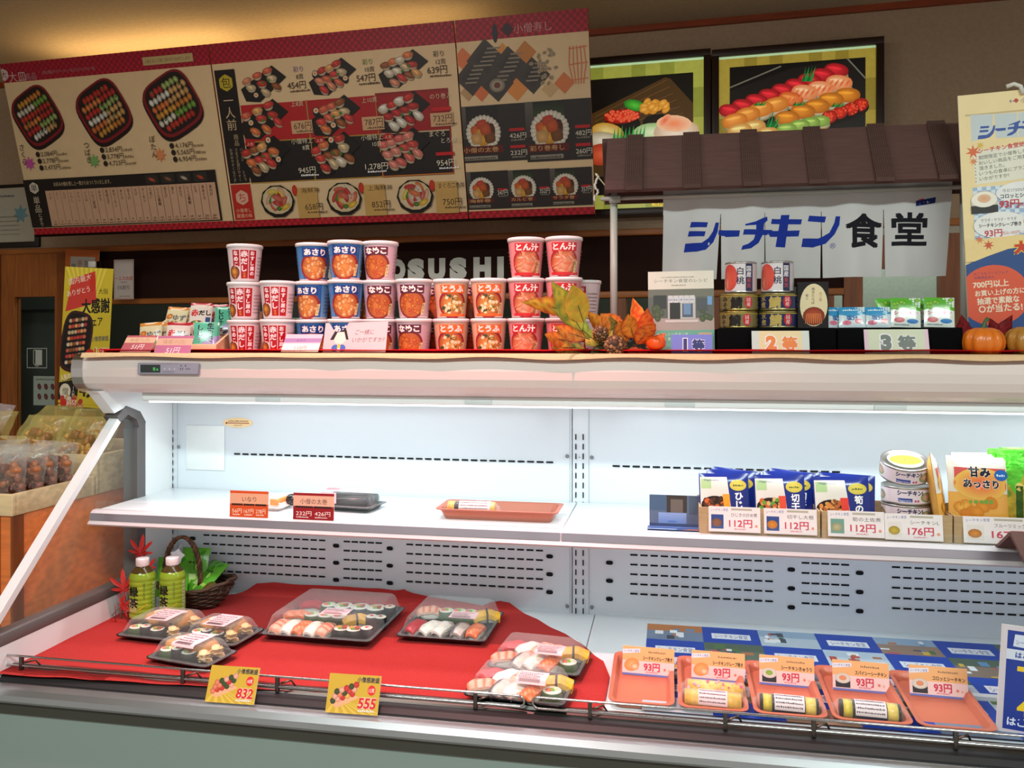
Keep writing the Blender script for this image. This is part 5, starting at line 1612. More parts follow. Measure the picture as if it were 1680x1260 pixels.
p = aty(1334, 538, 1.79); stand(m, 'gift_box', 'upright black gift box with a cream oval crab picture beside the navy cans', 'box', (p[0], 1.79, RT_), math.radians(-4))
m = MB(); m.box(-.028, 0, 0, .028, .02, .090, '#1c1c22', 'gloss', bev=.0008); stand(m, 'gift_box', 'second black gift box hidden behind the crab picture box', 'box', (p[0] - .006, 1.842, RT_), math.radians(6))

def art_blue(c, w, h):
    c.rect(0, 0, w, h, '#d0dce4'); c.poly([(0, h * .62), (w * .5, h * .5), (w, h * .66), (w, h), (0, h)], '#3c94c8'); c.greek(w * .15, h * .8, w * .6, h * .1, '#e8f0f4'); c.blob(w * .3, h * .22, 9, 5, 0, '#d87890'); c.text('塩分', w * .5, h * .36, 11, '#2c5c9c', al='c', bold=.04); c.blob(w * .75, h * .3, 7, 5, 0, '#d8485c'); c.star(w * .8, h * .72, 6, 8, '#b8e0f0')
def art_green(c, w, h):
    c.rect(0, 0, w, h, '#dce4dc'); c.poly([(0, h * .58), (w * .4, h * .66), (w, h * .55), (w, h), (0, h)], '#5cac38')
    for k in range(10): c.blob(random.uniform(5, w - 5), random.uniform(h * .62, h * .95), 6, 4, random.random() * 3, '#a8d048', '#3c8c2c', n=8)
    c.text('シーチキン', w * .5, h * .42, 9, '#c0406c', al='c', w=w * .8, bold=.04); c.blob(w * .28, h * .24, 10, 5.5, 0, '#e08890', '#d05c6c'); c.blob(w * .72, h * .2, 11, 5, 0, '#2c78c0', n=14); c.greek(w * .1, h * .06, w * .5, 3, '#5c6c8c')
pb = packet('x', .050, .044, .006, art_blue, '#d0dce4'); pg = packet('x', .056, .062, .007, art_green, '#dce4dc')
fb = fg = None
for u, dy, rz_, lab in ((1374, .012, 25, 'small blue white packet standing edge on at the left of riser'), (1398, 0, -6, 'small blue white packet, front left of the blue ones'), (1414, .016, 4, 'small blue white packet tucked behind the front left one'), (1440, .006, -4, 'small blue white packet beside the green packets')):
    p = aty(u, 538, 1.79 + dy); loc = (p[0], 1.79 + dy, RT_ + .001)
    if fb is None: fb = stand(pb, 'blue_packet', lab, 'packet', loc, math.radians(rz_), math.radians(14), 0, 'blue packets on the riser')
    else: again(fb, lab, loc, math.radians(rz_), math.radians(16))
for u, dy, rz_, lab in ((1462, .026, 10, 'green fruit print packet half hidden at the left of the green ones'), (1486, .004, -3, 'green fruit print packet standing left of the silver gap'), (1510, .030, 6, 'green fruit print packet peeking from behind between two others'), (1541, .0, -5, 'green fruit print packet furthest right on the riser')):
    p = aty(u, 538, 1.79 + dy); loc = (p[0], 1.79 + dy, RT_ + .001)
    if fg is None: fg = stand(pg, 'green_packet', lab, 'packet', loc, math.radians(rz_), math.radians(12), 0, 'green packets on the riser')
    else: again(fg, lab, loc, math.radians(rz_), math.radians(13), math.radians(2))

def prize(n, bg, fg, inner, rim):
    def f(c, w, h):
        c.rect(0, 0, w, h, rim); c.rect(w * inner, 0, w * (1 - 2 * inner), h, bg)
        c.text(n, w * .34, h * .2, h * .78, fg, al='c', bold=.07, outline='#e8e4ec', ow=.05); c.text('等', w * .66, h * .2, h * .62, fg, al='c', bold=.06, outline='#e8e4ec', ow=.05)
    return f
sgn('prize_card', 'violet blue first prize card in front of the recipe book', 1135, 577, 1.735, .083, .040, prize('1', '#7078c8', '#242c6c', 0, '#7078c8'), tilt=10, bg='#7078c8', z=CZ + .004, cat='prize card')
sgn('prize_card', 'cream second prize card with orange writing below the cans', 1281, 577, 1.735, .112, .048, prize('2', '#e0c89c', '#e0782c', .13, '#c8ccc8'), tilt=14, bg='#e0c89c', z=CZ + .004, cat='prize card')
sgn('prize_card', 'shiny pale third prize card with grey green writing below the packets', 1472, 574, 1.735, .118, .052, prize('3', '#c8ccb4', '#6c7470', .06, '#d8b8c8'), tilt=20, rz=-4, bg='#c8ccb4', z=CZ + .004, cat='prize card')

# ---- toy roof with hanging cloth
YE, YR = 1.86, 1.945
xa, xb = float(aty(992, 310, YE)[0]), float(aty(1640, 290, YE)[0])
ze, zr = float(aty(1179, 305, YE)[2]), float(aty(1179, 219, YR)[2])
root = empty('display_roof', ((xa + xb) / 2, YR, ze))
tag(root, 'brown toy shop roof with battens held above the hanging white cloth', 'display roof')
Lx = (xb - xa) / 2
m = MB(); m.prism([(YE - YR, 0), (0, zr - ze), (0, zr - ze - .008), (YE - YR + .008, -.006)], -Lx, Lx, 'x', '#573a35', 'cork'); m.build('front_slope', root)
m = MB(); m.prism([(.0, zr - ze), (.085, .0), (.078, -.006), (.0, zr - ze - .01)], -Lx - .012, Lx, 'x', '#4c3430', 'cork'); m.build('rear_slope', root)
m = MB(); m.prism([(YE - YR + .012, 0), (0, zr - ze - .012), (.075, 0)], -Lx + .001, -Lx + .006, 'x', '#3c2428', 'cork'); m.build('gable', root)
ub = [1040, 1136, 1234, 1342, 1452, 1556]
for u in ub:
    x = float(aty(u, 300, YE)[0]) - (xa + xb) / 2
    m = MB(); n_ = Vector((0, -(zr - ze), -(YE - YR))).normalized()
    m.prism([(YE - YR - .004, -.003), (YE - YR - .006, .006), (-.002, zr - ze + .006), (0.0, zr - ze)], x - .0185, x + .0185, 'x', '#51362f', 'cork')
    for k in range(8): m.prism([(YE - YR - .0065, .0065), (-.0025, zr - ze + .0065), (-.002, zr - ze + .006), (YE - YR - .006, .006)], x - .016 + .0044 * k, x - .0145 + .0044 * k, 'x', '#402824', 'cork')
    m.build('batten', root)
m = MB(); xp = float(aty(1007, 420, 1.93)[0]); m.tube([(xp, 1.93, ZT), (xp, 1.93, ze + .004)], .0085, 16, '#b8b8b0', 'plastic'); o = m.build('support_pole')
tag(o, 'slim white upright pole behind the garland holding the toy roof', 'pole')
xq = float(aty(1575, 420, 1.98)[0]); m = MB(); m.tube([(xq, 1.955, ZT), (xq, 1.955, ze + .02)], .0085, 16, '#b8b8b0', 'plastic'); o = m.build('support_pole')
tag(o, 'white upright pole at the right end of the toy roof', 'pole')
m = MB(); m.box(xp - .010, 1.918, ze - .020, xp + .016, 1.922, ze - .004, '#a8a8a0', 'plastic', bev=.001); m.tube([(xp - .03, 1.93, ze - .008), (xq + .02, 1.94, ze - .006)], .005, 10, '#b8b8b0', 'plastic'); o = m.build('cross_rail'); tag(o, 'thin pale cross rail under the toy roof carrying the cloth', 'rail')
# string of small white beads at the left end
p = aty(978, 290, 1.93); m = MB()
rr = random.Random(2)
for k in range(14):
    m.lump(p[0] + .004 * math.sin(k * .9) + rr.uniform(-.002, .002), 1.93, p[2] - .0045 * k + .004, .0032, .003, .0035, '#d8d4cc', 'plastic', 8, 5)
m.tube([(p[0] - .002, 1.93, p[2] + .008), (p[0] + .02, 1.93, p[2] - .02), (p[0] + .04, 1.93, p[2] - .022)], .0016, 6, '#d8c89c', 'plastic')
o = m.build('bead_string'); tag(o, 'string of small white beads hanging from the left end of the toy roof', 'ornament')

# noren
YN = 1.945
nx0, nx1 = float(aty(1088, 400, YN)[0]), float(aty(1562, 400, YN)[0])
nz = lambda u, v: float(aty(u, v, YN)[2])
NT, NB = nz(1325, 300), nz(1325, 456)
cs8 = lambda x, y: (float(aty(1050 + x / 3.17, 290 + y / 3.17, YN)[0]), float(aty(1050 + x / 3.17, 290 + y / 3.17, YN)[2]))
cuts = [cs8(420, 300)[0], cs8(650, 300)[0], cs8(945, 300)[0], cs8(1268, 300)[0]]
CT = NT - (NT - NB) * .30
def nw(x, y, d):
    k = (NT - y) / (NT - NB)
    yy = YN + .009 * math.sin(x * 58) * (.3 + .5 * k) + .006 * math.sin(x * 23 + 1.3) * k + .003 * noise.noise(Vector((x * 30, y * 12, 0)))
    xx = x
    # the flaps part a little towards the bottom
    if y < CT:
        q = (CT - y) / (CT - NB)
        e = [nx0] + cuts + [nx1]
        for i in range(len(e) - 1):
            if e[i] <= x <= e[i + 1]:
                c_ = (e[i] + e[i + 1]) / 2; xx = c_ + (x - c_) * (1 - .05 * q * (1 if i in (0, 3, 4) else .35)) - (.006 * q if i == 0 else 0) ; break
    if x > cuts[3]: xx -= .010 * k * (x - cuts[3]) / (nx1 - cuts[3])
    return (xx, yy - d, y)
c = Canvas(step=2e-5)
WH = '#c9c6c6'
c.rect(nx0, CT, nx1 - nx0, NT - CT, WH)
e = [nx0] + cuts + [nx1]
for i in range(5): c.rect(e[i] + .0006, NB, e[i + 1] - e[i] - .0012, CT - NB, WH)
BL = '#1c3494'
def pl(pts, col=BL): c.poly([cs8(*p) for p in pts], col)
pl([(268, 235), (356, 238), (350, 264), (262, 263)]); pl([(258, 282), (346, 285), (340, 311), (253, 310)])
pl([(240, 346), (328, 344), (362, 320), (384, 285), (396, 238), (414, 238), (410, 285), (390, 340), (352, 380), (305, 390), (233, 392)])
pl([(415, 277), (520, 280), (514, 312), (440, 313), (413, 300)])
pl([(545, 248), (600, 234), (640, 214), (662, 206), (664, 226), (648, 240), (600, 252), (548, 256)]); pl([(540, 275), (690, 275), (682, 303), (534, 303)]); pl([(604, 240), (648, 232), (640, 300), (617, 345), (576, 374), (525, 382), (532, 360), (562, 350), (590, 328), (603, 290)])
pl([(687, 218), (842, 222), (836, 249), (682, 244)]); pl([(680, 280), (830, 280), (824, 311), (675, 311)]); pl([(735, 198), (778, 198), (755, 367), (706, 363)])
pl([(880, 202), (970, 205), (962, 236), (872, 232)]); pl([(846, 322), (930, 320), (985, 290), (1010, 240), (1018, 205), (1040, 207), (1035, 250), (1010, 300), (965, 346), (900, 368), (838, 366)])
a = cs8(1000, 365); c.text('®', a[0], a[1] - .003, .016, BL, al='c')
for ch, x0_, x1_, yb, yt in (('食', 1070, 1257, 368, 182), ('堂', 1310, 1504, 360, 176)):
    a = cs8(x0_, yb); b = cs8(x1_, yt); c.text(ch, a[0], a[1] + .006, (b[1] - a[1]) * 1.02, '#1c1c22', w=b[0] - a[0], bold=.035, res=5)
pl([(1440, 124), (1545, 104), (1543, 134), (1440, 152)], '#1c2c6c'); pl([(1455, 117), (1485, 110), (1478, 128), (1455, 132)], '#c02c34')
a = cs8(1446, 146); c.text('Hagoromo', a[0], a[1], .010, '#e0e0e4', w=.028, rot=.17, bold=.03)
m = MB(); c.apply(m, fn=nw, cut=.008, cuty=.02, matk='matte', base=.0, smooth=True)
c2 = Canvas(); c2.rect(nx0, CT, nx1 - nx0, NT - CT, WH)
for i in range(5): c2.rect(e[i] + .0006, NB, e[i + 1] - e[i] - .0012, CT - NB, WH)
c2.apply(m, fn=lambda x, y, d: (lambda q: (q[0], q[1] + .0012, q[2]))(nw(x, y, 0)), cut=.008, cuty=.02, matk='matte', base=0, smooth=True)
o = m.build('noren_curtain'); tag(o, 'white split shop curtain with blue and black Japanese lettering under the toy roof', 'curtain')

# ---- tall poster at the right
def poster(c, w, h):
    c.rect(0, 0, w, h, '#ecd4a0'); c.text('小僧寿し', 116, h - 26, 11, '#7c5c4c'); c.star(108, h - 21, 5, 4, '#b83c3c', k=.8); c.greek(96, h - 24, 7, 7, '#8c7c8c')
    c.rect(12, h - 44, w, 3.5, '#c8b080')
    c.poly([(22, h - 42), (64, h - 44), (62, h - 76), (52, h - 92), (22, h - 96)], '#c4ccd0'); c.poly([(67, h - 44), (108, h - 46), (108, h - 96), (67, h - 94)], '#c4ccd0'); c.rect(110, h - 96, w, 50, '#c4ccd0')
    k = .30
    def L(pts, ox=0, oy=0): c.poly([(34 + (x - 235) * k * .62 + ox, h - 62 - (y - 205) * k * .56 + oy) for x, y in pts], '#2c4c9c')
    for ps in ([(268, 235), (356, 238), (350, 264), (262, 263)], [(258, 282), (346, 285), (340, 311), (253, 310)], [(240, 346), (328, 344), (362, 320), (384, 285), (396, 238), (414, 238), (410, 285), (390, 340), (352, 380), (305, 390), (233, 392)], [(415, 277), (520, 280), (514, 312), (440, 313), (413, 300)], [(545, 248), (662, 206), (664, 226), (648, 240), (548, 256)], [(540, 275), (690, 275), (682, 303), (534, 303)], [(604, 240), (648, 232), (640, 300), (617, 345), (576, 374), (525, 382), (532, 360), (590, 328)], [(687, 218), (842, 222), (836, 249), (682, 244)], [(680, 280), (830, 280), (824, 311), (675, 311)], [(735, 198), (778, 198), (755, 367), (706, 363)]): L(ps)
    c.poly([(24, h - 118), (w, h - 104), (w, h - 176), (26, h - 186)], '#e4e0d0')
    c.star(24, h - 118, 15, 7, '#d86438', k=.4); c.star(24, h - 138, 9, 7, '#e08850', k=.4); c.star(38, h - 106, 8, 7, '#d8b040', k=.4)
    c.text('シーチキン食堂始めました', 34, h - 122, 11, '#c84444', rot=.09, bold=.03)
    for q, t in enumerate(['期間限定で小僧寿しならではの', 'おいしい商品をご用意させて', '頂きました。', 'いつもの食卓にプラスして', 'いかがですか?']): c.text(t, 34, h - 135 - 11 * q, 9, '#4c4640', rot=.08)
    for q in range(7): c.blob(27, h - 138 - 7 * q, 1.2, 1.2, 0, '#6c6c6c', n=6)
    c.rect(20, h - 300, w, 108, '#9cb8d8')
    for i in range(22):
        for j in range(13):
            if (i + j) % 2: c.rect(20 + 8.4 * i, h - 300 + 8.4 * j, 8.4, 8.4, '#d8e0e8')
    c.blob(40, h - 222, 25, 22, 0, '#e4dccc', '#c8c0b4', n=24); c.rect(15, h - 246, 50, 16, '#2c2a2c'); c.blob(40, h - 218, 24, 16, 0, '#efe8dc', n=20); c.blob(40, h - 216, 13, 9, 0, '#d8a078', '#e0b898', n=12)
    c.blob(110, h - 208, 48, 22, 0, '#e8e8e8', n=24)
    c.text('今だけ50%増量!', 74, h - 206, 8, '#3c3836'); c.text('コロッとシーチキン', 70, h - 218, 10, '#2c2824', bold=.03, w=80); c.text('93円', 68, h - 237, 19, '#c03c4c', bold=.03); c.text('税込100円', 104, h - 236, 8, '#c03c4c')
    c.blob(68, h - 272, 50, 27, 0, '#e8e6e4', n=26); c.text('サラダ・サラダ・サラダ', 32, h - 264, 8, '#2c2824', w=66); c.text('シーチキンクレープ巻き', 28, h - 275, 9, '#2c2824', w=78, bold=.03); c.text('93円', 38, h - 294, 17, '#c03c4c', bold=.03); c.text('税込100円', 68, h - 292, 8, '#c03c4c')
    c.blob(134, h - 268, 24, 24, 0, '#e0b048', '#d8903c', n=14); c.blob(134, h - 266, 14, 14, 0, '#d8604c', '#7c9c3c', n=9)
    c.poly([(0, h - 300), (w, h - 290), (w, h - 330), (0, h - 345)], '#e8cc90'); c.star(28, h - 300, 9, 7, '#d87c50', k=.4); c.star(44, h - 312, 11, 7, '#c85838', k=.4)
    c.poly([(0, h - 350), (40, h - 335), (80, h - 322), (w, h - 312), (w, 0), (0, 0)], '#2c4c84')
    c.text('大抽選会', 92, h - 330, 26, '#c83c28', bold=.09, outline='#e8d040', ow=.05); c.blob(130, h - 350, 14, 9, 0, '#e0d0b0'); c.text('1等', 122, h - 354, 10, '#3c3028')
    c.blob(50, h - 415, 66, 62, 0, '#d8583c', n=36)
    c.text('はごろもフーズフェア', 14, h - 372, 6.5, '#3c3868'); c.text('対象商品含む', 14, h - 380, 6.5, '#3c3868')
    for q, (t, s_, ww) in enumerate((('700円以上', 15, 66), ('お買い上げの方に', 13, 92), ('抽選で素敵な', 15, 78), ('○が当たる!', 17, 80))): c.text(t, 12 + 3 * q, h - 398 - 17 * q, s_, '#f0dcc4', w=ww, bold=.03, rot=.03)
p = aty(1590, 575, 1.835)
w_ = .20; c = Canvas(.001); hp = (float(aty(1566, 153, 1.835)[2]) - ZT) * 1000; poster(c, 200, hp)
o = card('fair_poster', 'tall cream and blue campaign poster standing at the right behind the pumpkins', 'poster', c, w_, hp / 1000, (float(aty(1592, 560, 1.835)[0]) + w_ / 2, 1.835, ZT), math.radians(-2), 0, math.radians(-2.4), th=.003, bg='#ecd4a0')
m = MB(); m.tube([(0, 0, -.01), (-.004, 0, .006), (-.016, 0, .012), (-.03, 0, .008)], .0045, 8, '#d8d4cc', 'plastic'); k_ = m.build('poster_clip', o); k_.location = (.02, -.004, hp / 1000)
# ================================================================ GOODS ON THE SHELF
def two(title, cells, c1, c2, c3):
    def f(c, w, h):
        c.rect(0, 0, w, h, c1); c.rect(w * .0, h * .50, w, h * .40, c2); c.text(title, w * .5, h * .60, h * .22, '#2c1814', al='c')
        n = len(cells)
        for k, t in enumerate(cells):
            c.rect(w * (.05 + .92 / n * k), h * .44, w * .86 / n, h * .07, '#2c1410'); c.text(t, w * (.05 + .92 / n * (k + .46)), h * .16, h * .20, c3, al='c', w=w * .76 / n); c.greek(w * (.08 + .92 / n * k), h * .07, w * .6 / n, h * .05, c3)
    return f
p = aty(408, 843, 1.686)
sgn('price_sign', 'orange inari price sign standing on the shelf edge at left', 408, 843, 1.687, .0925, .058, two('いなり', ['56円', '167円', '278円'], '#c84c1c', '#d8a080', '#f0d8c0'), tilt=3, bg='#c84c1c', z=SZ + .0005)
sgn('price_sign', 'dark red futomaki price sign standing on the shelf edge', 514, 846, 1.687, .0950, .058, two('小僧の太巻', ['232円', '426円'], '#8c101c', '#d8a890', '#f0dcd8'), tilt=3, bg='#8c101c', z=SZ + .0005)


def tray_mb(w, d, h, col, mk_='plastic', r=.012, th=.0015, flare=.008, rim=.005):
    m = MB()
    m.loft([rring(w - 2 * flare - 2 * rim, d - 2 * flare - 2 * rim, r, 0), rring(w - 2 * rim, d - 2 * rim, r, h - .001), rring(w - .001, d - .001, r, h - .002), rring(w, d, r, h), rring(w - 2 * rim, d - 2 * rim, r, h), rring(w - 2 * rim - 2 * th, d - 2 * rim - 2 * th, r, h - .001), rring(w - 2 * flare - 2 * rim - 2 * th, d - 2 * flare - 2 * rim - 2 * th, r, th)], col, mk_, smooth=False, cap0=True, cap1=True)
    return m


def lid_mb(w, d, z0, h, ins=.016, r=.012):
    m = MB()
    R = [rring(w, d, r, z0), rring(w - .006, d - .006, r, z0 + .001), rring(w - .012, d - .012, r, z0 + .002), rring(w - .014, d - .014, r, z0 + .006), rring(w - 2 * ins, d - 2 * ins, r, z0 + h - .004), rring(w - 2 * ins - .008, d - 2 * ins - .008, r, z0 + h), rring(w - 2 * ins - .03, d - 2 * ins - .03, r * .6, z0 + h)]
    m.loft(R, '#dfe6e6', 'film', smooth=False, cap1=True)
    return m


def sticker(w, h, tone='#e8c8cc'):
    c = Canvas(.001); W, H = w * 1000, h * 1000
    c.rect(0, 0, W, H, tone)
    for k in range(4): c.greek(W * .06, H * (.78 - .16 * k), W * random.uniform(.6, .86), H * .09, '#7c5c64')
    for k in range(22): c.rect(W * .12 + k * W * .032, H * .07, W * .016, H * .16, '#5c4448')
    return c


def sushi_pack(name, w, d, th_, lh, loc, rz, label, cat='sushi pack', st=None, tray='#1a1a1c', group=None, rim='#2a2a2e'):
    root = empty(name, loc, rz)
    t = tray_mb(w, d, th_, tray, 'gloss', r=.010, flare=.010, rim=.006); t.build('tray', root)
    lid_mb(w - .004, d - .004, th_, lh).build('clear_lid', root)
    if st:
        sx, sy, sw, sh, drape = st
        m = MB(); c = sticker(sw, sh)
        zt = th_ + lh + .0006
        if drape:   # lies over the top and down the front slope
            y0 = -d / 2 + .020
            def fn(x, y, dd):
                s_ = y - sh * .36
                yy = sy + s_
                if yy > y0: return (sx - sw / 2 + x, yy, zt + dd)
                k = (y0 - yy)
                return (sx - sw / 2 + x, y0 - k * .42, zt + dd - k * .92)
            c.apply(m, fn=fn, cuty=.004, base=.0002, matk='paper')
        else:
            c.apply(m, fn=lambda x, y, dd: (sx - sw / 2 + x, sy + y * 1.0, zt + dd), base=.0002, matk='paper')
        m.build('price_label', root)
    return tag(root, label, cat, group)


# ---- one mesh set per kind of sushi
PC = {}
def new_piece(kind):
    r = empty({'roll': 'sushi_roll', 'thin': 'sushi_roll', 'cuke': 'sushi_roll', 'inari': 'inari_sushi', 'ginger': 'pickled_ginger', 'maki': 'sushi_roll'}.get(kind, 'nigiri_sushi'), (0, 0, 0))
    if kind in ('tuna', 'salmon', 'shrimp', 'egg', 'squid', 'mackerel'):
        m = MB(); m.lump(0, 0, .011, .023, .0125, .011, '#ece4d8', 'rice', 14, 9, e=.6, jit=.12); m.build('rice', r)
        m = MB()
        col = {'tuna': '#b82430', 'salmon': '#e8703c', 'shrimp': '#eeb49c', 'egg': '#e8b23a', 'squid': '#efe6dc', 'mackerel': '#a8a4a0'}[kind]
        nx, ny = 12, 6
        V, C = [], []
        for j in range(ny + 1):
            for i in range(nx + 1):
                a, b = i / nx * 2 - 1, j / ny * 2 - 1
                x = a * .0285 * (1 - .12 * b * b); y = b * .0150 * (1 - .25 * a * a if kind != 'egg' else 1)
                z = .0265 - .007 * b * b - .008 * abs(a) ** 2.5 + .0008 * math.sin(7 * a)
                V.append((x, y, z))
                cc = lin(col)
                if kind == 'shrimp' and i % 3 == 0: cc = lin('#d8643c')
                if kind == 'salmon' and (i + j) % 4 == 0: cc = lin('#f0a078')
                if kind == 'mackerel': cc = lin('#5c6470') if b > .2 else lin('#d8c8c0')
                C.append(cc)
        Fc = [(j * (nx + 1) + i, j * (nx + 1) + i + 1, (j + 1) * (nx + 1) + i + 1, (j + 1) * (nx + 1) + i) for j in range(ny) for i in range(nx)]
        m.add(V, Fc, C, 'food', True)
        m.add([(x, y, z - (.009 if kind == 'egg' else .005)) for x, y, z in V], [f[::-1] for f in Fc], C, 'food', True)
        rim = [(i) for i in range(nx + 1)] + [(j * (nx + 1) + nx) for j in range(1, ny + 1)] + [ny * (nx + 1) + i for i in range(nx - 1, -1, -1)] + [j * (nx + 1) for j in range(ny - 1, 0, -1)]
        k = .009 if kind == 'egg' else .005
        RV = [V[i] for i in rim] + [(V[i][0], V[i][1], V[i][2] - k) for i in rim]; n = len(rim)
        m.add(RV, [(q, (q + 1) % n + n * 0, (q + 1) % n + n, q + n)[::-1] for q in range(n)], col, 'food', True)
        m.build('topping', r)
        if kind == 'egg':
            m = MB(); m.tube([(.0, -.0175, .004), (0, -.0160, .022), (0, 0, .0285), (0, .0160, .022), (0, .0175, .004)], .002, 6, '#14181a', 'food'); m.build('seaweed_band', r)
    elif kind in ('roll', 'cuke', 'maki'):
        R = .022 if kind == 'roll' else .017
        m = MB(); m.lathe([(R - .001, 0), (R, .001), (R, .019), (R - .001, .020)], 24, '#16201a' if kind != 'cuke' else '#35501f', 'food'); m.build('seaweed', r)
        m = MB(); m.lathe([(R - .0015, .0195), (R - .003, .0212), (.001, .0205)], 24, '#efe8dc', 'rice', cap=False); m.build('rice', r)
        m = MB()
        fl = [('#e0a83a', -.006, .003), ('#c84a30', .005, .004), ('#6c9a3c', .0, -.006), ('#7c4a2c', .007, -.005)] if kind != 'cuke' else [('#74a848', 0, 0), ('#d8e0a0', .003, .003), ('#e86c3c', -.005, -.003)]
        for cc, x, y in fl: m.lump(x, y, .0215, .0052, .0048, .002, cc, 'food', 8, 5, e=.7)
        m.build('filling', r)
    elif kind == 'thin':
        m = MB(); m.lathe([(.012, 0), (.0128, .001), (.0128, .023), (.012, .024)], 18, '#14161a', 'food'); m.build('seaweed', r)
        m = MB(); m.lathe([(.0118, .0238), (.010, .0252), (.001, .025)], 18, '#efe8dc', 'rice', cap=False); m.lump(0, 0, .0252, .004, .004, .0015, '#c84a38', 'food', 8, 4); m.build('rice', r)
    elif kind == 'inari':
        m = MB(); m.lump(0, 0, .017, .028, .018, .017, '#c08a3c', 'food', 16, 10, e=.6, jit=.3); m.build('fried_tofu', r)
        m = MB(); m.lump(.004, 0, .030, .018, .009, .005, '#ece4d8', 'rice', 12, 6, jit=.2); m.build('rice', r)
    elif kind == 'ginger':
        m = MB()
        for k in range(7):
            a = k * .9
            m.grid(lambda s_, t, a=a, k=k: ((s_ - .5) * .026 * math.cos(a) - (t - .5) * .016 * math.sin(a) + .004 * math.sin(k * 3), (s_ - .5) * .026 * math.sin(a) + (t - .5) * .016 * math.cos(a) + .004 * math.cos(k * 5), .006 + .003 * k + .004 * math.sin(s_ * 6 + k) * math.sin(t * 3)), 5, 3, ['#e8c890', '#f0d8b0', '#dcb070'][k % 3], 'food')
        o = m.build('slices', r)
    elif kind == 'leaf':
        pass
    return r


PN = {'tuna': 'dark red tuna nigiri', 'salmon': 'orange salmon nigiri', 'shrimp': 'striped pink shrimp nigiri', 'egg': 'yellow omelette nigiri with seaweed band', 'squid': 'white squid nigiri', 'mackerel': 'silvery mackerel nigiri', 'roll': 'thick sushi roll slice', 'cuke': 'green edged cucumber roll slice', 'maki': 'small filled roll slice', 'thin': 'thin black seaweed roll', 'inari': 'golden brown inari sushi', 'ginger': 'pale heap of pickled ginger'}
RN = ['front row', 'middle row', 'back row']


def fill(pack, layout, w, d, z, where, group, ins=.030):
    sc_ = 1.0 if 'small' in where else 1.14
    """layout: rows (front to back) of (kind, x fraction, rotation)"""
    M = Matrix.Translation(pack.location) @ Matrix.Rotation(pack.rotation_euler.z, 4, 'Z')
    nr = len(layout)
    for j, row in enumerate(layout):
        y = 0 if nr == 1 else -d / 2 + ins + (d - 2 * ins) * j / (nr - 1)
        for i, it in enumerate(row):
            kind, fx, rot = it
            if kind not in PC: o = PC[kind] = new_piece(kind)
            else: o = copy_tree(PC[kind])
            P = M @ Vector(((fx - .5) * (w - .05), y + random.uniform(-.001, .001), z))
            o.location = P; o.rotation_euler = (0, 0, pack.rotation_euler.z + math.radians(rot)); o.scale = (sc_,) * 3
            rn = '' if nr == 1 else (RN[j] if nr == 3 else ['front row', 'back row'][j]) + ', '
            tag(o, f'{PN[kind]} in {where}, {rn}{ordn[i]} from left', 'ginger' if kind == 'ginger' else 'sushi', group)


def place3(FL, FR, BR, z):
    a, b, c_ = atz(*FL, z), atz(*FR, z), atz(*BR, z)
    w = math.hypot(b[0] - a[0], b[1] - a[1]); rz = math.atan2(b[1] - a[1], b[0] - a[0])
    d = abs((c_[0] - b[0]) * -math.sin(rz) + (c_[1] - b[1]) * math.cos(rz))
    cx_, cy_ = (a[0] + b[0]) / 2 - math.sin(rz) * d / 2, (a[1] + b[1]) / 2 + math.cos(rz) * d / 2
    return (cx_, cy_, z), rz, w, d


# shelf goods, left span
loc, rz, w, d = place3((400, 842), (478, 838), (487, 812), SZ)
root = empty('inari_packet', (float(aty(437, 815, 1.80)[0]), 1.80, SZ + .0005), math.radians(-4))
m = tray_mb(.125, .09, .010, '#ece4dc', 'plastic', r=.008); m.build('tray', root)
m = MB(); m.prism([(-.06, .010), (.058, .010), (.050, .030), (-.048, .022)], -.036, .036, 'y', '#e8ccc4', 'gloss'); m.build('wrapper', root)
m = MB(); m.box(.030, -.037, .011, .055, .037, .0285, '#c88848', 'food', bev=.004); m.build('fried_tofu', root)
m = MB(); m.lump(.066, .0, .020, .016, .010, .014, '#1c2022', 'gloss', jit=.3); m.build('wrapper_end', root)
tag(root, 'pale wrapped inari packet with a brown side behind the orange sign', 'sushi pack')
root = empty('roll_pack', (float(aty(575, 810, 1.82)[0]), 1.82, SZ + .0005), math.radians(-6))
tray_mb(.145, .095, .012, '#1c2224', 'gloss', r=.008).build('tray', root); lid_mb(.140, .09, .012, .034, ins=.010).build('clear_lid', root)
for k in range(3):
    m = MB(); m.tube([(-.056, -.024 + .024 * k, .022), (.056, -.024 + .024 * k, .022)], .0115, 14, '#20282a', 'food'); m.build('seaweed_roll', root)
m = MB(); c = sticker(.05, .030, '#d8b0b8'); c.apply(m, fn=lambda x, y, dd: (-.056 + x, -.030 + y, .0468 + dd), matk='paper'); c.apply(m, fn=lambda x, y, dd: (-.055 + x * .8, -.0405 - dd, .018 + y * .85), matk='paper'); m.build('price_label', root)
tag(root, 'black roll pack under a clear lid behind the dark red sign', 'sushi pack')

tx0, tx1 = float(aty(712, 843, 1.735)[0]), float(aty(915, 843, 1.735)[0])
m = tray_mb(tx1 - tx0, .115, .024, '#a85c44', 'plastic', r=.012, flare=.010, rim=.007, th=.003)
o = m.build('brown_tray'); o.location = ((tx0 + tx1) / 2, 1.795, SZ + .0005); tag(o, 'shallow terracotta tray on the shelf holding one wrapped roll', 'tray')


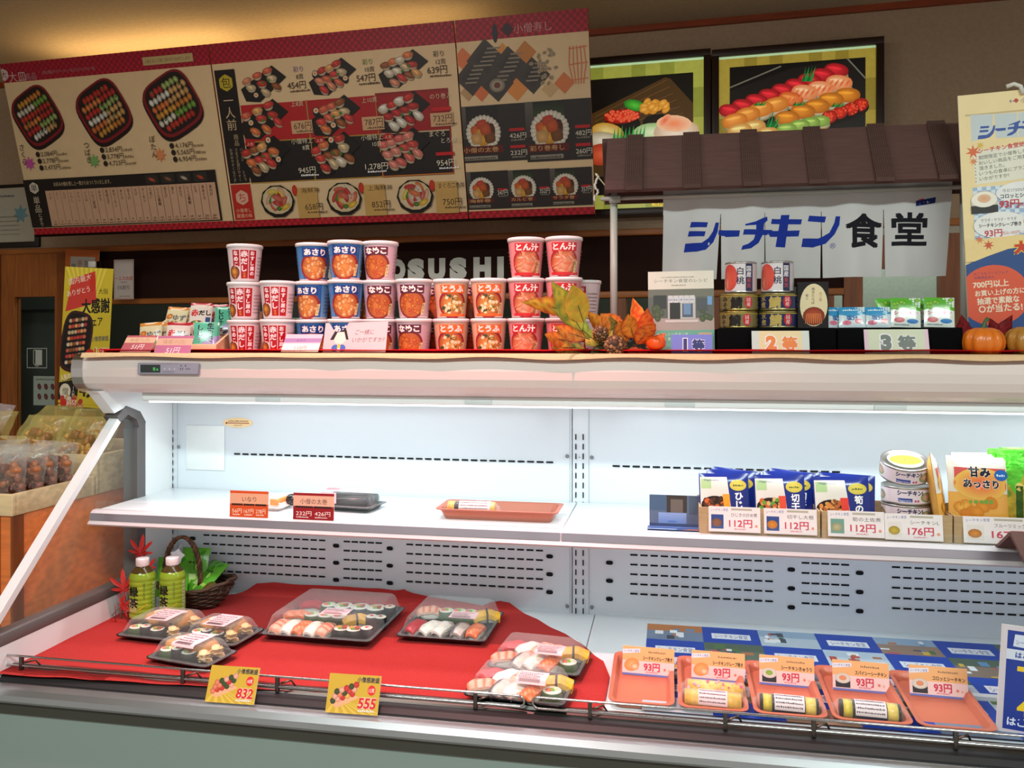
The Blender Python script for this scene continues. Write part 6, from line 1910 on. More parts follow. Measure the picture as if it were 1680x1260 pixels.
def wrapped_roll(name, L, r, bcol, bands, loc, rz, label, lab=None, pattern=None, group='wrapped rolls on trays', tone='#e8d0d4'):
    root = empty(name, loc, rz)
    m = MB(); m.tube([(-L * .40, 0, r), (-L * .2, 0, r), (0, 0, r), (L * .2, 0, r), (L * .40, 0, r)], r * .93, 20, bcol, 'food'); m.build('roll', root)
    for (a, b, cc) in bands:
        q = MB(); q.tube([(L * a, 0, r), (L * b, 0, r)], r * .955, 20, cc, 'food'); q.build('band', root)
    f = MB(); V = []
    n = 22; st_ = [(-.5, .75, .25), (-.46, .9, .5), (-.42, .98, .9), (-.38, 1, 1), (0, 1, 1), (.38, 1, 1), (.42, .98, .9), (.46, .9, .5), (.5, .75, .25)]
    for q, (s_, wy, wz) in enumerate(st_):
        for k in range(n):
            a = 2 * math.pi * k / n; jj = 1 + (.06 * math.sin(k * 5 + q * 3) if abs(s_) > .4 else 0)
            V.append((L * s_, r * wy * jj * math.cos(a), r + r * wz * jj * math.sin(a)))
    Fc = [(q * n + k, q * n + (k + 1) % n, (q + 1) * n + (k + 1) % n, (q + 1) * n + k) for q in range(len(st_) - 1) for k in range(n)]
    f.add(V, Fc, '#e8eaea', 'film', True); f.build('film_wrap', root)
    if lab:
        lw, lx = lab
        c = Canvas(.001); H_ = r * 1000 * 2.1
        c.rect(0, 0, lw * 1000, H_, tone)
        for k in range(4): c.greek(2, H_ * (.15 + .2 * k), lw * 900, H_ * .09, '#4c3c40')
        q = MB(); c.apply(q, fn=lambda x, y, dd: (lx - lw / 2 + x, -(r * 1.015 + dd) * math.cos(y / r * 1.0 - .25), r + (r * 1.015 + dd) * math.sin(y / r * 1.0 - .25)), cuty=r * .18, matk='paper', base=.0004); q.build('price_label', root)
    if pattern:
        rr = random.Random(4); q = MB(); c = Canvas()
        for k in range(26): c.blob(rr.uniform(-L * .40, L * .40), rr.uniform(0, r * 1.9), r * rr.uniform(.1, .28), r * rr.uniform(.1, .22), rr.random() * 3, rr.choice(['#d85c7c', '#e08ca0', '#e8b0b8']), n=7)
        c.apply(q, fn=lambda x, y, dd: (x, -(r * 1.015 + dd) * math.cos(y / r - .2), r + (r * 1.015 + dd) * math.sin(y / r - .2)), cuty=r * .18, matk='gloss', base=.0003); q.build('printed_pattern', root)
    return tag(root, label, 'wrapped roll', group)
wrapped_roll('wrapped_sushi_roll', .125, .0155, '#1c2220', [(-.43, -.30, '#c8a040'), (.30, .41, '#d8b860')], (tx0 + .074, 1.782, SZ + .0045), math.radians(2), 'single wrapped sushi roll in the terracotta tray on the shelf', lab=(.07, .008), group=None, tone='#e0d4d4')
o = bpy.data.objects

# folded blue picture sheet
def bluepic(c, w, h):
    c.rect(0, 0, w, h, '#5c6c84'); c.rect(0, h * .5, w * .34, h * .5, '#48607c'); c.rect(w * .34, h * .45, w * .4, h * .55, '#3c3834'); c.rect(w * .42, h * .45, w * .24, h * .42, '#6c645c'); c.rect(w * .78, h * .4, w * .22, h * .6, '#4c5c70'); c.rect(w * .18, h * .10, w * .55, h * .34, '#6c8cc0', '#8ca4d0'); c.blob(w * .45, h * .16, w * .1, h * .03, 0, '#5478b0'); c.rect(0, 0, w, h * .1, '#243c6c')
cxp = float(aty(1107, 830, 1.76)[0])
c = Canvas(.001); bluepic(c, 105, 66)
m = MB(); m.box(-.0525, 0, 0, .0525, .001, .066, '#7c8494', 'paper'); c.apply(m, T=Matrix.Translation((-.0525, 0, 0)))
c = Canvas(.001); c.rect(0, 0, 112, 44, '#24407c'); c.rect(0, 26, 112, 10, '#5c80b8', '#34548c'); c.rect(0, 4, 60, 8, '#90b0d8'); c.poly([(70, 2), (112, 2), (112, 16), (88, 14)], '#b06c54'); c.rect(0, 12, 112, 3, '#182c5c')
c.apply(m, fn=lambda x, y, d: (x - .056, -.044 + y, .0006 + d + .006 * (1 - y / .044) * .3))
m.box(-.056, -.044, 0, .056, .0, .0006, '#3c5488', 'paper')
o = m.build('folded_picture_sheet'); o.location = (cxp, 1.765, SZ + .0006); tag(o, 'folded blue and grey picture sheet standing left of the card boxes', 'printed sheet')

# kraft boxes on the right span
KB = [(1147, 1346), (1348, 1563), (1565, 1790)]
boxx = []
for k, (u0, u1) in enumerate(KB):
    a, b = float(aty(u0, 850, 1.715)[0]), float(aty(u1, 850, 1.715)[0]); boxx.append((a, b))
    root = empty('card_box', ((a + b) / 2, 1.715, SZ + .0005)); hw = (b - a) / 2 - .0005; D_ = .14; t = .003; H_ = .053
    for nm, bb in (('front_panel', (-hw, 0, 0, hw, t, H_)), ('back_panel', (-hw, D_ - t, 0, hw, D_, H_)), ('side_panel', (-hw, t, 0, -hw + t, D_ - t, H_)), ('side_panel', (hw - t, t, 0, hw, D_ - t, H_)), ('bottom_panel', (-hw + t, t, 0, hw - t, D_ - t, t))):
        q = MB(); q.box(*bb, '#b0906a', 'cork'); q.build(nm, root)
    tag(root, ['open brown card box of blue pouches, first from the left on the shelf', 'open brown card box holding blue pouches and tuna cans', 'open brown card box of fruit and green pouches at the right'][k], 'box')


def ptag(name, prc, colr, pic):
    def f(c, w, h):
        c.rect(0, 0, w, h, '#e8dcdc'); c.text('シーチキン食堂', w * .04, h * .80, h * .13, '#34449c', w=w * .34, rot=.04); c.rect(w * .44, h * .86, w * .4, h * .08, '#b0a898'); c.text(name, w * .94, h * .62, h * .17, '#2c2828', al='r', w=w * .5)
        c.text(prc, w * .40, h * .22, h * .36, '#c84058', bold=.03, w=w * .44); c.greek(w * .5, h * .10, w * .22, h * .06, '#d8788c')
        c.rect(w * .05, h * .12, w * .24, h * .56, colr); c.blob(w * .16, h * .36, w * .10, h * .17, 0, pic, shade(pic, .6), n=12); c.star(w * .92, h * .26, w * .04, 7, '#e08868')
    return f
for u, w_, (nm, pr, cc, pic), lab in ((1205, .101, ('ひじきの炒め煮', '112円', '#2c4484', '#8c5c44'), 'white 112 yen price card on the card boxes, leftmost, hijiki picture'), (1297, .101, ('切干し大根', '112円', '#2c4484', '#d8842c'), 'white 112 yen price card for dried radish, second card from left'), (1405, .105, ('筍の土佐煮', '112円', '#6c9888', '#b8b088'), 'pale glossy price card with a green picture in the middle of five'), (1500, .105, ('シーチキンL', '176円', '#e0d4d0', '#c8a83c'), 'white 176 yen price card below the tuna cans'), (1640, .125, ('フルーツミックス', '167円', '#e0d4d0', '#d8883c'), 'white 167 yen price card below the fruit pouches, furthest right')):
    v = 853 + (u - 1205) * .048
    sgn('price_card', lab, u, v, 1.708, w_, .050, ptag(nm, pr, cc, pic), tilt=8, bg='#e8dcdc', z=SZ + .0065 - .002 * (u > 1450), group='price cards on the card boxes')

def art_pouch(name, tagc, food):
    def f(c, w, h):
        c.rect(0, 0, w, h, '#1c2c7c'); c.poly([(w * .02, 0), (w * .66, 0), (w * .56, h * .93), (w * .02, h * .93)], '#dcd8d0'); c.rect(w * .04, h * .72, w * .2, h * .18, '#a8c890'); c.text('Hagoromo', w * .10, h * .86, h * .05, '#2c3c8c', w=w * .3)
        c.blob(w * .30, h * .42, w * .27, h * .17, 0, '#3c2418', '#241410', n=18)
        for k in range(22): c.blob(w * (.30 + random.uniform(-.2, .2)), h * (.47 + random.uniform(-.10, .10)), w * .05, h * .035, random.random() * 3, random.choice(food), n=7)
        c.poly([(w * .50, h * .12), (w * .62, h * .12), (w * .60, h * .62), (w * .46, h * .62)], tagc); c.greek(w * .51, h * .35, w * .08, h * .05, '#f0e8d8')
        c.blob(w * .78, h * .78, w * .17, h * .10, 0, '#d8c860', '#c8b848', n=20); c.greek(w * .68, h * .76, w * .2, h * .04, '#3c4c2c')
        c.text(name, w * .79, h * .66, h * .155, '#f0f0f4', vert=True, bold=.04)
    return f
grp = 0
for k, (us, nm, tc_, food, ww, n_) in enumerate((((1190, 1196, 1200), 'ひじき', '#e0a030', ['#2c1c14', '#4c2c1c', '#c8602c', '#6c3c24'], .100, 3), ((1282, 1290, 1296), '切干し', '#e05038', ['#e89048', '#d8b070', '#c8602c', '#5c9c3c'], .100, 3), ((1384, 1388), '筍の土', '#e04034', ['#d8883c', '#b8642c', '#e0a860', '#8c5024'], .108, 2))):
    pm = packet('pouch', ww, .112, .016, art_pouch(nm, tc_, food), '#1c2c7c'); f0 = None
    nn = ['hijiki', 'dried radish', 'bamboo shoot'][k]
    for j, u in enumerate(us):
        yy = 1.742 + .026 * j; x = float(aty(u, 800, yy)[0]); lab = f'blue edged {nn} food pouch in a card box, {["frontmost", "second", "rearmost"][j] if n_ == 3 else ["front one", "rear one"][j]} of its group'
        if f0 is None: f0 = stand(pm, 'food_pouch', lab, 'pouch', (x, yy, SZ + .006), math.radians(3), math.radians(10), math.radians(-1), 'blue food pouches on the shelf')
        else: again(f0, lab, (x, yy, SZ + .008), math.radians(2 - 4 * j), math.radians(10), math.radians(2.5 * j))
# tuna cans
def art_tuna(c, r, h):
    c.rect(-150, 4.5, 300, h - 9, '#dcc8d0')
    for q in (-1, 0, 1): c.text('シーチキンL', q * 98 - 28, h * .58, 10.5, '#2c2c54', w=52, bold=.05); c.blob(q * 98 + 30, h * .45, 14, 10, 0, '#d88c8c', '#6c8c4c', n=14); c.rect(q * 98 - 26, h * .2, 26, 7, '#2c3c8c'); c.text('Hagoromo', q * 98 - 25, h * .23, 5, '#e0e0f0', w=23); c.greek(q * 98 + 4, h * .2, 10, 5, '#b04c6c')
tcx = float(aty(1486, 820, 1.79)[0])
o = mk_can('tuna_can', .046, .036, art_tuna, '#dcc8d0', 'pink white tuna can, lower of the stack in the card box', 'tuna cans', (tcx, 1.79, SZ + .028), 0)
blk = MB(); blk.box(-.045, -.045, 0, .045, .045, .024, '#b0906a', 'cork'); q = blk.build('card_insert'); q.location = (tcx, 1.79, SZ + .0038); tag(q, 'plain card insert raising the tuna cans inside their box', 'insert')
o2 = copy_tree(o); o2.location = (tcx, 1.79, SZ + .0645); o2['label'] = 'pink white tuna can, upper of the stack beneath the leaning one'
o3 = copy_tree(o); o3.location = (tcx - .004, 1.790, SZ + .118); o3.rotation_euler = (math.radians(20), 0, 0); o3['label'] = 'tuna can leaning back on the stack with its yellow lid facing out'
c = Canvas(.001); c.blob(0, 0, 34, 34, 0, '#c8c0a0', '#a8a88c', n=28); c.blob(0, 0, 30, 20, 0, '#d8c040', '#c8b038', n=26); c.text('シーチキン', 0, -4, 11, '#3c5c2c', al='c', w=44, bold=.03)
q = MB(); c.apply(q, fn=lambda x, y, d: (x, y, d + .0348)); q.build('lid_print', o3)

def art_fruit(c, w, h):
    c.rect(0, h * .55, w, h * .45, '#d8cfc4'); c.rect(w * .08, h * .60, w * .84, h * .26, '#c8504c'); c.blob(w * .5, h * .66, w * .44, h * .2, 0, '#e04c38', '#e0b050', n=22); c.text('甘み', w * .48, h * .76, h * .13, '#14142c', al='c', bold=.06, outline='#ece0d0', ow=.04); c.text('あっさり', w * .5, h * .62, h * .11, '#14142c', al='c', bold=.05, outline='#ece0d0', ow=.04)
    c.blob(w * .84, h * .78, w * .12, h * .07, .1, '#1c5ca8', n=16); c.greek(w * .76, h * .765, w * .14, h * .03, '#d8e4f0')
    for k in range(12): c.blob(w * random.uniform(.15, .85), h * random.uniform(.1, .5), w * .12, h * .07, random.random() * 3, random.choice(['#e0902c', '#e8b04c', '#d87c24', '#d8c890']), '#c8781c', n=10)
    c.greek(w * .3, h * .42, w * .4, h * .06, '#6c9c3c')
pf = packet('fruit', .112, .156, .026, art_fruit, '#dfa24a')
f0 = None
for u, yy, rz_, rl, lab in ((1607, 1.742, 3, 2, 'clear fruit pouch with amber syrup at the front beside the green bags'), (1612, 1.775, 5, -2, 'clear fruit pouch just behind the front one in the card box'), (1546, 1.775, 74, 0, 'clear fruit pouch turned edge on between the tuna cans and front pouch'), (1616, 1.808, 4, 0, 'clear fruit pouch at the back of the fruit group')):
    x = float(aty(u, 800, yy)[0])
    if f0 is None: f0 = stand(pf, 'fruit_pouch', lab, 'pouch', (x, yy, SZ + .008), math.radians(rz_), math.radians(8), math.radians(rl), 'fruit pouches on the shelf')
    else: again(f0, lab, (x, yy, SZ + .008), math.radians(rz_), math.radians(8), math.radians(rl))
def art_gold(c, w, h):
    c.rect(0, 0, w, h * .8, '#a8902c', '#b8a43c'); c.rect(0, h * .8, w, h * .2, '#4cb82c'); c.poly([(0, h * .8), (w * .4, h * .5), (w * .6, h * .8)], '#5cc038')
    for k in range(8): c.blob(w * random.uniform(.1, .9), h * random.uniform(.1, .7), w * .09, h * .05, random.random() * 3, random.choice(['#e0d070', '#6c8c2c', '#c8b848']), n=9)
    c.rect(w * .4, h * .2, w * .14, h * .4, '#3c5c24')
pg2 = packet('green', .085, .168, .02, art_gold, '#4ca82c', 'foil'); f0 = None
for u, yy, rz_, lab in ((1664, 1.748, -14, 'gold bag with bright green top, frontmost at the picture edge'), (1652, 1.78, -8, 'gold bag with bright green top behind the frontmost one'), (1672, 1.81, 4, 'gold bag with bright green top, rearmost at the picture edge')):
    x = float(aty(u, 800, yy)[0])
    if f0 is None: f0 = stand(pg2, 'green_bag', lab, 'bag', (x + .012, yy, SZ + .008), math.radians(rz_), math.radians(6), 0, 'gold and green bags')
    else: again(f0, lab, (x + .012, yy, SZ + .008), math.radians(rz_), math.radians(6))

# ================================================================ THE DECK
DZ = DECK
def deck_s(u, v):
    p = atz(u, v, DZ)
    if p[1] > 1.985:
        q = aty(u, v, 1.985); return (float(q[0]), 1.985 + (float(q[2]) - DZ))
    return (float(p[0]), float(p[1]))
OUT = [(-20, 1108), (25, 1080), (70, 1052), (110, 1028), (150, 1022), (190, 1010), (240, 1000), (300, 992), (377, 978), (406, 973), (422, 962), (450, 961), (510, 965), (571, 967), (620, 970), (664, 975), (720, 986), (757, 992), (793, 999), (806, 993), (821, 990), (836, 993), (852, 1004), (882, 1018), (905, 1032), (928, 1043), (957, 1061), (975, 1078), (990, 1088), (1000, 1112), (996, 1136), (990, 1165)]
P = [deck_s(u, v) for u, v in OUT]
P = [(x, min(y, 2.02)) for x, y in P]
P += [(P[-1][0] - .001, 1.475), (P[0][0] - .06, 1.475)]
def cz(x, y, d):
    n1 = noise.noise(Vector((x * 9, y * 9, .3))); n2 = noise.noise(Vector((x * 22 + 3, y * 16, 1.7)))
    h = .0035 + .0025 * n1 + .0015 * n2
    wr = math.exp(-((x - .02) ** 2) / .008) * math.exp(-((y - 1.58) ** 2) / .012)
    h += wr * .010 * (1 + math.sin(x * 70 + y * 30))
    # pleat running back to front between the two party packs
    q = (x + .62) - (1.98 - y) * .9
    h += .006 * math.exp(-(q / .008) ** 2) * (1 if y > 1.85 else max(0, (y - 1.7) / .15))
    if y > 1.978: return (x, 1.978 + min(.010, (y - 1.978) * .2) - .003 * (1 + n1) , DZ + h + (y - 1.978) * .95)
    return (x, y, DZ + max(.0012, h) + d)
c = Canvas(); c.poly(P, '#a63634')
m = MB(); c.apply(m, fn=cz, cut=.016, cuty=.016, matk='felt', base=0, smooth=True)
for fi in range(len(m.f)): m.f[fi] = m.f[fi]
o = m.build('red_cloth'); tag(o, 'large red felt cloth spread over the left side of the case deck', 'cloth')

# checkered print sheets on the right
mx0, mx1 = float(atz(1062, 1030, DZ)[0]), 1.36
cw_, ch_ = .1235, .104
c = Canvas(step=2e-5)
rr = random.Random(11)
noren_logo = lambda x, y, w, h: (c.rect(x, y, w, h, '#d8dce4'), c.text('シーチキン食堂', x + w * .5, y + h * .2, h * .8, '#24407c', al='c', w=w * .86))
for j in range(5):
    y = 1.955 - ch_ * (j + 1)
    yy0 = max(y, 1.478)
    for i in range(11):
        x = mx0 + cw_ * i
        if (i + j) % 2 == 1:
            c.rect(x, yy0, cw_, y + ch_ - yy0, '#1a3fa0')
            if yy0 == y: noren_logo(x + cw_ * .16, y + ch_ * .30, cw_ * .68, ch_ * .32)
        else:
            base_ = ['#6c7c94', '#c0ccd4', '#8c7464', '#5c6c5c', '#a8b8c4', '#7c6c60'][(i * 2 + j) % 6]
            c.rect(x, yy0, cw_, y + ch_ - yy0, base_)
            if yy0 == y:
                c.rect(x, y + ch_ * .6, cw_, ch_ * .4, rr.choice(['#88a0b8', '#a8bccc', '#4c5c4c', '#b0703c']))
                for k in range(9): c.rect(x + cw_ * rr.uniform(0, .8), y + ch_ * rr.uniform(0, .75), cw_ * rr.uniform(.06, .2), ch_ * rr.uniform(.05, .25), rr.choice(['#3c4450', '#d8dce0', '#a86c44', '#5c84b0', '#c8a83c', '#4c6c40', '#b04c44', '#e0e4e8']))
m = MB(); m.box(mx0, 1.478, DZ, mx0 + cw_ * 11, 1.955, DZ + .0006, '#d8dce4', 'paper'); c.apply(m, fn=lambda x, y, d: (x, y, DZ + .0006 + d), matk='print', base=.0001, clip=(mx0, 1.478, mx0 + cw_ * 11, 1.955))
o = m.build('checkered_sheet'); tag(o, 'printed sheet checkered with blue squares and photos under the trays', 'printed sheet')

# ---- sushi packs
def mkpack(FL, FR, BR, th_, lh, label, st, name='sushi_pack', group=None, dz=.006, grow=0):
    loc, rz, w, d = place3(FL, FR, BR, DZ + dz)
    return sushi_pack(name, w, d, th_, lh, loc, rz, label, st=st(w, d) if st else None, group=group), w, d
big, w, d = mkpack((424, 1052), (607, 1066), (656, 1006), .016, .038, 'largest clear lidded sushi party pack in the middle of the red cloth', lambda w, d: (w * .10, -d * .26, .062, .044, True))
fill(big, [[('shrimp', .02, 80), ('squid', .15, 82), ('salmon', .28, 78), ('squid', .41, 84), ('shrimp', .54, 80), ('maki', .72, 0), ('maki', .86, 0), ('thin', 1.0, 0)], [('salmon', .04, 10), ('cuke', .22, 0), ('cuke', .38, 0), ('cuke', .54, 0), ('egg', .74, 30), ('thin', .92, 0), ('thin', 1.02, 0)], [('tuna', .06, 10), ('cuke', .26, 0), ('roll', .44, 0), ('roll', .64, 0), ('roll', .84, 0), ('thin', 1.0, 0)]], w, d, .0025, 'the largest pack', 'sushi pieces in the largest pack', ins=.046)
mid, w, d = mkpack((648, 1053), (796, 1064), (824, 1013), .014, .036, 'medium clear lidded sushi pack right of the largest one', lambda w, d: (w * .20, -d * .27, .060, .044, True))
fill(mid, [[('tuna', .05, 70), ('squid', .28, 60), ('squid', .46, 70), ('salmon', .95, 80), ('mackerel', .72, 80)], [('shrimp', .06, 10), ('cuke', .32, 0), ('cuke', .52, 0), ('cuke', .70, 0), ('egg', .95, 20)]], w, d, .0025, 'the medium pack', 'sushi pieces in the medium pack', ins=.050)
up, w, d = mkpack((797, 1104), (950, 1122), (966, 1079), .014, .032, 'sushi pack with a pink label, rear one of the pair at right', lambda w, d: (w * .15, -d * .27, .056, .044, True))
L2 = [[('shrimp', .05, 15), ('mackerel', .30, 70), ('squid', .50, 60), ('salmon', .72, 70), ('cuke', .97, 0)], [('tuna', .06, 20), ('squid', .28, 40), ('shrimp', .48, 60), ('salmon', .68, 10), ('egg', .95, 10)]]
fill(up, L2, w, d, .0025, 'the rear right pack', 'sushi pieces in the rear right pack', ins=.036)
lo, w, d = mkpack((758, 1152), (926, 1172), (941, 1127), .014, .032, 'sushi pack with a pink label, front one of the pair at right', lambda w, d: (w * .15, -d * .27, .056, .044, True))
fill(lo, L2, w, d, .0025, 'the front right pack', 'sushi pieces in the front right pack', ins=.034)
sm = [((187, 1051), (290, 1062), (326, 1024), 'left one of the three small dark packs below the tea bottles', 'the left small pack'), ((290, 1058), (384, 1070), (418, 1037), 'right one of the three small dark packs, nearest the largest pack', 'the right small pack'), ((236, 1088), (338, 1106), (377, 1074), 'front one of the three small dark packs, nearest the rail', 'the front small pack')]
for FL, FR, BR, lab, wh in sm:
    pk_, w, d = mkpack(FL, FR, BR, .012, .030, lab, lambda w, d: (w * .02, -d * .10, .056, .072, True), group='small sushi packs')
    fill(pk_, [[('cuke', .06, 0), ('thin', .28, 0), ('maki', .55, 0), ('ginger', .92, 0)], [('inari', .08, 60), ('salmon', .40, 80), ('inari', .66, 70), ('ginger', .95, 0)]], w, d, .0025, wh, 'sushi pieces in ' + wh, ins=.034)

# ---- orange trays, their price cards and wrapped rolls
m = MB(); m.box(mx0 + .0, 1.630, DZ + .0008, .62, 1.645, DZ + .0135, '#cfd6da', 'plastic'); o = m.build('riser_rail'); tag(o, 'low white rail hidden under the rear edge of the orange trays', 'rail')
TX = [(993, 1108), (1113, 1236), (1243, 1373), (1380, 1521), (1527, 1668)]
TW, TD = .125, .208
tr = None
tl = math.radians(3.6)
TILT = Matrix.Rotation(tl, 4, 'X')
tlab = ['terracotta tray, leftmost of five, empty', 'terracotta tray, second of five, holding two wrapped crepe rolls', 'terracotta tray, third of five, with one black roll', 'terracotta tray, fourth of five, with one black roll', 'terracotta tray, rightmost of five, empty']
tc = []
for k, (a, b) in enumerate(TX):
    xa_ = float(atz(a, 1180 + 13 * k, DZ + .006)[0]); xb_ = float(atz(b, 1190 + 13 * k, DZ + .006)[0])
    x = (xa_ + xb_) / 2; tc.append(x)
    if tr is None:
        m = tray_mb(TW, TD, .016, '#bd6a50', 'plastic', r=.016, flare=.007, rim=.005, th=.0028); tr = m.build('orange_tray'); o = tr
        m2 = MB(); m2.box(-.048, -.085, .0029, .048, -.083, .0035, '#b85a3c', 'plastic')
    else: o = copy_tree(tr)
    o.location = (x, 1.480 + TD / 2 * math.cos(tl), DZ + .0016 + TD / 2 * math.sin(tl)); o.rotation_euler = (tl, 0, 0); o.scale = (min(.99, .99 * (xb_ - xa_) / TW) if k < 1 else .99 * (xb_ - xa_) / TW, 1, 1)
    tag(o, tlab[k], 'tray', 'terracotta trays along the front')
def tag93(name, pic, alt=False):
    def f(c, w, h):
        c.rect(0, 0, w, h, '#e8a870', '#e8b078'); c.rect(0, 0, w, h * .50, '#e8c8c8'); c.rect(0, 0, w, h * .07, '#6c74b8'); c.poly([(0, h * .72), (w * .34, h * .80), (w * .34, h * .93), (0, h * .88)], '#dcdce8'); c.text('シーチキン食堂', w * .02, h * .78, h * .10, '#34449c', w=w * .30, rot=.05)
        c.text(name, w * .96, h * .56, h * .15, '#2c2420', al='r', w=w * .56, bold=.03); c.greek(w * .5, h * .80, w * .34, h * .07, '#8c6c54')
        c.text('93円', w * .42, h * .20, h * .32, '#c83c54', bold=.04, w=w * .30); c.greek(w * .46, h * .11, w * .22, h * .06, '#d8788c')
        if pic == 'crepe': c.blob(w * .18, h * .36, w * .15, h * .22, .3, '#e8b070', '#d8884c', n=14); c.blob(w * .24, h * .30, w * .08, h * .12, 0, '#f0d8b8', '#d88c5c', n=10)
        else: c.rect(w * .05, h * .10, w * .26, h * .26, '#34343c'); c.blob(w * .18, h * .40, w * .14, h * .17, 0, '#ece4dc', '#c8c0b8', n=16); c.blob(w * .18, h * .41, w * .07, h * .09, 0, '#d8906c' if not alt else '#8cac4c', n=10)
        c.star(w * .82, h * .26, w * .035, 7, '#d87858'); c.star(w * .90, h * .24, w * .03, 7, '#e0a890')
    return f
TG = [(1063, 1110, 'シーチキンクレープ巻き', 'crepe', 0, 'leftmost of five, crepe picture'), (1178, 1118, 'シーチキンクレープ巻き', 'crepe', 0, 'second of five, pale roll picture'), (1291, 1130, 'シーチキンきゅうり', 'roll', 1, 'third of five, green centred roll picture'), (1413, 1143, 'スパイシーシーチキン', 'roll', 0, 'fourth of five, orange centred roll picture'), (1541, 1153, 'コロッとシーチキン', 'roll', 0, 'rightmost of five, pink roll picture')]
for k, (u, v, nm, pic, alt, lab) in enumerate(TG):
    yy = 1.612
    x = float(aty(u, v, yy)[0])
    q = aty(u, v, yy)
    sgn('price_card', '93 yen card standing in a terracotta tray, ' + lab, u, v, yy, .099, .053, tag93(nm, pic, alt), tilt=14, bg='#e8a870', z=DZ + .0016 + (yy - 1.48) * math.tan(tl) + .0035, group='93 yen cards on the trays', roll=1)
tz = lambda y: DZ + .0016 + (y - 1.480) * math.tan(tl) + .0032
wr_ = lambda k, y, kind, lab, dx=0, rz_=-3: wrapped_roll('wrapped_crepe_roll' if kind == 'crepe' else 'wrapped_sushi_roll', .122, .0160, '#e0b048' if kind == 'crepe' else '#1a201e', [(-.30, .1, '#e8c46c')] if kind == 'crepe' else [(-.36, -.24, '#d0c040'), (.22, .36, '#e0c860')], (tc[k] + dx, y, tz(y - .012)), math.radians(rz_), lab, lab=None if (kind == 'crepe' and y > 1.52) else (.05, 0.0), pattern=(kind == 'crepe' and y > 1.52), tone='#e8ccd0' if kind == 'crepe' else '#d8d4d8')
wr_(1, 1.545, 'crepe', 'pink patterned crepe roll in the second tray, rear of the two', .006)
wr_(1, 1.507, 'crepe', 'crepe roll with a wide pale label, front of two in the second tray', .0)
wr_(2, 1.510, 'nori', 'black wrapped roll with white label in the third tray')
wr_(3, 1.512, 'nori', 'black wrapped roll with white label in the fourth tray')

# ---- price boards on the bumper
def fair(price_, n):
    def f(c, w, h):
        c.rect(0, 0, w, h, '#b89c2c')
        for k in range(7): c.poly([(w * .2, h * .4), (w * (.0 + .18 * k), 0), (w * (.08 + .18 * k), 0)], '#c8b048')
        c.poly([(w * .04, h * .28), (w * .48, h * .5), (w * .62, h * .42), (w * .2, h * .12)], '#d8a078')
        rr = random.Random(n)
        for r in range(3):
            for k in range(5):
                cc = rr.choice(['#c83c30', '#e0805c', '#e8a890', '#3c4c24', '#e0b050', '#c8302c']); c.blob(w * (.12 + .09 * k + .03 * r), h * (.30 + .12 * r + .05 * k), w * .055, h * .085, .5, cc, shade(cc, .5), n=9)
        c.text('小僧感謝盛', w * .97, h * .82, h * .15, '#1c1c3c', al='r', w=w * .42, bold=.02); c.blob(w * .84, h * .62, w * .075, h * .13, 0, '#c81c24', n=16); c.text('%d貫' % n, w * .84, h * .57, h * .12, '#f0dcd0', al='c', w=w * .11)
        c.text(price_, w * .94, h * .16, h * .36, '#c01c24', al='r', shear=.1, bold=.04, outline='#ece0cc', w=w * .34, ow=.03); c.greek(w * .62, h * .07, w * .3, h * .06, '#e0d8d8')
    return f
sgn('price_board', 'yellow price board reading 832 on the front rail below the small packs', 376, 1152, 1.402, .097, .064, fair('832', 18), tilt=24, rz=2, bg='#b89c2c', z=DZ - .010)
sgn('price_board', 'yellow price board reading 555 on the front rail below the largest pack', 576, 1170, 1.402, .098, .066, fair('555', 12), tilt=22, rz=2, bg='#b89c2c', z=DZ - .010)

# ---- tea bottles
def bottle(loc, label, first=None, rz=0):
    if first is None:
        root = empty('tea_bottle', loc, rz)
        R = .0300
        m = MB(); m.lathe([(R * .8, 0), (R, .003), (R, .018), (R * .97, .021), (R, .024), (R, .108), (R * .96, .116), (R * .80, .126), (R * .55, .134), (R * .44, .138), (R * .44, .146)], 32, '#4a3410', 'gloss'); m.build('bottle_body', root)
        m = MB()
        pr = []
        for k in range(9):
            z = .012 + .0115 * k; pr += [(R + .0012, z), (R + .0014, z + .008), (R + .0002, z + .010)]
        pr += [(R * .97 + .001, .1165), (R * .86 + .001, .1225)]
        m.lathe(pr, 32, '#8c9c24', 'gloss', cap=False)
        c = Canvas(.001)
        c.rect(-24, 28, 22, 30, '#b0a868'); c.text('緑茶', -12, 92, 26, '#14180c', vert=True, bold=.04, gap=1.1); c.text('まろやか仕立て', 14, 100, 6, '#2c4014', vert=True); c.rect(34, 20, 12, 80, '#b8c080')
        for k in range(9): c.greek(35, 26 + 8 * k, 9, 3, '#4c5c2c')
        for k in range(7): c.blob(2 + 3 * k, 34 + 2 * k, 2.5, 1.4, .5, '#c8a038', n=7)
        c.apply(m, fn=lambda x, y, d: ((R + .0014 + d) * math.sin(x / R), -(R + .0014 + d) * math.cos(x / R), y), cut=.005, base=.0004, matk='gloss', smooth=True)
        m.build('label_sleeve', root)
        m = MB(); m.lathe([(R * .52, .138), (R * .54, .139), (R * .54, .154), (R * .50, .157), (.001, .157)], 30, '#e4c8c8', 'plastic', rip=lambda a, z: 1 + .015 * math.cos(15 * a)); m.build('cap', root)
    else:
        root = copy_tree(first); root.location = loc; root.rotation_euler = (0, 0, rz)
    root.scale = (.93, .93, .93); tag(root, label, 'bottle', 'green tea bottles'); return root
p = atz(234, 1017, DZ + .006); b1 = bottle((p[0], p[1], DZ + .0065), 'green tea bottle with a pale cap, left of the pair in the corner', rz=math.radians(14))
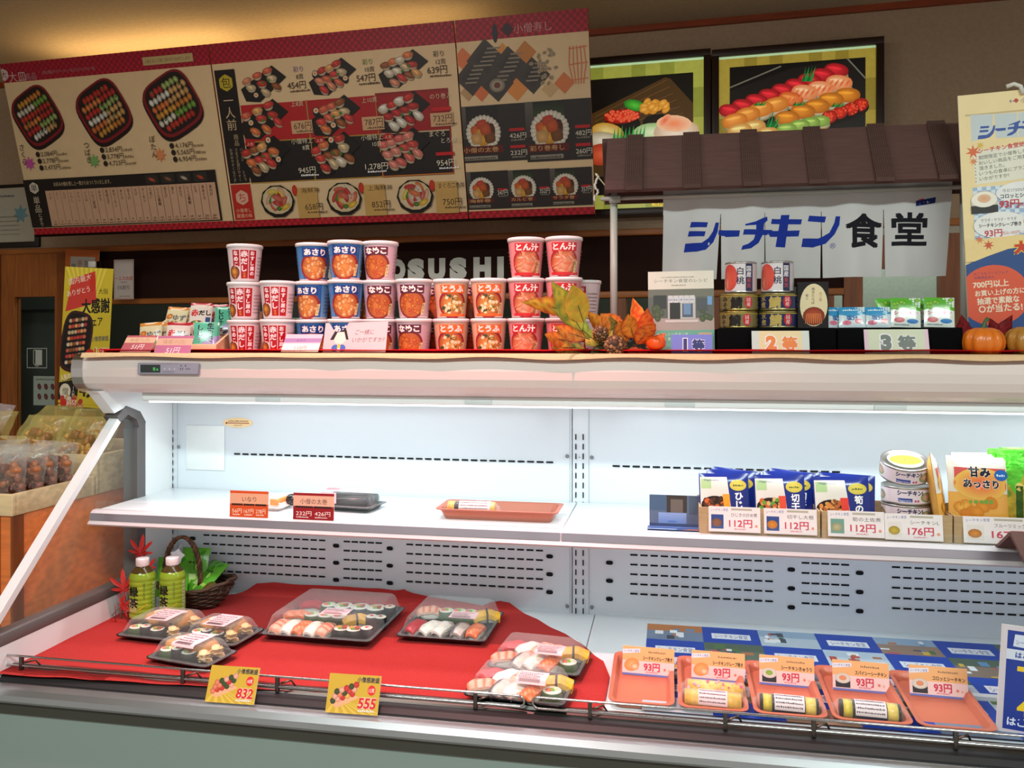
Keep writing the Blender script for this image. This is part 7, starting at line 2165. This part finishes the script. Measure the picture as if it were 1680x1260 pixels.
p = atz(283, 1015, DZ + .006); bottle((p[0], p[1], DZ + .0065), 'green tea bottle with a pale cap, right of the pair near the basket', b1, rz=math.radians(12))

# ---- wicker basket
p = atz(322, 992, DZ + .004)
root = empty('wicker_basket', (p[0], min(p[1], 1.885), DZ + .006), math.radians(-12))
m = MB(); rr = random.Random(8)
for j in range(11):
    t = j / 10; a_, b_ = .062 + .042 * t ** .7, .040 + .034 * t ** .7; z = .004 + .048 * t
    pts = []
    for k in range(44):
        q = 2 * math.pi * k / 44; wv = 1 + .03 * (1 if (k // 2 + j) % 2 else -1)
        lift = .030 * t * max(0, math.cos(q - .2)) ** 2 + .0015 * math.sin(q * 5 + j)
        pts.append((a_ * wv * math.cos(q), b_ * wv * math.sin(q), z + lift * .6))
    m.tube(pts, .0030 if j < 10 else .0045, 6, ['#3c2618', '#4c3020', '#2c1a10'][j % 3], 'wicker', closed=True)
for k in range(22):
    q = 2 * math.pi * k / 22; m.tube([(.05 * math.cos(q), .03 * math.sin(q), .002), (.075 * math.cos(q), .050 * math.sin(q), .02), (.103 * math.cos(q), .073 * math.sin(q), .05)], .002, 5, '#4c3020', 'wicker')
m.lathe([(.001, .002), (.055, .002), (.06, .006)], 24, '#2c1a10', 'wicker', cap=False, sy=.68)
m.build('bowl', root)
m = MB()
for s_ in range(3):
    pts = []
    for k in range(41):
        q = math.pi * k / 40; tw = q * 14 + s_ * 2.1
        pts.append((-.045 + .052 * math.cos(q) * .9 + .0035 * math.cos(tw), .012 * math.cos(q) + .0035 * math.sin(tw), .045 + .118 * math.sin(q) ** .8))
    m.tube(pts, .0040, 7, ['#6c4428', '#4c2e1a', '#5c3a22'][s_], 'wicker')
m.build('handle', root)
tag(root, 'dark wicker basket with a twisted arched handle beside the tea bottles', 'basket')
BL_ = Vector(root.location)
def art_gp(c, w, h):
    c.rect(0, 0, w, h, '#5ca82c')
    for k in range(10): c.blob(w * random.random(), h * random.random(), w * .12, h * .05, random.random() * 3, random.choice(['#84c83c', '#3c8c24', '#a8d858']), n=8)
    c.greek(w * .15, h * .6, w * .6, h * .08, '#1c3c1c'); c.rect(w * .2, h * .2, w * .5, h * .14, '#c8e090')
pp = packet('g', .075, .10, .022, art_gp, '#5ca82c'); f0 = None
for dx, dy, dz, rz_, tl_, lab in ((-.062, -.012, .020, 24, 30, 'bright green snack packet leaning behind the tea bottles in basket'), (-.010, .004, .024, -30, 50, 'bright green snack packet lying in the middle of the basket'), (-.034, .028, .030, 4, 20, 'bright green snack packet at the back of the basket')):
    L_ = (BL_.x + dx, BL_.y + dy, BL_.z + dz)
    if f0 is None: f0 = stand(pp, 'green_snack_packet', lab, 'packet', L_, math.radians(rz_), math.radians(tl_), 0, 'green packets in the basket')
    else: again(f0, lab, L_, math.radians(rz_), math.radians(tl_))
m = MB(); m.tube([(.0, 0, 0), (.030, .006, .004)], .023, 20, '#a08438', 'foil'); o = m.build('gold_tub'); o.location = (BL_.x + .040, BL_.y - .010, BL_.z + .040); o.rotation_euler = (0, .5, -.6); tag(o, 'small round gold foil tub lying on its side in the basket', 'tub')
m = MB(); c_ = Canvas(); P5 = []
for i in range(10):
    a = math.pi / 2 + math.pi * i / 5; q = .019 if i % 2 == 0 else .0125; P5.append((q * math.cos(a), q * math.sin(a)))
m.prism(P5, -.002, .002, 'y', '#dcdce0', 'paper'); m.tube([(0, 0, .017), (.004, .002, .028)], .0006, 5, '#d8d8d8', 'plastic'); o = m.build('star_tag')
q = aty(291, 912, BL_.y - .018); o.location = (q[0], BL_.y - .018, q[2]); o.rotation_euler = (0, .2, .1); tag(o, 'white star shaped tag hanging from the basket handle', 'tag')

# ---- red maple leaves in the corner
root = empty('maple_leaf_sprig', (float(atz(200, 1035, DZ)[0]), 1.80, DZ + .004)); RL = Vector(root.location)
def maple():
    m = MB(); V = [(0, 0, 0)]; C = [lin('#c02420')]
    ang = [90, 50, 130, 8, 172, -42, 222]; ln = [1, .88, .88, .66, .66, .34, .34]
    order = sorted(range(7), key=lambda i: ang[i]); pts = []
    seq = sorted([(ang[i], ln[i]) for i in range(7)])
    for i, (a, l) in enumerate(seq):
        for da, k in ((-13, .52), (-6, .80), (0, 1.0), (6, .80), (13, .52)):
            pts.append((a + da, l * k))
        if i < 6: pts.append(((a + seq[i + 1][0]) / 2, .26))
    pts.append((270, .12))
    for a, l in pts: V.append((l * .036 * math.cos(math.radians(a)), -.004 * l + .003 * math.sin(a), l * .036 * math.sin(math.radians(a)))); C.append(lin('#d02c24') if l > .5 else lin('#b01c1c'))
    n = len(pts)
    m.add(V, [(0, i + 1, (i + 1) % n + 1) for i in range(n)], C, 'leaf')
    m.tube([(0, 0, 0), (.002, .002, -.02), (.006, .004, -.034)], .0007, 5, '#7c3020', 'leaf')
    return m
ml = None
for u, v, Y, rz_, ry, s_ in ((230, 908, 1.84, 10, 5, 1.35), (242, 932, 1.83, -20, 40, 1.0), (203, 967, 1.80, 15, -8, 1.4), (200, 995, 1.785, -15, 60, 1.2), (222, 958, 1.81, 30, 30, .9), (189, 1024, 1.765, 20, 190, 1.35), (214, 1010, 1.79, -10, 120, .9)):
    Y = min(Y, 1.270 / abs(ray(u, v)[0] / ray(u, v)[1]))
    q = aty(u, v, Y)
    if ml is None: ml = maple().build('leaf', root); o = ml
    else: o = ml.copy(); COL.objects.link(o); o.parent = root
    o.location = (q[0] - RL.x, Y - RL.y, q[2] - RL.z); o.rotation_euler = (math.radians(-12), math.radians(ry), math.radians(rz_)); o.scale = (s_,) * 3
m = MB(); PT = [aty(u, v, min(Y, 1.272 / abs(ray(u, v)[0] / ray(u, v)[1]))) for u, v, Y in ((196, 1040, 1.775), (195, 1010, 1.79), (208, 985, 1.80), (215, 950, 1.825), (232, 925, 1.84), (234, 900, 1.85))]
m.tube([(float(q[0] - RL.x), float(q[1] - RL.y) + .006, float(q[2] - RL.z)) for q in PT], .0015, 6, '#5c3420', 'leaf'); m.build('stem', root)
tag(root, 'sprig of bright red artificial maple leaves left of the tea bottles', 'leaf sprig')

# ---- small stall stand cut by the right edge of the picture
rx = float(aty(1662, 1100, 1.56)[0])
zb_, zt_ = DZ + .001, float(aty(1662, 1014, 1.56)[2])
def stall(c, w, h):
    c.rect(0, 0, w, h, '#c8bcc4'); c.rect(9, 8, w - 18, h - 16, '#24388c'); c.poly([(18, h - 34), (20, h - 14), (60, h - 14), (58, h - 36)], '#c8ccdc'); c.text('シーチキン', 22, h - 30, 9, '#24388c', w=32)
    c.rect(9, h - 56, w - 18, 17, '#c8ccdc'); c.text('はごろも', 22, h - 52, 11, '#24388c', bold=.03); c.rect(26, h - 74, w - 60, 8, '#e0b82c'); c.text('40円', 30, 34, 38, '#e8c020', bold=.05); c.text('はごろも', 15, 16, 15, '#d8dcf0', bold=.03)
c = Canvas(.001); hh_ = (zt_ - zb_) * 1000; stall(c, 130, hh_)
o = card('stall_sign', 'blue and white campaign sign standing at the lower right edge', 'sign', c, .13, hh_ / 1000, (float(aty(1636, 1195, 1.50)[0]) + .065, 1.50, zb_), math.radians(-6), math.radians(2), math.radians(3.5), th=.003, bg='#c8bcc4')
q = MB(); x_ = float(aty(1672, 925, 1.58)[0]); z0_, z1_ = float(aty(1668, 932, 1.58)[2]), float(aty(1668, 872, 1.63)[2])
L_ = .22
q.prism([(1.545, z0_), (1.63, z1_), (1.715, z0_), (1.705, z0_), (1.63, z1_ - .008), (1.553, z0_)], x_ + .004, x_ + L_, 'x', '#5c3a34', 'cork')
o2 = q.build('stall_roof'); tag(o2, 'corner of a brown toy stall roof above the sign at the right edge', 'display roof')
q = MB(); q.tube([(x_ + .06, 1.66, DZ + .001), (x_ + .06, 1.66, z1_ - .035)], .006, 10, '#b8b8b0', 'plastic'); o3 = q.build('stall_post'); tag(o3, 'pale post holding the small stall roof at right edge', 'pole')

# ================================================================ SNACK BAGS IN THE CRATES
def snack_bag(w, h, t, film, bits, seed, cols):
    rr = random.Random(seed)
    b = MB(); z = pillow(w, h, t)
    wr = lambda x, y: .004 * noise.noise(Vector((x * 60 + seed, y * 50, 1)))
    b.grid(lambda a, q: ((a - .5) * w, -z((a - .5) * w, q * h) + wr(a * w, q * h), q * h), 14, 16, film, 'pouch')
    b.grid(lambda a, q: ((.5 - a) * w, z((.5 - a) * w, q * h) + wr(a * w, q * h), q * h), 14, 16, film, 'pouch')
    s_ = MB()
    for k in range(bits):
        s_.lump(rr.uniform(-w * .36, w * .36), rr.uniform(-t * .2, t * .2), rr.uniform(.012, h * .66), rr.uniform(.009, .016), rr.uniform(.006, .010), rr.uniform(.007, .012), rr.choice(cols), 'food', 8, 6, e=.8, jit=.5, rot=rr.random() * 3)
    return b, s_
def place_bag(proto, label, loc, rz, tilt, roll, group):
    o = proto if not proto.get('used') else copy_tree(proto)
    proto['used'] = 1
    if 'used' in o.keys() and o is not proto: del o['used']
    o.location = loc; o.rotation_euler = (Matrix.Rotation(rz, 3, 'Z') @ Matrix.Rotation(-tilt, 3, 'X') @ Matrix.Rotation(roll, 3, 'Y')).to_euler()
    tag(o, label, 'snack bag', group); return o
def proto(name, *a):
    b, s_ = snack_bag(*a); r = empty(name, (0, 0, 0)); b.build('bag', r); s_.build('snacks', r); return r
pA = proto('snack_bag', .11, .125, .045, '#d8ccc4', 60, 1, ['#6c2c14', '#8c4420', '#a85c2c', '#4c1e10'])
CB = zc + .013
rzB = math.radians(62)
GA = 'clear bags of brown snacks in the shallow crate'
spots = [(-1.475, .050, 'nearest the corner'), (-1.475, .100, 'second from the corner'), (-1.475, .150, 'third from the corner'), (-1.475, .200, 'fourth, furthest back'), (-1.60, .06, 'half hidden left of the corner one'), (-1.60, .13, 'in the middle of the left row'), (-1.60, .20, 'at the back of the left row')]
for k, (x, dy_, lb) in enumerate(spots):
    place_bag(pA, 'clear bag of brown snacks in shallow crate, ' + lb, (x - .028, cy0 + dy_, CB + .004), math.radians(8 if k < 4 else 12), math.radians(8), math.radians(4 if k % 2 else -3), GA)
m_ = [m for m in ()]
pB = proto('yellow_snack_bag', .14, .15, .05, '#dcc878', 44, 5, ['#a8602c', '#7c3018', '#c88c44', '#8c4424'])
GB = 'yellow film bags of snacks in the taller crate'
for k, (x, dy_, dz_, rz_, tl_, lb) in enumerate(((-1.525, .30, .045, 4, 30, 'yellow film snack bag at the right front of the taller crate'), (-1.675, .315, .050, -4, 34, 'yellow film snack bag in the middle front of the taller crate'), (-1.825, .31, .055, 3, 30, 'yellow film snack bag at the left front of the taller crate'), (-1.60, .45, .075, 15, 45, 'yellow film snack bag lying higher at the back of the crate'), (-1.77, .46, .080, -6, 45, 'yellow film snack bag at the rear left of the pile'))):
    place_bag(pB, lb, (x, cy0 + dy_, CB + dz_), math.radians(rz_), math.radians(tl_), 0, GB)
pC = proto('white_snack_bag', .15, .13, .04, '#e0d4dc', 6, 9, ['#c89c8c', '#b05c6c'])
place_bag(pC, 'whitish pink snack bag at the upper left of the pile', (-1.95, cy0 + .44, CB + .085), math.radians(-8), math.radians(30), math.radians(5), None)
place_bag(pC, 'whitish pink snack bag at the far left front of the pile', (-1.80, cy0 + .05, CB + .02), math.radians(10), math.radians(15), math.radians(-5), None)
q = MB(); q.box(-.05, 0, 0, .05, .006, .12, '#2c3c34', 'gloss', bev=.002); c = Canvas(.001); c.rect(18, 5, 60, 90, '#7c8c88'); c.apply(q, T=Matrix.Translation((-.05, 0, 0)))
o = q.build('dark_green_packet'); o.location = (-1.49, cy0 + .54, CB + .085); o.rotation_euler = (-.5, 0, .2); tag(o, 'dark green packet at the rear right of the tall crate behind the glass', 'packet')
for o in list(bpy.data.objects):
    if 'used' in o.keys(): del o['used']
